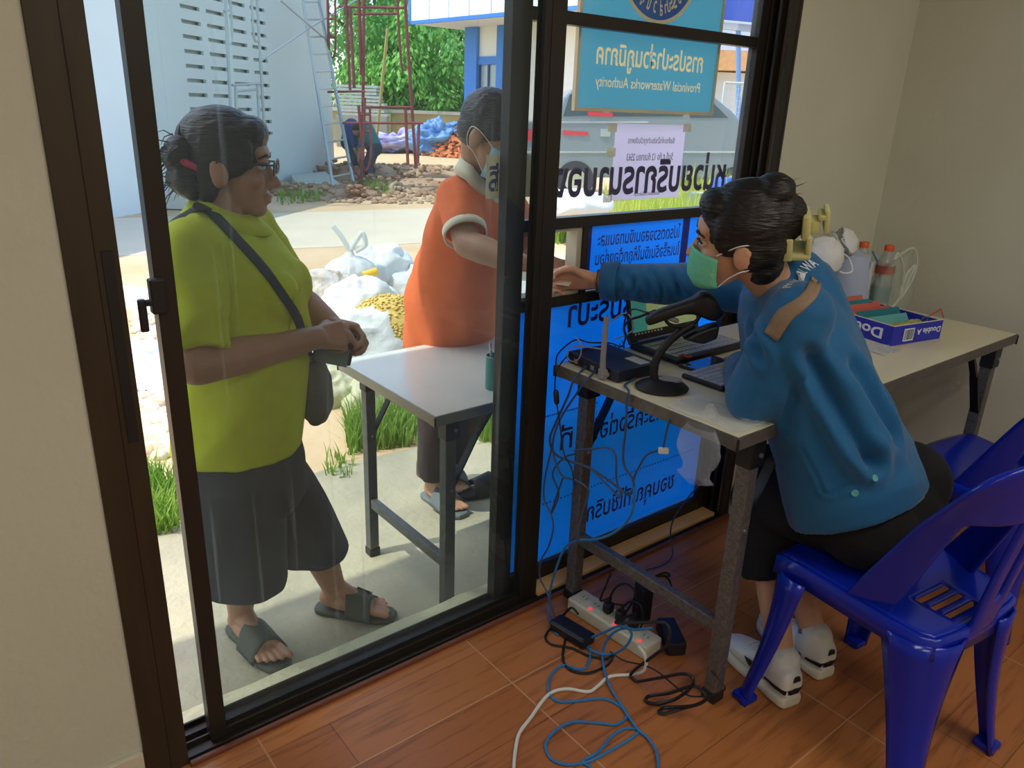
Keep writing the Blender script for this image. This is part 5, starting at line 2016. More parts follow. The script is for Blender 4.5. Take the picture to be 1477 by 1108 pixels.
def trainer(parent, heel, toe, an, sgn):
    heel, toe = V(heel), V(toe)
    d = N(toe - heel)
    sd = N(d.cross(V((0, 0, 1))))
    L_ = (toe - heel).length
    up = V((0, 0, 1))
    so_ = []
    upp = []
    prof = ((0.0, 0.026, 0.075), (0.05, 0.034, 0.088), (0.18, 0.037, 0.092), (0.32, 0.036, 0.085), (0.48, 0.040, 0.074), (0.64, 0.044, 0.060), (0.80, 0.042, 0.048), (0.92, 0.033, 0.040), (1.0, 0.016, 0.030))
    for t, w, hgt in prof:
        c = heel + d * (L_ * t)
        hh = 0.034 - 0.006 * math.sin(t * PI)
        so_.append((c + up * hh / 2, sd * (w + 0.003), up * hh / 2))
        upp.append((c + up * (0.022 + hgt / 2), sd * w * 0.97, up * (hgt / 2 - 0.002)))
    s_o = obj('shoe', blob(MB().ering(upp, n=24, p=2.6).cap(an - d * 0.005, an - d * 0.004 - up * 0.03, 0.046, 0.046), 0.005, 4), M_shoe, parent, smooth='all')
    obj('sole', blob(MB().ering(so_, n=24, p=4), 0.004, 2), M_sole, s_o, smooth='all')
    tr = bvh_of(s_o)

    def on_(pts, m, nm):
        P = []
        for a, b in pts:
            row = []
            for k in range(5):
                q = V(a).lerp(V(b), k / 4)
                loc, n, i, dd = tr.find_nearest(q)
                row.append(loc + n * 0.002)
            P.append(row)
        obj(nm, MB().grid(P), m, s_o, smooth='all', solid=0.0015)
    for q in (-1, 1):
        e = heel + sd * q * 0.04
        on_([(heel + sd * q * 0.05 * k / 4 - d * 0.02 * (1 - k / 4) + up * 0.045 + d * 0.07 * (k / 4) ** 2, heel + sd * q * 0.05 * k / 4 - d * 0.02 * (1 - k / 4) + up * (0.062 - 0.008 * k / 4) + d * 0.07 * (k / 4) ** 2) for k in range(5)], M_blk, 'heel_patch')
        on_([(e + d * (0.10 + 0.018 * k / 4) + up * (0.045 + .006 * k), e + d * (0.125 + 0.018 * k / 4) + up * (0.050 + .004 * k)) for k in range(5)], M_blk, 'side_mark')
    on_([(heel - d * 0.02 + sd * x + up * 0.082, heel - d * 0.02 + sd * x + up * 0.108) for x in (-0.012, -0.006, 0, 0.006, 0.012)], M_blk, 'heel_tab')
    obj('sock', MB().lathe([(0.033, 0), (0.042, 0.012), (0.041, 0.03), (0.037, 0.036), (0.032, 0.03)], an - V((0, 0, 0.016)), n=24), M_sock, s_o, smooth='all')
    for k in range(4):
        p = heel + d * (L_ * (0.48 + 0.075 * k))
        q0, n0, _, _ = tr.find_nearest(p + up * 0.12 - sd * 0.03)
        q1, n1, _, _ = tr.find_nearest(p + up * 0.12 + sd * 0.03)
        qm, nm, _, _ = tr.find_nearest(p + up * 0.12)
        obj('lace', MB().tube([q0 + n0 * .002, qm + nm * .004, q1 + n1 * .002], 0.003, n=6), M_loop, s_o, smooth=True)


trainer(bw, (1.572, 0.752, 0), (1.632, 0.992, 0), anL, -1)
trainer(bw, (1.742, 0.756, 0), (1.80, 1.0, 0), anR, 1)
# ---------------------------------------------------------------- woman in the yellow polo shirt
M_yel = mat('yellow_green_polo_cloth', C(196, 204, 34), 0.85, var=0.04, vscale=30, bump=0.12, bscale=300, translucent=0.0)
M_cul = mat('charcoal_culottes', C(62, 66, 72), 0.9, var=0.08, vscale=20, bump=0.12, bscale=300)
yw = thing('person', 'woman in yellow polo shirt and charcoal culottes standing outside the left glass', 'person', (0.72, 1.93, G))
YP = 1.93
bf = N(V((0.80, -0.60, 0)))
br_ = N(V((-0.60, -0.80, 0)))
hd = Head(at(331, 237, 1, 1.94), (0.86, -0.45, -0.06), k=1.03)
c0, c1, c2, c3, c4_ = at(345, 640, 1, YP), at(346, 560, 1, YP), at(350, 480, 1, YP), at(342, 400, 1, YP), at(322, 335, 1, YP)
nk = at(318, 300, 1, YP)
shR = c4_ + br_ * 0.15 + V((-0.02, 0, -0.01))
shL = c4_ - br_ * 0.15 + V((0.02, 0, -0.01))
elR = at(283, 528, 1, 1.725)
wrR = at(456, 487, 1, 1.775)
elL = at(425, 430, 1, 2.03)
wrL = at(478, 468, 1, 1.90)
hp = at(350, 660, 1, YP)
hipR, hipL = hp + br_ * 0.09, hp - br_ * 0.09
h1, t1 = at(338, 908, 2, G), at(408, 968, 2, G)
h2, t2 = at(462, 880, 2, G), at(566, 893, 2, G)
h1.z = h2.z = t1.z = t2.z = G + 0.022
an1 = h1 + N(t1 - h1) * 0.05 + V((0, 0, 0.075))
an2 = h2 + N(t2 - h2) * 0.05 + V((0, 0, 0.075))
kn1, kn2 = hipR.lerp(an1, 0.52) + bf * 0.02, hipL.lerp(an2, 0.52) + bf * 0.03
b = MB()
hd.add(b)
b.cap(nk - V((0, 0, 0.03)), hd.p(0, -0.022, -0.06), 0.056, 0.054)
b.ering([(hp, br_ * 0.14, bf * 0.12), (c1, br_ * 0.14, bf * 0.13), (c2, br_ * 0.14, bf * 0.12), (c3, br_ * 0.14, bf * 0.11), (c4_, br_ * 0.13, bf * 0.08)])
b.cap(shL, shR, 0.05)
for a, e, w in ((shL, elL, wrL), (shR, elR, wrR)):
    b.cap(a, e, 0.05, 0.044)
    b.cap(e, e.lerp(w, 0.35), 0.046, 0.046)
    b.cap(e.lerp(w, 0.35), w, 0.046, 0.030)
hand(b, wrR, (0.88, 0.1, -0.10), (0.1, 0.75, -0.45), (0.2, 0.1, 1), curls=(52, 56, 60, 62), thumb=(0.4, 0.7))
hand(b, wrL, (0.62, -0.75, -0.2), (-0.4, -0.5, -0.6), (0.5, 0.2, 0.8), curls=(44, 48, 52, 56), thumb=(0.4, 0.6))
for h, kq, an, he, to_, inn in ((hipR, kn1, an1, h1, t1, -1), (hipL, kn2, an2, h2, t2, 1)):
    b.cap(h, kq, 0.075, 0.056)
    b.cap(kq, kq.lerp(an, 0.4), 0.054, 0.056)
    b.cap(kq.lerp(an, 0.4), an, 0.056, 0.037)
    d, sd, L_ = foot(b, an, he, to_)
    toes(b, he, d, sd, L_, inn)
obj('body', blob(b, 0.0046, 2), M_skin2, yw, smooth='all')
hd.eyes(yw)
M_nail = mat('dark_toenail', C(60, 40, 44), 0.3)
# shirt
j = MB()
j.ering([(c0, br_ * 0.185, bf * 0.165), (c1, br_ * 0.185, bf * 0.172), (c2 + bf * 0.005, br_ * 0.18, bf * 0.165), (c3 + bf * 0.012, br_ * 0.175, bf * 0.150), (c4_ + bf * 0.0, br_ * 0.165, bf * 0.105), (nk - V((0, 0, 0.046)), br_ * 0.092, bf * 0.075)], n=36, p=2.2)
for q in (-1, 1):
    j.ell(c3 + bf * 0.10 + br_ * 0.07 * q + V((0, 0, -0.035)), (0.075, 0.075, 0.075))
j.cap(shL, shR, 0.068)
sR = shR.lerp(elR, 0.86)
j.ell(shR, (0.078, 0.078, 0.072))
j.cyl(shR, sR, 0.074, 0.076, n=28)
sL = shL.lerp(elL, 0.80)
j.ell(shL, (0.074, 0.074, 0.07))
j.cyl(shL, sL, 0.070, 0.070, n=28)
gr = [((shR + br_ * 0.03 + bf * 0.065, shR.lerp(elR, .5) + br_ * 0.02 + bf * 0.074, sR + bf * 0.07), 0.008, 0.008)]
sh_ = cloth('polo_shirt', j, M_yel, yw, 0.0075, 4, 0.010, 7, N(V((0.5, -0.3, 1))), gr, seed=1)
cl = MB()
rings = []
for o, ra, rb, dz in ((0, 0.072, 0.066, -0.012), (0, 0.066, 0.060, 0.016), (0, 0.073, 0.067, 0.020), (0, 0.106, 0.100, -0.026)):
    rings.append([nk + V((0, 0, dz)) + br_ * (ra * math.cos(2 * PI * k / 32)) + bf * (rb * math.sin(2 * PI * k / 32) + (0.02 if dz < 0.0 and o == 0 and math.sin(2 * PI * k / 32) > .8 else 0)) - V((0, 0, 0.035)) * max(0, math.sin(2 * PI * k / 32)) for k in range(32)])
obj('collar', MB().loft(rings, caps=False), M_yel, yw, smooth='all', solid=0.004)
pk = patch('pocket', sh_, [c3 + bf * .15 + br_ * 0.02 + V((0, 0, -.02)), c3 + bf * .15 + br_ * 0.10 + V((0, 0, -.02)), c3 + bf * .15 + br_ * 0.10 + V((0, 0, -.12)), c3 + bf * .15 + br_ * 0.02 + V((0, 0, -.12))], M_yel, yw, 8, 8, 0.004)
# culottes
k_ = MB()
k_.ering([(hp + V((0, 0, 0.06)), br_ * 0.165, bf * 0.15), (hp, br_ * 0.18, bf * 0.16), (hp - V((0, 0, 0.12)), br_ * 0.185, bf * 0.16)], n=32, p=2.3)
for h, q, w in ((hipR, at(357, 842, 1, 1.88), 0.110), (hipL, at(452, 797, 1, 1.97), 0.112)):
    k_.ering([(h + V((0, 0, -0.02)), br_ * 0.10, bf * 0.125), (h.lerp(q, 0.5), br_ * 0.108, bf * 0.122), (q, br_ * w, bf * 0.112)], n=30, p=2.2)
cloth('culottes', k_, M_cul, yw, 0.008, 4, 0.007, 7, (0, 0, 1), seed=2)
# hair with two tufts and a pink tie
h = MB()
hd.ell(h, 0, -0.018, 0.036, (0.084, 0.104, 0.096))
hd.ell(h, 0, -0.050, -0.010, (0.078, 0.068, 0.085))
hd.ell(h, 0, 0.050, 0.075, (0.062, 0.040, 0.040))
for q in (-1, 1):
    hd.ell(h, 0.066 * q, 0.012, 0.03, (0.018, 0.05, 0.055))
    hd.ell(h, 0.066 * q, -0.04, -0.03, (0.018, 0.03, 0.06))
obj('hair', blob(h, 0.006, 3, lambda c, n: 0.002 * noise.noise(V(((c - hd.c).dot(hd.u) * 100, (c - hd.c).dot(hd.s) * 100, (c - hd.c).dot(hd.f) * 14)))), M_hair, yw, smooth='all')
tf = MB()
pa, pb_ = at(258, 215, 1, 1.94), at(266, 258, 1, 1.93)
tf.ell(pa, (0.032, 0.035, 0.032)).ell(at(250, 228, 1, 1.94), (0.028, 0.03, 0.026)).ell(pb_, (0.040, 0.042, 0.038)).ell(at(274, 268, 1, 1.93), (0.034, 0.04, 0.03))
tf.cap(pa, hd.p(0, -0.09, 0), 0.022, 0.025)
tf.cap(pb_, hd.p(0, -0.08, -0.02), 0.026, 0.03)
obj('hair_bun', blob(tf, 0.005, 2, lambda c, n: 0.006 * noise.noise(c * 55)), M_hair, yw, smooth='all')
st = MB()
r = random.Random(8)
for k in range(60):
    p0 = (pa if k % 3 else pb_) + V((r.gauss(0, .014), r.gauss(0, .014), r.gauss(0, .014)))
    dd = V((-0.8, .3, r.uniform(-1.0, 0.5))) * r.uniform(.02, .05)
    st.tube([p0, p0 + dd, p0 + dd * 1.5 - V((0, 0, .015))], [.0016, .0012, .0005], n=4)
p0 = at(259, 205, 1, 1.94)
st.tube([p0, at(258, 193, 1, 1.94), at(259, 181, 1, 1.94)], [.007, .004, .001], n=6)
obj('stray_hair', st, M_hair, yw)
tie = MB()
q = at(275, 240, 1, 1.93)
dd = N(pb_ - q)
aa = N(dd.orthogonal())
tie.tube([q + (aa * math.cos(2 * PI * k / 16) + dd.cross(aa) * math.sin(2 * PI * k / 16)) * 0.026 for k in range(17)], 0.009)
obj('hair_tie', tie, mat('pink_band', C(206, 50, 100), 0.6), yw, smooth=True)
# glasses
gl = MB()
for q in (-1, 1):
    cc = hd.p(0.034 * q, 0.106, 0.002)
    gl.tube([cc + hd.s * (0.024 * math.cos(2 * PI * k / 20)) * hd.k + hd.u * (0.017 * math.sin(2 * PI * k / 20)) * hd.k for k in range(21)], 0.0022)
    gl.tube([hd.p(0.058 * q, 0.104, 0.010), hd.p(0.078 * q, 0.06, 0.010), hd.p(0.082 * q, -0.012, 0.012), hd.p(0.080 * q, -0.034, -0.012)], 0.0024)
gl.tube([hd.p(-0.010, 0.108, 0.004), hd.p(0.010, 0.108, 0.004)], 0.002)
g = obj('glasses', gl, mat('dark_spectacle_frame', C(24, 24, 28), 0.3), yw, smooth=True)
for q in (-1, 1):
    cc = hd.p(0.034 * q, 0.106, 0.002)
    lz = MB()
    lz.ell(cc, (0.0235, 0.0012, 0.0165), hd.F)
    obj('lens', lz, mat('spectacle_lens', C(220, 226, 228), 0.05, transparent=0.75), g, smooth='all')
# slides
M_sl = mat('olive_slide_rubber', C(74, 80, 68), 0.7, var=0.06)


def slide(parent, he, to_, m, buckle, k=1.0):
    he, to_ = V(he), V(to_)
    d = N(to_ - he)
    d.z = 0
    d.normalize()
    sd = N(d.cross(V((0, 0, 1))))
    L_ = (to_ - he).length + 0.025
    o = he - d * 0.014
    up = V((0, 0, 1))
    rows = []
    for t, w in ((0, .016), (.04, .028), (.15, .034), (.35, .035), (.6, .044), (.8, .046), (.93, .036), (1.0, .018)):
        c = o + d * (L_ * t)
        rows.append((V((c.x, c.y, G + 0.011)), sd * w * k, up * 0.011))
    s_ = obj('slide', blob(MB().ering(rows, n=24, p=4), 0.004, 2), m, parent, smooth='all')
    P = []
    for i in range(15):
        a = -1.25 + 2.5 * i / 14
        row = []
        for jx in range(7):
            t = 0.44 + 0.30 * jx / 6 - 0.03 * (1 - abs(a))
            c = o + d * (L_ * t)
            row.append(V((c.x, c.y, G + 0.016)) + sd * math.sin(a) * 0.057 * k + up * (math.cos(a) * 0.106 - 0.026 - 0.030 * jx / 6 * max(0, math.cos(a))) * (1 if math.cos(a) > 0 else 1))
        P.append(row)
    obj('strap', MB().grid(P), m, s_, smooth='all', solid=0.005)
    if buckle:
        n_ = N((P[5][3] - P[3][3]).cross(P[4][4] - P[4][2]))
        n_ = n_ if n_.z > 0 else -n_
        t_ = N(d - n_ * d.dot(n_))
        M_ = Matrix.Translation(P[4][3] + n_ * 0.005) @ Matrix((t_, N(n_.cross(t_)), n_)).transposed().to_4x4()
        fr_ = MB()
        for lo, hi in (((-.022, -.016, -.003), (.022, -.012, .003)), ((-.022, .012, -.003), (.022, .016, .003)), ((-.022, -.016, -.003), (-.018, .016, .003)), ((.018, -.016, -.003), (.022, .016, .003))):
            fr_.box(lo, hi, M_)
        obj('buckle', fr_, M_blk, s_)


slide(yw, h1, t1, M_sl, False, 1.05)
slide(yw, h2, t2, M_sl, True, 1.05)
# shoulder bag
M_bag = mat('grey_bag_cloth', C(96, 98, 90), 0.85, var=0.12, vscale=20, bump=0.2, bscale=160)
M_strap = mat('dark_bag_strap', C(52, 60, 70), 0.8, bump=0.15, bscale=200)
sb = thing('shoulder_bag', 'slim grey shoulder bag hanging on a dark strap across the yellow shirt', 'bag', at(458, 600, 1, 1.90))
bc = at(457, 552, 1, 1.90)
obj('pouch', blob(MB().ering([(at(450, 515, 1, 1.90), bf * 0.022, br_ * 0.05), (bc, bf * 0.036, br_ * 0.085), (at(460, 590, 1, 1.90), bf * 0.036, br_ * 0.085), (at(461, 604, 1, 1.90), bf * 0.022, br_ * 0.06)], n=24, p=2.6), 0.006, 4, lambda c, n: 0.003 * noise.noise(c * 30)), M_bag, sb, smooth='all')
ts_ = bvh_of(sh_)
path = [(284, 297), (300, 305), (318, 322), (340, 345), (365, 372), (390, 402), (410, 430), (424, 452), (434, 480), (446, 514)]
P = []
pp = [V((p[0], p[1], 0)) for p in path]
pp = spline(pp, 5)
for i, p in enumerate(pp):
    t = N(pp[min(i + 1, len(pp) - 1)] - pp[max(i - 1, 0)])
    row = []
    for s in (-1, -0.5, 0, 0.5, 1):
        x, y = p.x - t.y * 6.0 * s, p.y + t.x * 6.0 * s
        loc, n, ii, dd = ts_.ray_cast(CAM, N(ray(x, y)))
        if loc is None or i > len(pp) - 7:
            loc = at(x, y, 1, (P[-1][2].y if P else 1.8) * 0.93 + 0.07 * 1.9)
            n = V((0, 0, 0))
        row.append(loc + n * 0.004)
    P.append(row)
obj('strap', MB().grid(P), M_strap, sb, smooth='all', solid=0.003)
bk_ = MB()
B_ = [P[0][2], nk + br_ * 0.09 - bf * 0.03 + V((0, 0, .005)), c4_ - bf * 0.125 + br_ * .03, c3 - bf * 0.16 - br_ * 0.06, c2 - bf * 0.13 - br_ * 0.17, c1 - br_ * 0.205, at(446, 514, 1, 1.96)]
obj('back_strap', MB().tube(spline(B_, 5), 0.009), M_strap, sb, smooth=True)
# small wallet in her hands
wl = thing('wallet', 'small dark wallet with a grey card held in the hands of the woman in yellow', 'wallet', at(484, 500, 1, 1.85))
Mw = Matrix.Translation(at(484, 500, 1, 1.86)) @ frame((0.86, -0.4, -0.25), (0.2, 0.1, 1)).to_4x4()
obj('cover', MB().rbox((-0.012, -0.055, -0.045), (0.004, 0.05, 0.045), 0.004, Mw), mat('dark_leather', C(40, 40, 46), 0.5), wl)
obj('card', MB().box((0.004, -0.05, -0.05), (0.0055, 0.04, 0.0), Mw), mat('teal_grey_card', C(116, 140, 140), 0.4), wl)
# ---------------------------------------------------------------- man in the orange polo shirt
M_ora = mat('orange_polo_cloth', C(230, 112, 56), 0.85, var=0.05, vscale=25, bump=0.12, bscale=300)
M_cream = mat('cream_collar_knit', C(222, 214, 190), 0.85, bump=0.1, bscale=300)
M_brown = mat('dark_brown_trousers', C(58, 48, 46), 0.9, var=0.1, vscale=14, bump=0.15, bscale=120)
om = thing('person', 'man in orange polo shirt and blue mask leaning over the outdoor table', 'person', (1.6, 2.36, G))
bf = N(V((0.42, -0.90, 0)))
bs = N(V((-0.90, -0.42, 0)))            # his right
hd = Head(at(709, 192, 1, 1.98), (0.46, -0.80, -0.42), (0.1, -0.35, 1.0), k=1.0)
hp = at(645, 500, 1, 2.36)
c1, c2, c3 = at(645, 440, 1, 2.33), at(662, 370, 1, 2.24), at(684, 300, 1, 2.13)
nk = at(694, 252, 1, 2.05)
ax = N(nk - hp)
shR, shL = at(660, 284, 1, 2.07), at(752, 280, 1, 2.03)
shL = c3 - bs * 0.17 + ax * 0.05
elR = at(674, 352, 1, 1.93)
wrR = at(757, 383, 1, 1.715)
elL, wrL = shL + V((0.0, -0.20, -0.20)), V((1.47, 1.71, 0.975))
hipR, hipL = hp + bs * 0.085 + V((0, 0, -0.04)), hp - bs * 0.085 + V((0, 0, -0.04))
tR, tL = at(650, 742, 2, G), at(676, 726, 2, G)
hR = at(640, 700, 2, G) + V((0, 0.06, 0))
hR, tR = V((1.565, 2.47, G + 0.02)), V((1.585, 2.235, G + 0.02))
tL, hL = V((1.66, 2.36, G + 0.02)), V((1.75, 2.56, G + 0.02))
anR = hR + N(tR - hR) * 0.05 + V((0, 0, 0.08))
anL = hL + N(tL - hL) * 0.05 + V((0, 0, 0.08))
knR = hipR.lerp(anR, 0.5) + bf * 0.03 + bs * 0.03
knL = hipL.lerp(anL, 0.5) + bf * 0.05
b = MB()
hd.add(b)
b.cap(nk - ax * 0.03, hd.p(0, -0.03, -0.05), 0.056, 0.054)
b.ering([(hp, bs * 0.14, ax.cross(bs) * 0.11), (c1, bs * 0.13, ax.cross(bs) * 0.12), (c2, bs * 0.13, ax.cross(bs) * 0.11), (c3, bs * 0.14, ax.cross(bs) * 0.1), (nk, bs * 0.08, ax.cross(bs) * 0.07)])
b.cap(shL, shR, 0.05)
for a, e, w in ((shL, elL, wrL), (shR, elR, wrR)):
    b.cap(a, e, 0.05, 0.044)
    b.cap(e, e.lerp(w, 0.3), 0.044, 0.044)
    b.cap(e.lerp(w, 0.3), w, 0.044, 0.030)
hand(b, wrR, (0.55, -0.80, 0.0), (0.5, 0.4, -0.6), (0.3, 0.1, 1), curls=(30, 36, 42, 48), thumb=(0.5, 0.5))
hand(b, wrL, (-0.15, -0.97, 0.0), (-0.8, 0.1, -0.5), (-0.3, 0, 1), curls=(40, 46, 50, 54), thumb=(0.4, 0.5), k=0.95)
for h, kq, an, he, to_, inn in ((hipR, knR, anR, hR, tR, -1), (hipL, knL, anL, hL, tL, 1)):
    b.cap(h, kq, 0.075, 0.054)
    b.cap(kq, an, 0.052, 0.036)
    d, sd, L_ = foot(b, an, he, to_)
    toes(b, he, d, sd, L_, inn)
obj('body', blob(b, 0.0058, 2), M_skin3, om, smooth='all')
hd.eyes(om)
fv = ax.cross(bs)
if fv.dot(bf) < 0:
    fv = -fv
j = MB()
j.ering([(hp + V((0, 0, -0.03)) + fv * 0.0, bs * 0.175, fv * 0.175), (c1 + fv * 0.02, bs * 0.178, fv * 0.18), (c2 + fv * 0.02, bs * 0.168, fv * 0.155), (c3 + fv * 0.01, bs * 0.165, fv * 0.13), (nk - ax * 0.055, bs * 0.12, fv * 0.09), (nk - ax * 0.01, bs * 0.075, fv * 0.07)], n=36, p=2.15)
j.cap(shL, shR, 0.066)
for a, e in ((shR, elR), (shL, elL)):
    q = a.lerp(e, 0.74)
    j.ell(a, (0.070, 0.070, 0.070))
    j.cap(a, c2 + (a - c3) * 0.6, 0.066, 0.06)
    j.cyl(a, q, 0.069, 0.065, n=28)
gr = []
sh_ = cloth('polo_shirt', j, M_ora, om, 0.008, 4, 0.013, 6, N(V((0.2, 0.3, 1))), gr, seed=4)
for a, e in ((shR, elR), (shL, elL)):
    q, d = a.lerp(e, 0.70), N(e - a)
    u_ = N(d.orthogonal())
    w_ = d.cross(u_)
    tr_ = MB().loft([[q + d * o + (u_ * math.cos(2 * PI * k / 28) + w_ * math.sin(2 * PI * k / 28)) * rr for k in range(28)] for o, rr in ((0.0, 0.0690), (0.024, 0.0680), (0.026, 0.064))], caps=False)
    obj('sleeve_band', tr_, M_cream, om, smooth='all', solid=0.002)
rings = []
for ra, rb, o in ((0.076, 0.072, -0.02), (0.070, 0.066, 0.034), (0.078, 0.074, 0.038), (0.098, 0.090, -0.012)):
    rings.append([nk + ax * o + bs * (ra * math.cos(2 * PI * k / 32)) + fv * (rb * math.sin(2 * PI * k / 32)) - ax * 0.05 * max(0, math.sin(2 * PI * k / 32)) for k in range(32)])
obj('collar', MB().loft(rings, caps=False), M_cream, om, smooth='all', solid=0.004)
t = MB()
t.ell(hp + V((0, 0, -0.02)), (0.165, 0.14, 0.12), frame(fv))
for h, kq, an, w in ((hipR, knR, anR, 0.068), (hipL, knL, anL, 0.066)):
    t.cap(h, kq, 0.098, 0.078)
    e = kq.lerp(an, 0.86)
    t.cyl(kq, e, 0.078, w, n=24)
cloth('trousers', t, M_brown, om, 0.009, 4, 0.009, 7, (0, 0, 1), seed=5)
e = knR.lerp(anR, 0.86)
obj('rolled_hem', MB().cyl(e + V((0, 0, 0.045)), e - V((0, 0, 0.003)), 0.073, 0.074, n=24), mat('faded_brown', C(96, 78, 76), 0.9), om, smooth=True)
h = MB()
hd.ell(h, 0, -0.018, 0.036, (0.080, 0.100, 0.092))
hd.ell(h, 0, -0.045, -0.005, (0.074, 0.066, 0.07))
hd.ell(h, 0, 0.050, 0.072, (0.060, 0.038, 0.034))
for q in (-1, 1):
    hd.ell(h, 0.066 * q, 0.012, 0.032, (0.014, 0.045, 0.04))
obj('hair', blob(h, 0.006, 3, lambda c, n: 0.002 * noise.noise(c * 90)), M_hair, om, smooth='all')
M_maskb = mat('pale_blue_mask', C(150, 202, 222), 0.7, bump=0.1, bscale=90)
P = []
for i in range(13):
    a = -1 + 2 * i / 12
    row = []
    for k in range(9):
        v = k / 8
        row.append(hd.p(0.071 * math.sin(a * 1.25), 0.018 + (0.094 - 0.02 * max(0, v - 0.75)) * (math.cos(a * 1.30) * 0.98 + 0.02), -0.016 - 0.095 * v))
    P.append(row)
mk = obj('face_mask', MB().grid(P), M_maskb, om, smooth='all', solid=0.003)
for q in (-1, 1):
    lp = MB().tube(spline([hd.p(0.067 * q, 0.045, -0.016), hd.p(0.077 * q, 0.012, 0.004), hd.p(0.083 * q, -0.010, 0.014), hd.p(0.078 * q, -0.036, 0.010), hd.p(0.072 * q, -0.042, -0.02), hd.p(0.076 * q, -0.028, -0.046), hd.p(0.080 * q, -0.006, -0.052), hd.p(0.070 * q, 0.020, -0.075), hd.p(0.060 * q, 0.045, -0.102)]), 0.0014)
    obj('ear_loop', lp, M_loop, mk, smooth=True)
M_sl2 = mat('grey_clog_rubber', C(104, 112, 114), 0.7)
slide(om, hR, tR, M_sl2, False, 1.15)
slide(om, hL, tL, mat('black_sandal_rubber', C(36, 40, 46), 0.7), False, 1.1)
# empty sandals beside his feet
for k, (px, py, ang, lb) in enumerate(((700, 708, 1.5, 'black sandal lying on the apron to the right of his feet'),)):
    p = at(px, py, 2, G)
    t = thing('sandal', lb, 'sandal', p)
    he = p + V((0.10, -0.05, 0.02))
    to_ = p + V((-0.13, 0.02, 0.02))
    slide(t, he, to_, mat('black_sandal_rubber', C(36, 40, 46), 0.7), False, 1.1)
# paper passed through the hatch
tag(obj('paper_bill', MB().rbox((-0.045, -0.08, -0.0006), (0.045, 0.08, 0.0006), 0.0005, Matrix.Translation(V((1.437, 1.625, 0.968))) @ Matrix.Rotation(0.5, 4, 'Z') @ Matrix.Rotation(-0.25, 4, 'Y')), mat('bill_paper', C(226, 222, 214), 0.8)), 'folded paper bill passed from hand to hand through the hatch', 'paper')
# tin of pens on the outdoor table
c = at(714, 560, 2, 0.60)
t = thing('pen_tin', 'teal tin holding pens at the edge of the outdoor table', 'tin', c)
obj('tin', MB().lathe([(0, 0.001), (0.030, 0.001), (0.031, 0.004), (0.031, 0.105), (0.029, 0.107), (0.028, 0.1), (0.028, 0.01), (0, 0.01)], c), mat('teal_tin', C(70, 146, 140), 0.45), t, smooth=True)
for k in range(4):
    a = k * 1.7
    obj('pen', MB().cyl(c + V((math.cos(a) * 0.012, math.sin(a) * 0.012, 0.012)), c + V((math.cos(a) * 0.026, math.sin(a) * 0.026, 0.15 - 0.01 * k)), 0.004), mat('pen_grey', C(190, 196, 200), 0.4), t, smooth=True)

# ---------------------------------------------------------------- two workers crouching behind the scaffold


def worker(label, D, pts, mshirt, mtrou, seed):
    """pts: photo positions of hip, shoulder, head, hand, knee, foot"""
    P_ = {k: atd(x, y, D) for k, (x, y) in pts.items()}
    ft = P_['foot']
    ft.z = G
    w = thing('person', label, 'person', ft)
    b = MB()
    hp_, sh_, he, ha, kn = (P_[k] for k in ('hip', 'shoulder', 'head', 'hand', 'knee'))
    b.ell(he, (0.10, 0.11, 0.13))
    b.cap(sh_, he, 0.06)
    b.cap(hp_, sh_, 0.13, 0.12)
    for q in (-1, 1):
        o = IF * 0.15 * q
        el = sh_.lerp(ha, 0.5) + o * 1.2
        b.cap(sh_ + o, el, 0.05, 0.045)
        b.cap(el, ha + o * 0.5, 0.042, 0.035)
        b.cap(hp_ + o * 0.6, kn + o, 0.085, 0.065)
        b.cap(kn + o, ft + o + V((0, 0, 0.08)), 0.062, 0.045)
        b.cap(ft + o + V((0, 0, 0.045)), ft + o + N(ha - ft) * 0.0 + IR * (0.16 if ha.dot(IR) > hp_.dot(IR) else -0.16) + V((0, 0, 0.04)), 0.045, 0.035)
    obj('body', blob(b, 0.02, 3), M_skin3, w, smooth='all')
    s = MB().cap(hp_.lerp(sh_, 0.1), sh_, 0.17, 0.16)
    for q in (-1, 1):
        o = IF * 0.15 * q
        el = sh_.lerp(ha, 0.5) + o * 1.2
        s.cap(sh_ + o, el, 0.075, 0.065)
    obj('shirt', blob(s, 0.02, 3), mshirt, w, smooth='all')
    t = MB().ell(hp_, (0.17, 0.17, 0.16))
    for q in (-1, 1):
        o = IF * 0.15 * q
        t.cap(hp_ + o * 0.6, kn + o, 0.11, 0.09)
        t.cyl(kn + o, (ft + o).lerp(kn + o, 0.15), 0.088, 0.075)
    obj('trousers', blob(t, 0.02, 3), mtrou, w, smooth='all')
    obj('hair', MB().ell(he + V((0, 0, 0.035)), (0.112, 0.12, 0.11)), M_hair, w, smooth='all')
    return w


M_dt = mat('dark_work_trousers', C(50, 62, 76), 0.9)
worker('worker in teal shirt bending over behind the red scaffold pipes', 15.6, dict(hip=(540, 214), shoulder=(528, 186), head=(515, 187), hand=(518, 232), knee=(531, 238), foot=(540, 262)), mat('teal_work_shirt', C(56, 112, 116), 0.9), M_dt, 1)
worker('worker in navy shirt bending over beside the ladder', 15.9, dict(hip=(503, 206), shoulder=(507, 182), head=(516, 196), hand=(519, 236), knee=(512, 232), foot=(505, 262)), mat('navy_work_shirt', C(46, 76, 132), 0.9), M_dt, 2)
# ---------------------------------------------------------------- things on the indoor table
M_dev = mat('dark_blue_grey_plastic', C(34, 36, 54), 0.45, bump=0.05, bscale=300)
M_grey = mat('mid_grey_plastic', C(140, 136, 138), 0.45)
M_lab = mat('white_label', C(206, 206, 206), 0.6)
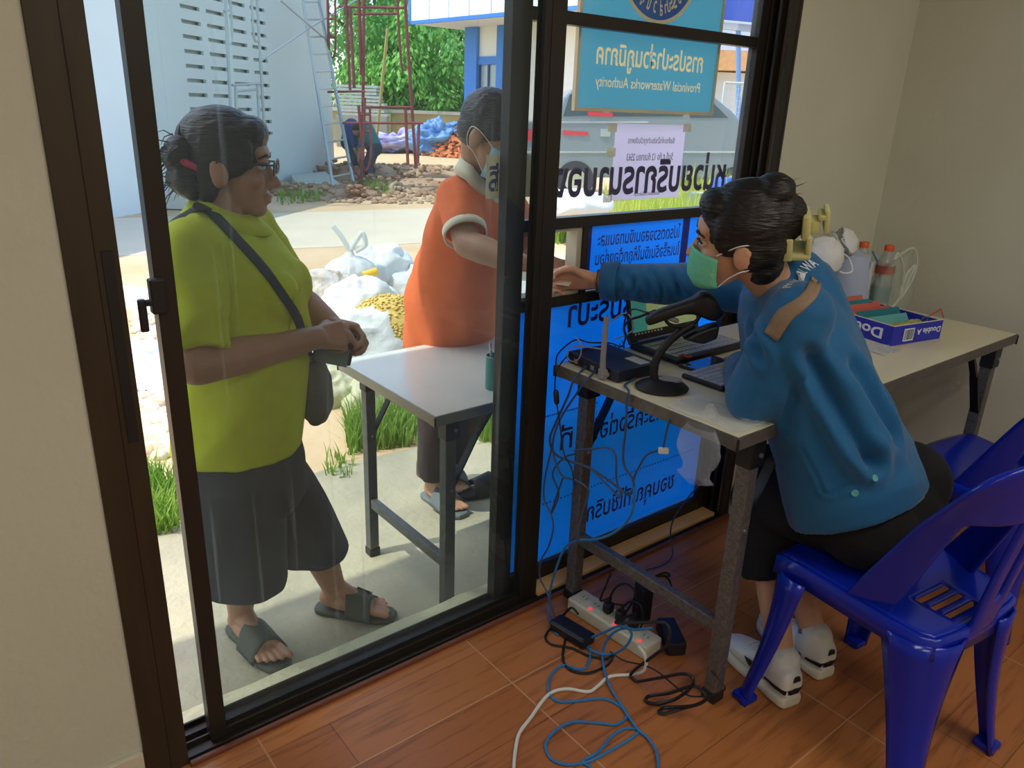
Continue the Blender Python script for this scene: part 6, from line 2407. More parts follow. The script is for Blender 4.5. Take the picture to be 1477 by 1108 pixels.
# router
rt = thing('router', 'black network router with a grey aerial on the left end of the table', 'router', (1.435, 1.345, ZT))
Mr = Matrix.Translation((1.435, 1.345, ZT)) @ Matrix.Rotation(math.radians(-3), 4, 'Z')
obj('case', MB().rbox((-0.07, -0.10, 0.003), (0.075, 0.10, 0.033), 0.003, Mr), M_dev, rt)
for sx in (-1, 1):
    for sy in (-1, 1):
        obj('foot', MB().cyl(Mr @ V((sx * 0.055, sy * 0.085, 0)), Mr @ V((sx * 0.055, sy * 0.085, 0.004)), 0.006, n=10), M_blk, rt)
obj('label_sticker', MB().box((0.020, -0.085, 0.0331), (0.055, -0.025, 0.0336), Mr), M_lab, rt)
for k in range(6):
    y = 0.065 - k * 0.022
    obj('socket', MB().box((-0.0708, y - 0.007, 0.008), (-0.0698, y + 0.007, 0.020), Mr), M_bolt if k % 3 == 0 else M_blk, rt)
ae = obj('aerial', MB().tube([Mr @ V((-0.082, -0.055, 0.014)), Mr @ V((-0.084, -0.054, 0.06)), Mr @ V((-0.080, -0.050, 0.165))], [0.0085, 0.0075, 0.0065], n=12), M_grey, rt, smooth=True)
obj('aerial_joint', MB().cyl(Mr @ V((-0.072, -0.062, 0.015)), Mr @ V((-0.086, -0.062, 0.015)), 0.007).rbox((-0.092, -0.066, 0.004), (-0.074, -0.046, 0.03), 0.003, Mr), M_grey, ae)

# barcode scanner on its stand
so_ = V((1.430, 1.165, 0))
stn = thing('scanner_stand', 'black gooseneck stand with a round base holding the barcode scanner', 'stand', (so_.x, so_.y, ZT))
Fb = frame(IF)
bs_ = MB()
rows = [(0.058, 0.001, 1.0), (0.060, 0.006, 1.0), (0.052, 0.014, .95), (0.036, 0.021, .9), (0.026, 0.026, .9), (0.002, 0.027, .9)]
bs_.loft([[so_ + V((0, 0, ZT + z)) + IR * (r_ * 1.12 * math.cos(2 * PI * k / 36)) + IF * (r_ * s * math.sin(2 * PI * k / 36)) for k in range(36)] for r_, z, s in rows])
obj('base', bs_, M_blk, stn, smooth=True)
obj('base_plate', MB().loft([[so_ + IR * 0.018 + V((0, 0, ZT + z)) + IR * (0.030 * math.cos(2 * PI * k / 24)) + IF * (0.018 * math.sin(2 * PI * k / 24)) for k in range(24)] for z in (0.022, 0.0275)]), M_grey, stn)
npx = [(944, 556), (943, 536), (948, 516), (962, 496), (980, 480), (1000, 468)]
np_ = [onplane(x, y, so_, IF) for x, y in npx]
np_[0].z = ZT + 0.02
obj('neck', MB().tube(spline(np_, 5), [0.0105] * 13 + [0.010] * 13, n=14), M_blk, stn, smooth=True)
cr_ = [onplane(x, y, so_, IF) for x, y in ((983, 487), (1012, 494), (1032, 486), (1036, 466), (1020, 470), (1000, 478))]
obj('cradle', MB().prism([((p - so_).dot(IR), p.z) for p in cr_], so_ - IF * 0.022, IR, ZO, IF * 0.044), M_blk, stn, bevel=0.006)
sc = thing('barcode_scanner', 'black handheld barcode scanner lying in its stand', 'scanner', onplane(985, 455, so_, IF))
w2 = lambda x, y: onplane(x, y, so_, IF)
rows = []
for (xt, yt), (xb, yb2), w in (((929, 462), (934, 470), .012), ((935, 452), (942, 468), .015), ((960, 442), (962, 460), .0165), ((990, 433), (990, 451), .018), ((1001, 427), (1008, 455), .021), ((1008, 420), (1020, 462), .026), ((1018, 418), (1034, 464), .029), ((1028, 424), (1040, 455), .027), ((1033, 434), (1040, 447), .020)):
    a, c = w2(xt, yt), w2(xb, yb2)
    rows.append(((a + c) / 2, IF * w, (c - a) / 2))
obj('scanner_body', MB().ering(rows, n=24, p=2.6), M_blk, sc, smooth=True, sub=1)
gd = MB().tube(spline([w2(958, 458), w2(966, 468), w2(985, 471), w2(1003, 464), w2(1010, 455)], 5), 0.0045, n=10)
obj('trigger_guard', gd, M_blk, sc, smooth=True)
obj('scanner_window', MB().ell(w2(1037, 452), (0.012, 0.02, 0.010), frame(IF)), mat('dark_glass', C(30, 20, 30), 0.08), sc, smooth='all')
obj('trigger', MB().cap(w2(966, 459), w2(976, 463), 0.006), M_grey, sc, smooth=True)

# laptop
lt = thing('laptop', 'open black laptop with a teal and olive screen facing the woman', 'laptop', (1.76, 1.36, ZT))
x0, x1, y0, y1 = 1.605, 1.915, 1.262, 1.440
obj('base', MB().rbox((x0, y0, ZT + 0.002), (x1, y1, ZT + 0.018), 0.004), M_blk, lt)
obj('keyboard_deck', MB().box((x0 + 0.01, y0 + 0.008, ZT + 0.018), (x1 - 0.01, y1 - 0.02, ZT + 0.0185)), mat('deck_grey', C(60, 62, 70), 0.45), lt)
M_key = mat('sheen_grey_key_cap', C(168, 172, 180), 0.45)  # sheen on the dark keys is put into this grey
kk = 0
for r_ in range(5):
    for c_ in range(15):
        a = x0 + 0.014 + c_ * (x1 - x0 - 0.028) / 15
        bq = y0 + 0.014 + r_ * 0.027
        obj('key', MB().box((a + 0.0015, bq + 0.002, ZT + 0.0185), (a + 0.0175, bq + 0.023, ZT + 0.021)), M_key, lt)
Ml = Matrix.Translation((0, y1 + 0.002, ZT + 0.016)) @ Matrix.Rotation(math.radians(-12), 4, 'X')
sn = obj('screen_lid', MB().rbox((x0, -0.004, 0.0), (x1, 0.006, 0.205), 0.004, Ml), M_blk, lt)
M_scr1 = mat('screen_teal', C(40, 110, 100), 0.3, emit=C(60, 150, 136), estr=0.35)
M_scr2 = mat('screen_olive', C(120, 130, 90), 0.3, emit=C(150, 164, 110), estr=0.4)
obj('screen', MB().box((x0 + 0.012, -0.0048, 0.030), (x0 + 0.075, -0.0041, 0.195), Ml), M_scr1, sn)
obj('screen', MB().box((x0 + 0.075, -0.0048, 0.030), (x1 - 0.012, -0.0041, 0.195), Ml), M_scr2, sn)
ic = MB()
for k in range(9):
    obj('task_icon', MB().box((x0 + 0.02 + k * 0.014, -0.0052, 0.022), (x0 + 0.027 + k * 0.014, -0.0044, 0.027), Ml), M_lab, sn)
obj('hinge_strip', MB().box((x0 + 0.03, -0.006, 0.003), (x1 - 0.03, -0.0042, 0.006), Ml), mat('pale_strip', C(150, 150, 186), 0.4), sn)
# phone
ph = thing('phone', 'phone lying face up between the laptop and the loose keyboard', 'phone', (1.69, 1.227, ZT))
Mp = Matrix.Translation((1.675, 1.226, ZT)) @ Matrix.Rotation(math.radians(4), 4, 'Z')
obj('case', MB().rbox((-0.075, -0.034, 0.0005), (0.075, 0.034, 0.009), 0.004, Mp), M_blk, ph)
obj('glass_face', MB().box((-0.072, -0.031, 0.009), (0.072, 0.031, 0.0095), Mp), mat('phone_glass', C(60, 64, 80), 0.04, spec=1.0), ph)
# second keyboard
kb = thing('keyboard', 'loose black keyboard with keys greyed for sheen beside her elbow', 'keyboard', (1.68, 1.12, ZT))
Mk = Matrix.Translation((1.536, 1.062, ZT)) @ Matrix.Rotation(math.radians(1), 4, 'Z')
obj('case', MB().rbox((0, 0, 0.001), (0.32, 0.128, 0.014), 0.004, Mk), M_blk, kb)
for r_ in range(6):
    for c_ in range(16):
        obj('key', MB().box((0.006 + c_ * 0.0193, 0.007 + r_ * 0.0195, 0.014), (0.006 + c_ * 0.0193 + 0.0165, 0.007 + r_ * 0.0195 + 0.0165, 0.0165), Mk), M_key, kb)
# little red clip and adapter lead on the deck
q = at(988, 514, 2, ZT + 0.02)
tag(obj('red_clip', MB().tube(spline([q + V((-.012, .012, 0)), q + V((-.002, .006, .004)), q, q + V((.004, -.012, 0)), q + V((.012, -.014, .003))]), 0.0025), mat('red_plastic', C(226, 70, 70), 0.5), smooth=True), 'small red clip lying on the laptop keys by the phone', 'clip')

# clear wrapping on the corner and bag hung from the table end
M_clear = mat('clear_film', C(220, 226, 230), 0.12, transparent=0.72, bump=0.5, bscale=40)
M_clearb = mat('thin_clear_bag', C(206, 216, 228), 0.2, transparent=0.80, bump=0.4, bscale=30, translucent=0.1)
P = []
for i in range(25):
    row = []
    for k in range(17):
        a, b_ = i / 24, k / 16
        p = V((1.345 + 0.115 * a, 0.875 + 0.20 * b_, ZT + 0.003))
        p.x += 0.012 * noise.noise(p * 14)
        p.y += 0.016 * noise.noise(p * 14 + V((5, 5, 5)))
        p.x = max(p.x, 1.338)
        p.y = max(p.y, 0.868)
        p.z += 0.050 * max(0, noise.noise(p * 26)) * math.sin(PI * a) ** .5 * math.sin(PI * b_) ** .5 + 0.008 * abs(noise.noise(p * 80))
        row.append(p)
    P.append(row)
tag(obj('plastic_wrap', MB().grid(P), M_clear, smooth='all'), 'crumpled clear plastic wrap on the near left corner of the table', 'wrap')
bgm = MB()
rings = []
for k in range(15):
    z = ZT + 0.002 - 0.135 * k / 14
    w = (0.036 + 0.022 * math.sin(PI * min(1, k / 10)) if k < 13 else 0.05) * (1 if k < 14 else 0.4)
    ring = []
    for s in range(28):
        a = 2 * PI * s / 28
        rr = 1 + 0.22 * noise.noise(V((math.cos(a) * 2, math.sin(a) * 2, k * 0.25)))
        ring.append(V((1.312 + 0.016 * math.cos(a) * rr, 0.948 + w * math.sin(a) * rr, z)))
    rings.append(ring)
bgm.loft(rings, caps=False)
tag(obj('plastic_bag', bgm, M_clearb, smooth='all'), 'thin clear plastic bag hanging off the left end of the table', 'bag')

# kettle with face masks on top, bottles, clear bag
kc = V((2.655, 1.372, 0))
ke = thing('electric_kettle', 'pale blue electric kettle with face masks piled on its lid', 'kettle', (kc.x, kc.y, ZT))
obj('kettle_body', MB().lathe([(0, ZT + 0.03), (0.076, ZT + 0.03), (0.078, ZT + 0.05), (0.068, ZT + 0.15), (0.060, ZT + 0.20), (0.02, ZT + 0.215), (0, ZT + 0.216)], kc, n=36), mat('pale_blue_enamel', C(176, 188, 214), 0.35), ke, smooth=True)
obj('power_base', MB().lathe([(0, ZT + 0.001), (0.085, ZT + 0.001), (0.086, ZT + 0.022), (0.076, ZT + 0.03), (0, ZT + 0.03)], kc, n=36), mat('kettle_base_grey', C(74, 74, 72), 0.5), ke, smooth=True)
hv = N(V((-0.9, 0.3, 0)))
obj('handle', MB().tube(spline([kc + hv * 0.062 + V((0, 0, ZT + 0.19)), kc + hv * 0.105 + V((0, 0, ZT + 0.20)), kc + hv * 0.115 + V((0, 0, ZT + 0.14)), kc + hv * 0.10 + V((0, 0, ZT + 0.075)), kc + hv * 0.074 + V((0, 0, ZT + 0.06))]), 0.010), M_blk, ke, smooth=True)
sv = N(V((0.3, -0.95, 0)))
obj('water_gauge', MB().box((-0.014, -0.004, 0.05), (0.014, 0.004, 0.18), Matrix.Translation(kc + sv * 0.070 + V((0, 0, ZT))) @ frame(sv).to_4x4()), mat('gauge_white', C(214, 216, 218), 0.4), ke)
M_maskw = mat('white_face_mask', C(228, 230, 228), 0.8, bump=0.25, bscale=60)


def loose_mask(c, f, u, label, sz, seed):
    f, u = N(V(f)), V(u)
    s = N(f.cross(u))
    u = N(s.cross(f))
    t = thing('face_mask', label, 'mask', c - u * sz[1] * 0.5, None)
    P = []
    for i in range(19):
        row = []
        a = -1 + 2 * i / 18
        for k in range(13):
            v = -1 + 2 * k / 12
            d = 0.045 * (1 - a * a) * (1 - 0.6 * v * v) + 0.008 * noise.noise(V((a * 4 + seed, v * 4, seed)))
            row.append(c + s * (a * sz[0] / 2 * (1 - 0.12 * v * v)) + u * (v * sz[1] / 2 * (1 - 0.35 * a * a)) + f * d)
        P.append(row)
    obj('mask_cloth', MB().grid(P), M_maskw, t, smooth='all', solid=0.003)
    for q in (-1, 1):
        e = c + s * (q * sz[0] * 0.48)
        obj('ear_loop', MB().tube(spline([e + u * sz[1] * .28, e + s * q * .03 + u * .03 + f * -.01, e + s * q * .045 - u * .01, e + s * q * .02 - u * .03, e - u * sz[1] * .28]), 0.003), M_loop, t, smooth=True)


loose_mask(at(1192, 368, 1, 1.33), (-0.35, -0.85, 0.45), (0.5, 0.1, 0.85), 'white face mask draped over the front of the kettle lid', (0.13, 0.115), 1)
loose_mask(at(1216, 350, 1, 1.38), (0.55, -0.65, 0.5), (-0.2, 0.2, 1), 'white face mask perched behind on the kettle with its loop showing', (0.12, 0.10), 7)
M_pet = mat('clear_bottle', C(200, 210, 208), 0.08, transparent=0.6)
M_cap = mat('orange_cap', C(224, 92, 40), 0.45)
M_blab = mat('bottle_label_red', C(190, 96, 76), 0.6, transparent=0.25)
M_blab2 = mat('bottle_label_teal', C(120, 160, 160), 0.6, transparent=0.35)
for k, (px, py, y, lb) in enumerate(((1247, 352, 1.375, 'clear bottle with orange cap behind the kettle masks'), (1283, 357, 1.31, 'clear bottle with orange cap standing inside the clear bag'))):
    c = at(px, py, 1, y)
    top = c.z + 0.008
    c.z = 0
    t = thing('drink_bottle', lb, 'bottle', (c.x, c.y, ZT), 'orange capped bottles')
    hgt = top - ZT
    obj('bottle_body', MB().lathe([(0, ZT + .002), (0.028, ZT + .002), (0.033, ZT + .01), (0.033, ZT + hgt * .35), (0.030, ZT + hgt * .45), (0.033, ZT + hgt * .55), (0.032, ZT + hgt * .70), (0.016, ZT + hgt * .88), (0.013, ZT + hgt * .92)], c, n=30), M_pet, t, smooth=True)
    obj('cap', MB().lathe([(0, top), (0.0150, top), (0.0165, top - .003), (0.0165, top - .020), (0, top - .020)], c, n=24), M_cap, t, smooth=True)
    obj('label', MB().lathe([(0.0336, ZT + hgt * .56), (0.0336, ZT + hgt * .69)], c, n=30), M_blab, t, smooth=True)
    obj('label', MB().lathe([(0.0336, ZT + hgt * .12), (0.0336, ZT + hgt * .36)], c, n=30), M_blab2, t, smooth=True)
# straw
q = at(1262, 372, 1, 1.33)
tag(obj('blue_straw', MB().tube([at(1258, 362, 1, 1.345), at(1266, 378, 1, 1.33), at(1272, 425, 1, 1.335)], 0.0035), mat('blue_straw_plastic', C(60, 140, 190), 0.5), smooth=True), 'blue drinking straw standing between the two bottles', 'straw')
cb = MB()
c = at(1286, 415, 1, 1.27)
rings = []
for k in range(18):
    v = k / 17
    z = ZT + 0.003 + 0.20 * v
    ring = []
    for s in range(40):
        a = 2 * PI * s / 40
        w = (0.075 + 0.012 * math.sin(v * 5)) * (1 - 0.25 * v)
        rr = 1 + 0.30 * noise.noise(V((math.cos(a) * 2.4, math.sin(a) * 2.4, v * 3))) * (0.4 + v)
        ring.append(V((c.x + 0.02 + w * math.cos(a) * rr + 0.03 * v, c.y + 0.015 + w * 0.85 * math.sin(a) * rr, z + 0.03 * v * noise.noise(V((a * 2, 1, 1))))))
    rings.append(ring)
cb.loft(rings, caps=False)
t = thing('carrier_bag', 'clear plastic carrier bag around the right hand bottle', 'bag', (c.x, c.y, ZT))
M_cb = mat('clear_carrier_film', C(214, 224, 208), 0.2, transparent=0.80, bump=0.5, bscale=25)
obj('bag_film', cb, M_cb, t, smooth='all')
M_cbh = mat('clear_handle_film', C(220, 228, 214), 0.25, transparent=0.45)
for l in (((1290, 375), (1296, 366), (1303, 385), (1302, 410)), ((1298, 425), (1308, 395), (1320, 383), (1312, 400), (1300, 430)), ((1292, 372), (1318, 358), (1322, 385), (1306, 420), (1280, 450))):
    obj('bag_handle', MB().tube(spline([at(x, y, 1, 1.235) for x, y in l], 5), 0.0045, n=6), M_cbh, t, smooth=True)

# paper-ream box with cards
M_boxb = mat('blue_printed_card', C(40, 44, 176), 0.5, var=0.08, vscale=10)
M_cardw = mat('torn_card_edge', C(220, 206, 186), 0.8)
FL, FR_ = V((2.325, 1.030, ZT)), V((2.562, 0.985, ZT))
bx = N(FR_ - FL)
by = V((-bx.y, bx.x, 0))
Wd, Lg, Hh = 0.235, 0.30, 0.062
bxo = thing('ream_box', 'blue printed paper box lid holding folders and cards on the table', 'box', FL + bx * Wd / 2 + by * Lg / 2)
Mbx = Matrix.Translation(FL) @ Matrix((bx, by, V((0, 0, 1)))).transposed().to_4x4()
obj('box_bottom', MB().box((0, 0, 0.001), (Wd, Lg, 0.004), Mbx), M_boxb, bxo)
for nm, lo, hi in (('box_side', (0, 0, 0.004), (Wd, 0.003, Hh)), ('box_side', (0, Lg - 0.003, 0.004), (Wd, Lg, Hh)), ('box_side', (0, 0.003, 0.004), (0.003, Lg - 0.003, Hh)), ('box_side', (Wd - 0.003, 0.003, 0.004), (Wd, Lg - 0.003, Hh * 0.96))):
    s_ = obj(nm, MB().box(lo, hi, Mbx), M_boxb, bxo)
    obj('torn_edge', MB().box((lo[0] - .0003, lo[1] - .0003, hi[2]), (hi[0] + .0003, hi[1] + .0003, hi[2] + 0.002), Mbx), M_cardw, s_)
M_wht = mat('white_print', C(226, 228, 236), 0.6)
# brand lettering upside down on the long left side and on the short front side
lettering('side_lettering', 'Double A', FL - bx * 0.0008 + by * 0.155 + V((0, 0, Hh * 0.50)), by, (0, 0, -1), 0.24, M_wht, bxo, bold=0.03, height=0.034)
lettering('front_lettering', 'Double A', FL - by * 0.0008 + bx * 0.170 + V((0, 0, Hh * 0.55)), -bx, (0, 0, -1), 0.115, M_wht, bxo, bold=0.02, height=0.019)
obj('barcode_panel', MB().box((0.052, -0.0009, 0.010), (0.100, -0.0002, 0.050), Mbx), M_wht, bxo)
bc_ = MB()
r = random.Random(2)
x = 0.056
while x < 0.095:
    w = r.choice((0.0012, 0.0020, 0.0026))
    bc_.box((x, -0.0013, 0.014), (x + w, -0.0009, 0.047), Mbx)
    x += w + r.choice((0.0018, 0.0024))
o = obj('barcode', bc_, M_blk, bxo)
# what lies in the box
for k, (y_, hgt, tilt, col, nm, lb) in enumerate(((0.275, 0.075, -22, (200, 110, 84), 'card_divider', 'salmon red card divider at the very back of the box'), (0.235, 0.072, -24, (44, 128, 140), 'card_folder', 'teal card folder standing near the back of the box'),
                                                  (0.195, 0.070, -26, (206, 100, 84), 'card_bundle', 'thick bundle of red cards in the middle of the box'), (0.165, 0.066, -26, (196, 96, 80), 'card_divider', 'thin red divider in front of the bundle of red cards'),
                                                  (0.115, 0.074, -28, (28, 116, 128), 'card_folder', 'wide teal folder leaning in the middle of the box'), (0.075, 0.066, -34, (96, 170, 168), 'card_folder', 'pale teal folder leaning near the front of the box'))):
    th = 0.014 if nm == 'card_bundle' else 0.003
    M_ = Mbx @ Matrix.Translation((0, y_, 0.006)) @ Matrix.Rotation(math.radians(tilt), 4, 'X')
    tag(obj(nm, MB().rbox((0.010, -th, 0), (Wd - 0.012 - 0.01 * (k % 3), 0, hgt), 0.001, M_), mat(('salmon_card', 'teal_card', 'red_card', 'brick_card', 'deep_teal_card', 'pale_teal_card')[k], C(*col), 0.7, var=0.06)), lb, 'folder')
M_note = mat('yellow_green_note', C(176, 180, 96), 0.7, col2=C(120, 130, 80), vscale=30)
P = [[Mbx @ V((0.03 + 0.18 * i / 10, 0.008 + 0.055 * k / 6, 0.048 + 0.012 * noise.noise(V((i * .5, k * .6, 2))) + 0.006 * math.sin(i))) for k in range(7)] for i in range(11)]
tag(obj('crumpled_note', MB().grid(P), M_note, smooth='all', solid=0.002), 'crumpled yellow green note stuffed in the front of the box', 'note')
q = FL + bx * 0.17 + by * 0.02 + V((0, 0, 0.065))
tag(obj('rubber_band', MB().tube([q + bx * (0.014 * math.cos(2 * PI * k / 16)) + V((0, 0, 0.008 * math.sin(2 * PI * k / 16))) for k in range(17)], 0.0022, n=6), mat('dark_green_band', C(60, 90, 50), 0.6), smooth=True), 'dark green rubber band resting on the crumpled note', 'band')
P = [[V((2.205 + 0.10 * i / 10, 0.985 + 0.085 * k / 8, ZT + 0.004 + 0.012 * abs(noise.noise(V((i * .8, k * .9, 4)))))) for k in range(9)] for i in range(11)]
tag(obj('blister_pack', MB().grid(P), M_clear, smooth='all', solid=0.001), 'crumpled clear wrapper lying before the blue paper box', 'wrapper')
q0, q1, q2 = at(1330, 462, 2, ZT + .003), at(1357, 446, 2, ZT + .012), at(1361, 458, 2, ZT + .003)
tag(obj('red_wire_clip', MB().tube([q0, q1, q2], 0.0028, n=8), mat('red_wire', C(206, 84, 80), 0.5), smooth=True), 'thin bent red wire clip on the table behind the box', 'clip')
# ---------------------------------------------------------------- power strip, adapters, cables
M_strip = mat('cream_plastic', C(206, 204, 184), 0.45)
ps = thing('power_strip', 'cream power strip with black plugs lying under the table end', 'power strip', (1.425, 1.245, 0))
a0, a1 = V((1.412, 1.392, 0)), V((1.432, 1.095, 0))
u = N(a1 - a0)
sd = N(u.cross(V((0, 0, 1))))
Mps = Matrix.Translation(a0) @ Matrix((u, -sd, V((0, 0, 1)))).transposed().to_4x4()
Lp = (a1 - a0).length
obj('strip_body', MB().rbox((0, -0.036, 0), (Lp, 0.036, 0.044), 0.006, Mps), M_strip, ps)
M_hole = mat('socket_hole', C(50, 48, 46), 0.6)
for k in range(6):
    x = 0.035 + k * 0.046
    s_ = obj('socket', MB().cyl(Mps @ V((x, 0.004, 0.044)), Mps @ V((x, 0.004, 0.0448)), 0.017, n=20), mat('socket_face', C(196, 196, 178), 0.5), ps)
    for q in (-1, 1):
        obj('slot', MB().box((x - 0.0012 + 0.007 * q, 0.0, 0.0446), (x + 0.0012 + 0.007 * q, 0.008, 0.0452), Mps), M_hole, s_)
    obj('switch_lamp', MB().box((x - 0.006, -0.030, 0.044), (x + 0.006, -0.020, 0.047), Mps), mat('red_neon_switch', C(220, 90, 90), 0.4, emit=C(255, 80, 80), estr=0.6) if k % 2 else M_strip, ps)
plugs = []
for k, (x, tl) in enumerate(((0.125, (0.2, .1)), (0.172, (0.1, 0)), (0.218, (-.1, .2)))):
    p = Mps @ V((x, 0.004, 0.045))
    t = thing('power_plug', ('black plug pushed into the middle of the power strip', 'black plug next to the glowing switch on the power strip', 'black plug nearest the camera on the power strip')[k], 'plug', p, 'black plugs in the power strip')
    obj('plug_body', MB().rbox((x - 0.013, -0.010, 0.0455), (x + 0.013, 0.018, 0.078), 0.006, Mps), M_blk, t)
    obj('strain_relief', MB().cyl(Mps @ V((x, 0.004, 0.078)), Mps @ V((x + 0.004, 0.004, 0.098)), 0.006, 0.0045, n=10), M_blk, t, smooth=True)
    plugs.append(Mps @ V((x + 0.004, 0.004, 0.097)))
M_adp = mat('adapter_black', C(26, 26, 34), 0.35)


def adapter(c, ang, d, label, stand=False):
    t = thing('power_adapter', label, 'adapter', c, 'black power adapters')
    M_ = Matrix.Translation(c) @ Matrix.Rotation(ang, 4, 'Z')
    obj('adapter_case', MB().rbox((-d[0] / 2, -d[1] / 2, 0), (d[0] / 2, d[1] / 2, d[2]), 0.008, M_), M_adp, t)
    obj('adapter_label', MB().box((-d[0] * .3, -d[1] / 2 - .0006, d[2] * .3), (d[0] * .3, -d[1] / 2, d[2] * .7), M_), mat('adapter_print', C(96, 96, 106), 0.5), t)


adapter(V((1.305, 1.29, 0)), math.radians(98), (0.13, 0.055, 0.034), 'black adapter brick lying to the left of the power strip')
adapter(V((1.535, 1.235, 0)), math.radians(70), (0.055, 0.04, 0.115), 'black adapter standing upright behind the power strip')
adapter(V((1.515, 1.105, 0)), math.radians(58), (0.12, 0.055, 0.045), 'black adapter block between the power strip and the table leg')

M_cb_blue = mat('blue_cable', C(40, 116, 176), 0.45)
M_cb_blk = mat('black_cable', C(20, 20, 28), 0.45)
M_cb_wht = mat('white_cable', C(216, 214, 206), 0.5)
M_cb_slate = mat('slate_cable', C(52, 76, 112), 0.45)
M_gold2 = mat('yellow_tie', C(190, 160, 60), 0.5)
XC = 1.322


def cab(px, py, r, x=XC):
    p = at(px, py, 0, x)
    if p.z < r:
        p = at(px, py, 2, r)
    return p


def cable(label, path, r, m, x=XC, start=None, end=None, n=7, lift=0.0, name='cable'):
    pts = [cab(a, b, r + lift, x) for a, b in path]
    if start is not None:
        pts = [V(p) for p in start] + pts
    if end is not None:
        pts = pts + [V(p) for p in end]
    s = spline(pts, n)
    for p in s:
        if p.z < r + lift:
            p.z = r + lift
    return tag(obj(name, MB().tube(s, r, n=8), m, smooth=True), label, 'cable')


rs = Mr @ V((-0.072, 0.02, 0.014))
rs2 = Mr @ V((-0.072, -0.02, 0.014))
rs3 = Mr @ V((-0.072, 0.065, 0.014))
edge = lambda px, py: at(px, py, 2, ZT + 0.006)
cable('slate blue cable hanging from the router and looping below the table leg', [(828, 548), (819, 572), (802, 609), (793, 634), (801, 655), (824, 666), (848, 674), (878, 693), (896, 707), (907, 714), (914, 704), (912, 690), (899, 665), (903, 612), (904, 580)], 0.0032, M_cb_slate, start=[rs], end=[at(907, 565, 0, 1.326), V((1.362, 1.225, ZT + .005)), V((1.42, 1.245, ZT + .006))])
cable('slate blue cable from the router hanging in a wide bend beside the leg', [(843, 552), (831, 569), (808, 605), (797, 641), (804, 674), (813, 688), (830, 693), (848, 705), (846, 722), (838, 749), (833, 783)], 0.0030, M_cb_slate, start=[rs2], x=1.318)
c_ = cable('thin black lead with a moulded ferrite lump hanging by the door stile', [(801, 545), (801, 570), (806, 600), (813, 652), (824, 675), (829, 700)], 0.0020, M_cb_blk, start=[V((1.45, 1.43, ZT + .036)), V((1.37, 1.435, ZT + .030)), V((1.325, 1.432, ZT + .002))], x=1.316)
obj('ferrite_lump', MB().cap(cab(802, 566, .002, 1.316), cab(803, 580, .002, 1.316), 0.0075), M_cb_blk, c_, smooth=True)
cable('slate cable running down the left side of the leg to the floor', [(797, 641), (786, 690), (785, 720), (794, 740), (798, 760), (792, 787), (780, 810), (779, 834), (790, 857), (804, 898), (815, 916), (825, 925), (850, 934)], 0.0026, M_cb_slate, x=1.312)
cable('slate cable making a narrow loop left of the leg', [(829, 655), (813, 661), (797, 683), (806, 713), (795, 741), (803, 715), (812, 690)], 0.0026, M_cb_slate, x=1.326)
cable('slate cable bowed across the leg below the brace', [(828, 650), (852, 648), (875, 646), (888, 656), (889, 690), (895, 717), (880, 704), (850, 674)], 0.0028, M_cb_slate, x=1.308)
o = cable('slate cable ending in a pale plug in front of the blue banner', [(914, 692), (918, 681), (932, 657), (949, 650)], 0.0026, M_cb_slate, x=1.33, end=None)
mp = cab(957, 650, .003, 1.33)
obj('pale_plug', MB().rbox((-0.012, -0.006, -0.007), (0.012, 0.006, 0.007), 0.002, Matrix.Translation(mp) @ frame(IF).to_4x4()), M_cb_wht, o)
obj('lead', MB().tube(spline([cab(957, 645, .003, 1.33), cab(961, 625, .003, 1.33), cab(966, 605, .003, 1.33)]), 0.0026), M_cb_slate, o, smooth=True)
cable('blue network cable sweeping down and trailing over the floor in wide loops', [(914, 700), (914, 731), (904, 752), (885, 769), (860, 778), (833, 780), (815, 790), (804, 815), (794, 850), (791, 880), (796, 905), (806, 916), (816, 905), (830, 902), (842, 915), (851, 938), (848, 960), (835, 966), (812, 960), (795, 975), (791, 997), (805, 1012), (835, 1011), (870, 1008), (893, 1018), (905, 1031), (890, 1045), (860, 1043), (825, 1042), (800, 1055), (787, 1075), (795, 1095), (818, 1103), (848, 1099), (880, 1083), (912, 1064), (920, 1054), (902, 1051), (882, 1063), (864, 1084), (842, 1098), (850, 1106), (870, 1120)], 0.0036, M_cb_blue)
cable('blue network cable coiled by the power strip and running out towards the camera', [(940, 906), (915, 908), (895, 903), (872, 912), (850, 922), (846, 932), (858, 941), (882, 944), (903, 932), (911, 915), (903, 906), (886, 912), (874, 926), (869, 945), (872, 968), (880, 990), (895, 1015), (918, 1050), (935, 1065), (947, 1085), (949, 1108), (944, 1130)], 0.0036, M_cb_blue, lift=0.004)
cable('white mains cord snaking from the power strip to the near edge', [(921, 932), (929, 943), (932, 956), (928, 968), (912, 973), (880, 976), (862, 990), (848, 998), (815, 994), (790, 1003), (765, 1036), (749, 1058), (743, 1085), (741, 1108), (740, 1130)], 0.0044, M_cb_wht)
cable('thick black mains lead looped beside the near table leg', [(888, 898), (930, 898), (958, 898), (966, 910), (962, 930), (940, 948), (920, 963), (909, 975), (918, 983), (950, 978), (985, 972), (999, 978), (996, 992), (975, 1008), (948, 1016), (932, 1012), (938, 1004), (965, 1000), (1000, 990), (1018, 1004), (1012, 1014), (985, 1022), (957, 1030), (951, 1026), (965, 1021), (1000, 1018), (1022, 1008)], 0.0042, M_cb_blk, lift=0.002, start=[plugs[2]])
cable('thin black lead running under the table leg foot', [(880, 940), (900, 953), (930, 960), (950, 970), (968, 985), (990, 1002), (1010, 1005), (1036, 1000), (1046, 992), (1036, 978), (1026, 968)], 0.0022, M_cb_blk)
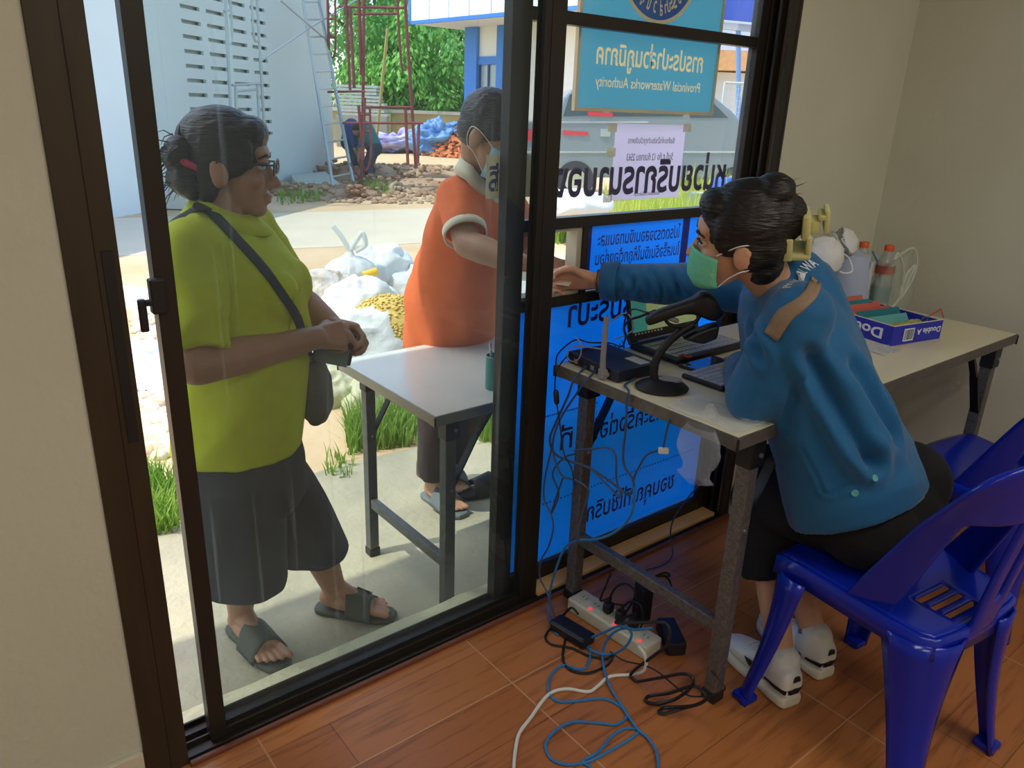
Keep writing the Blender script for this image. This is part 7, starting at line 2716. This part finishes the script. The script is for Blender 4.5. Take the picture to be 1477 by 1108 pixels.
cable('black adapter lead looped flat to the left of the power strip', [(834, 886), (824, 877), (811, 889), (794, 907), (787, 920), (796, 930), (824, 935), (848, 946), (872, 951), (885, 944), (876, 960), (850, 971), (825, 968), (813, 955), (813, 935), (818, 915)], 0.0036, M_cb_blk)
cable('black plug lead rising from the power strip to the stretcher bar', [(866, 866), (875, 842), (881, 828)], 0.0032, M_cb_blk, x=1.42, start=[plugs[0]])
cable('black plug lead arching behind the power strip', [(880, 868), (886, 850), (900, 842), (912, 848), (916, 860), (905, 880), (895, 895)], 0.0032, M_cb_blk, x=1.46, start=[plugs[1]])
cable('black lead arched in a ring over the power strip', [(893, 895), (896, 880), (908, 868), (922, 871), (928, 890), (924, 905), (914, 920)], 0.0032, M_cb_blk, x=1.45)
cable('black lead coiled on the tiles behind the stretcher bar', [(935, 845), (945, 832), (960, 826), (966, 831), (950, 832), (943, 848)], 0.0030, M_cb_blk, x=9.0)
cable('black lead lying in a long bend on the tiles toward the wall', [(958, 830), (966, 838), (972, 858), (975, 869), (1000, 872), (1010, 880), (1008, 888)], 0.0028, M_cb_blk, x=9.0)
cable('slate lead hanging behind the table in front of the banner foot', [(1018, 690), (995, 715), (972, 748), (967, 772), (970, 800), (954, 816), (920, 825), (913, 830)], 0.0026, M_cb_slate, x=1.75)
# loops of lead on the router top
cable('thin black leads coiled on top of the router', [(802, 540), (803, 515), (815, 500), (832, 490), (850, 494), (880, 495), (896, 500), (902, 488), (900, 470), (905, 452), (915, 446), (930, 450), (945, 452)], 0.0022, M_cb_blk, x=1.40)
cable('pale grey lead ringed in front of the router', [(830, 486), (837, 495), (838, 510), (832, 520), (822, 520), (818, 510), (823, 502), (840, 500), (870, 504)], 0.0018, mat('pale_lead', C(150, 150, 160), 0.4), x=1.355)
cable('pale lead bowed behind the aerial beside the screen', [(880, 465), (892, 456), (904, 452), (912, 462), (914, 474), (905, 482), (885, 490)], 0.0018, mat('pale_lead', C(150, 150, 160), 0.4), x=1.45)
cable('black scanner lead hanging beside the laptop screen', [(945, 448), (925, 456), (908, 462), (900, 474), (906, 490), (909, 498)], 0.0032, M_cb_blk, x=1.42)
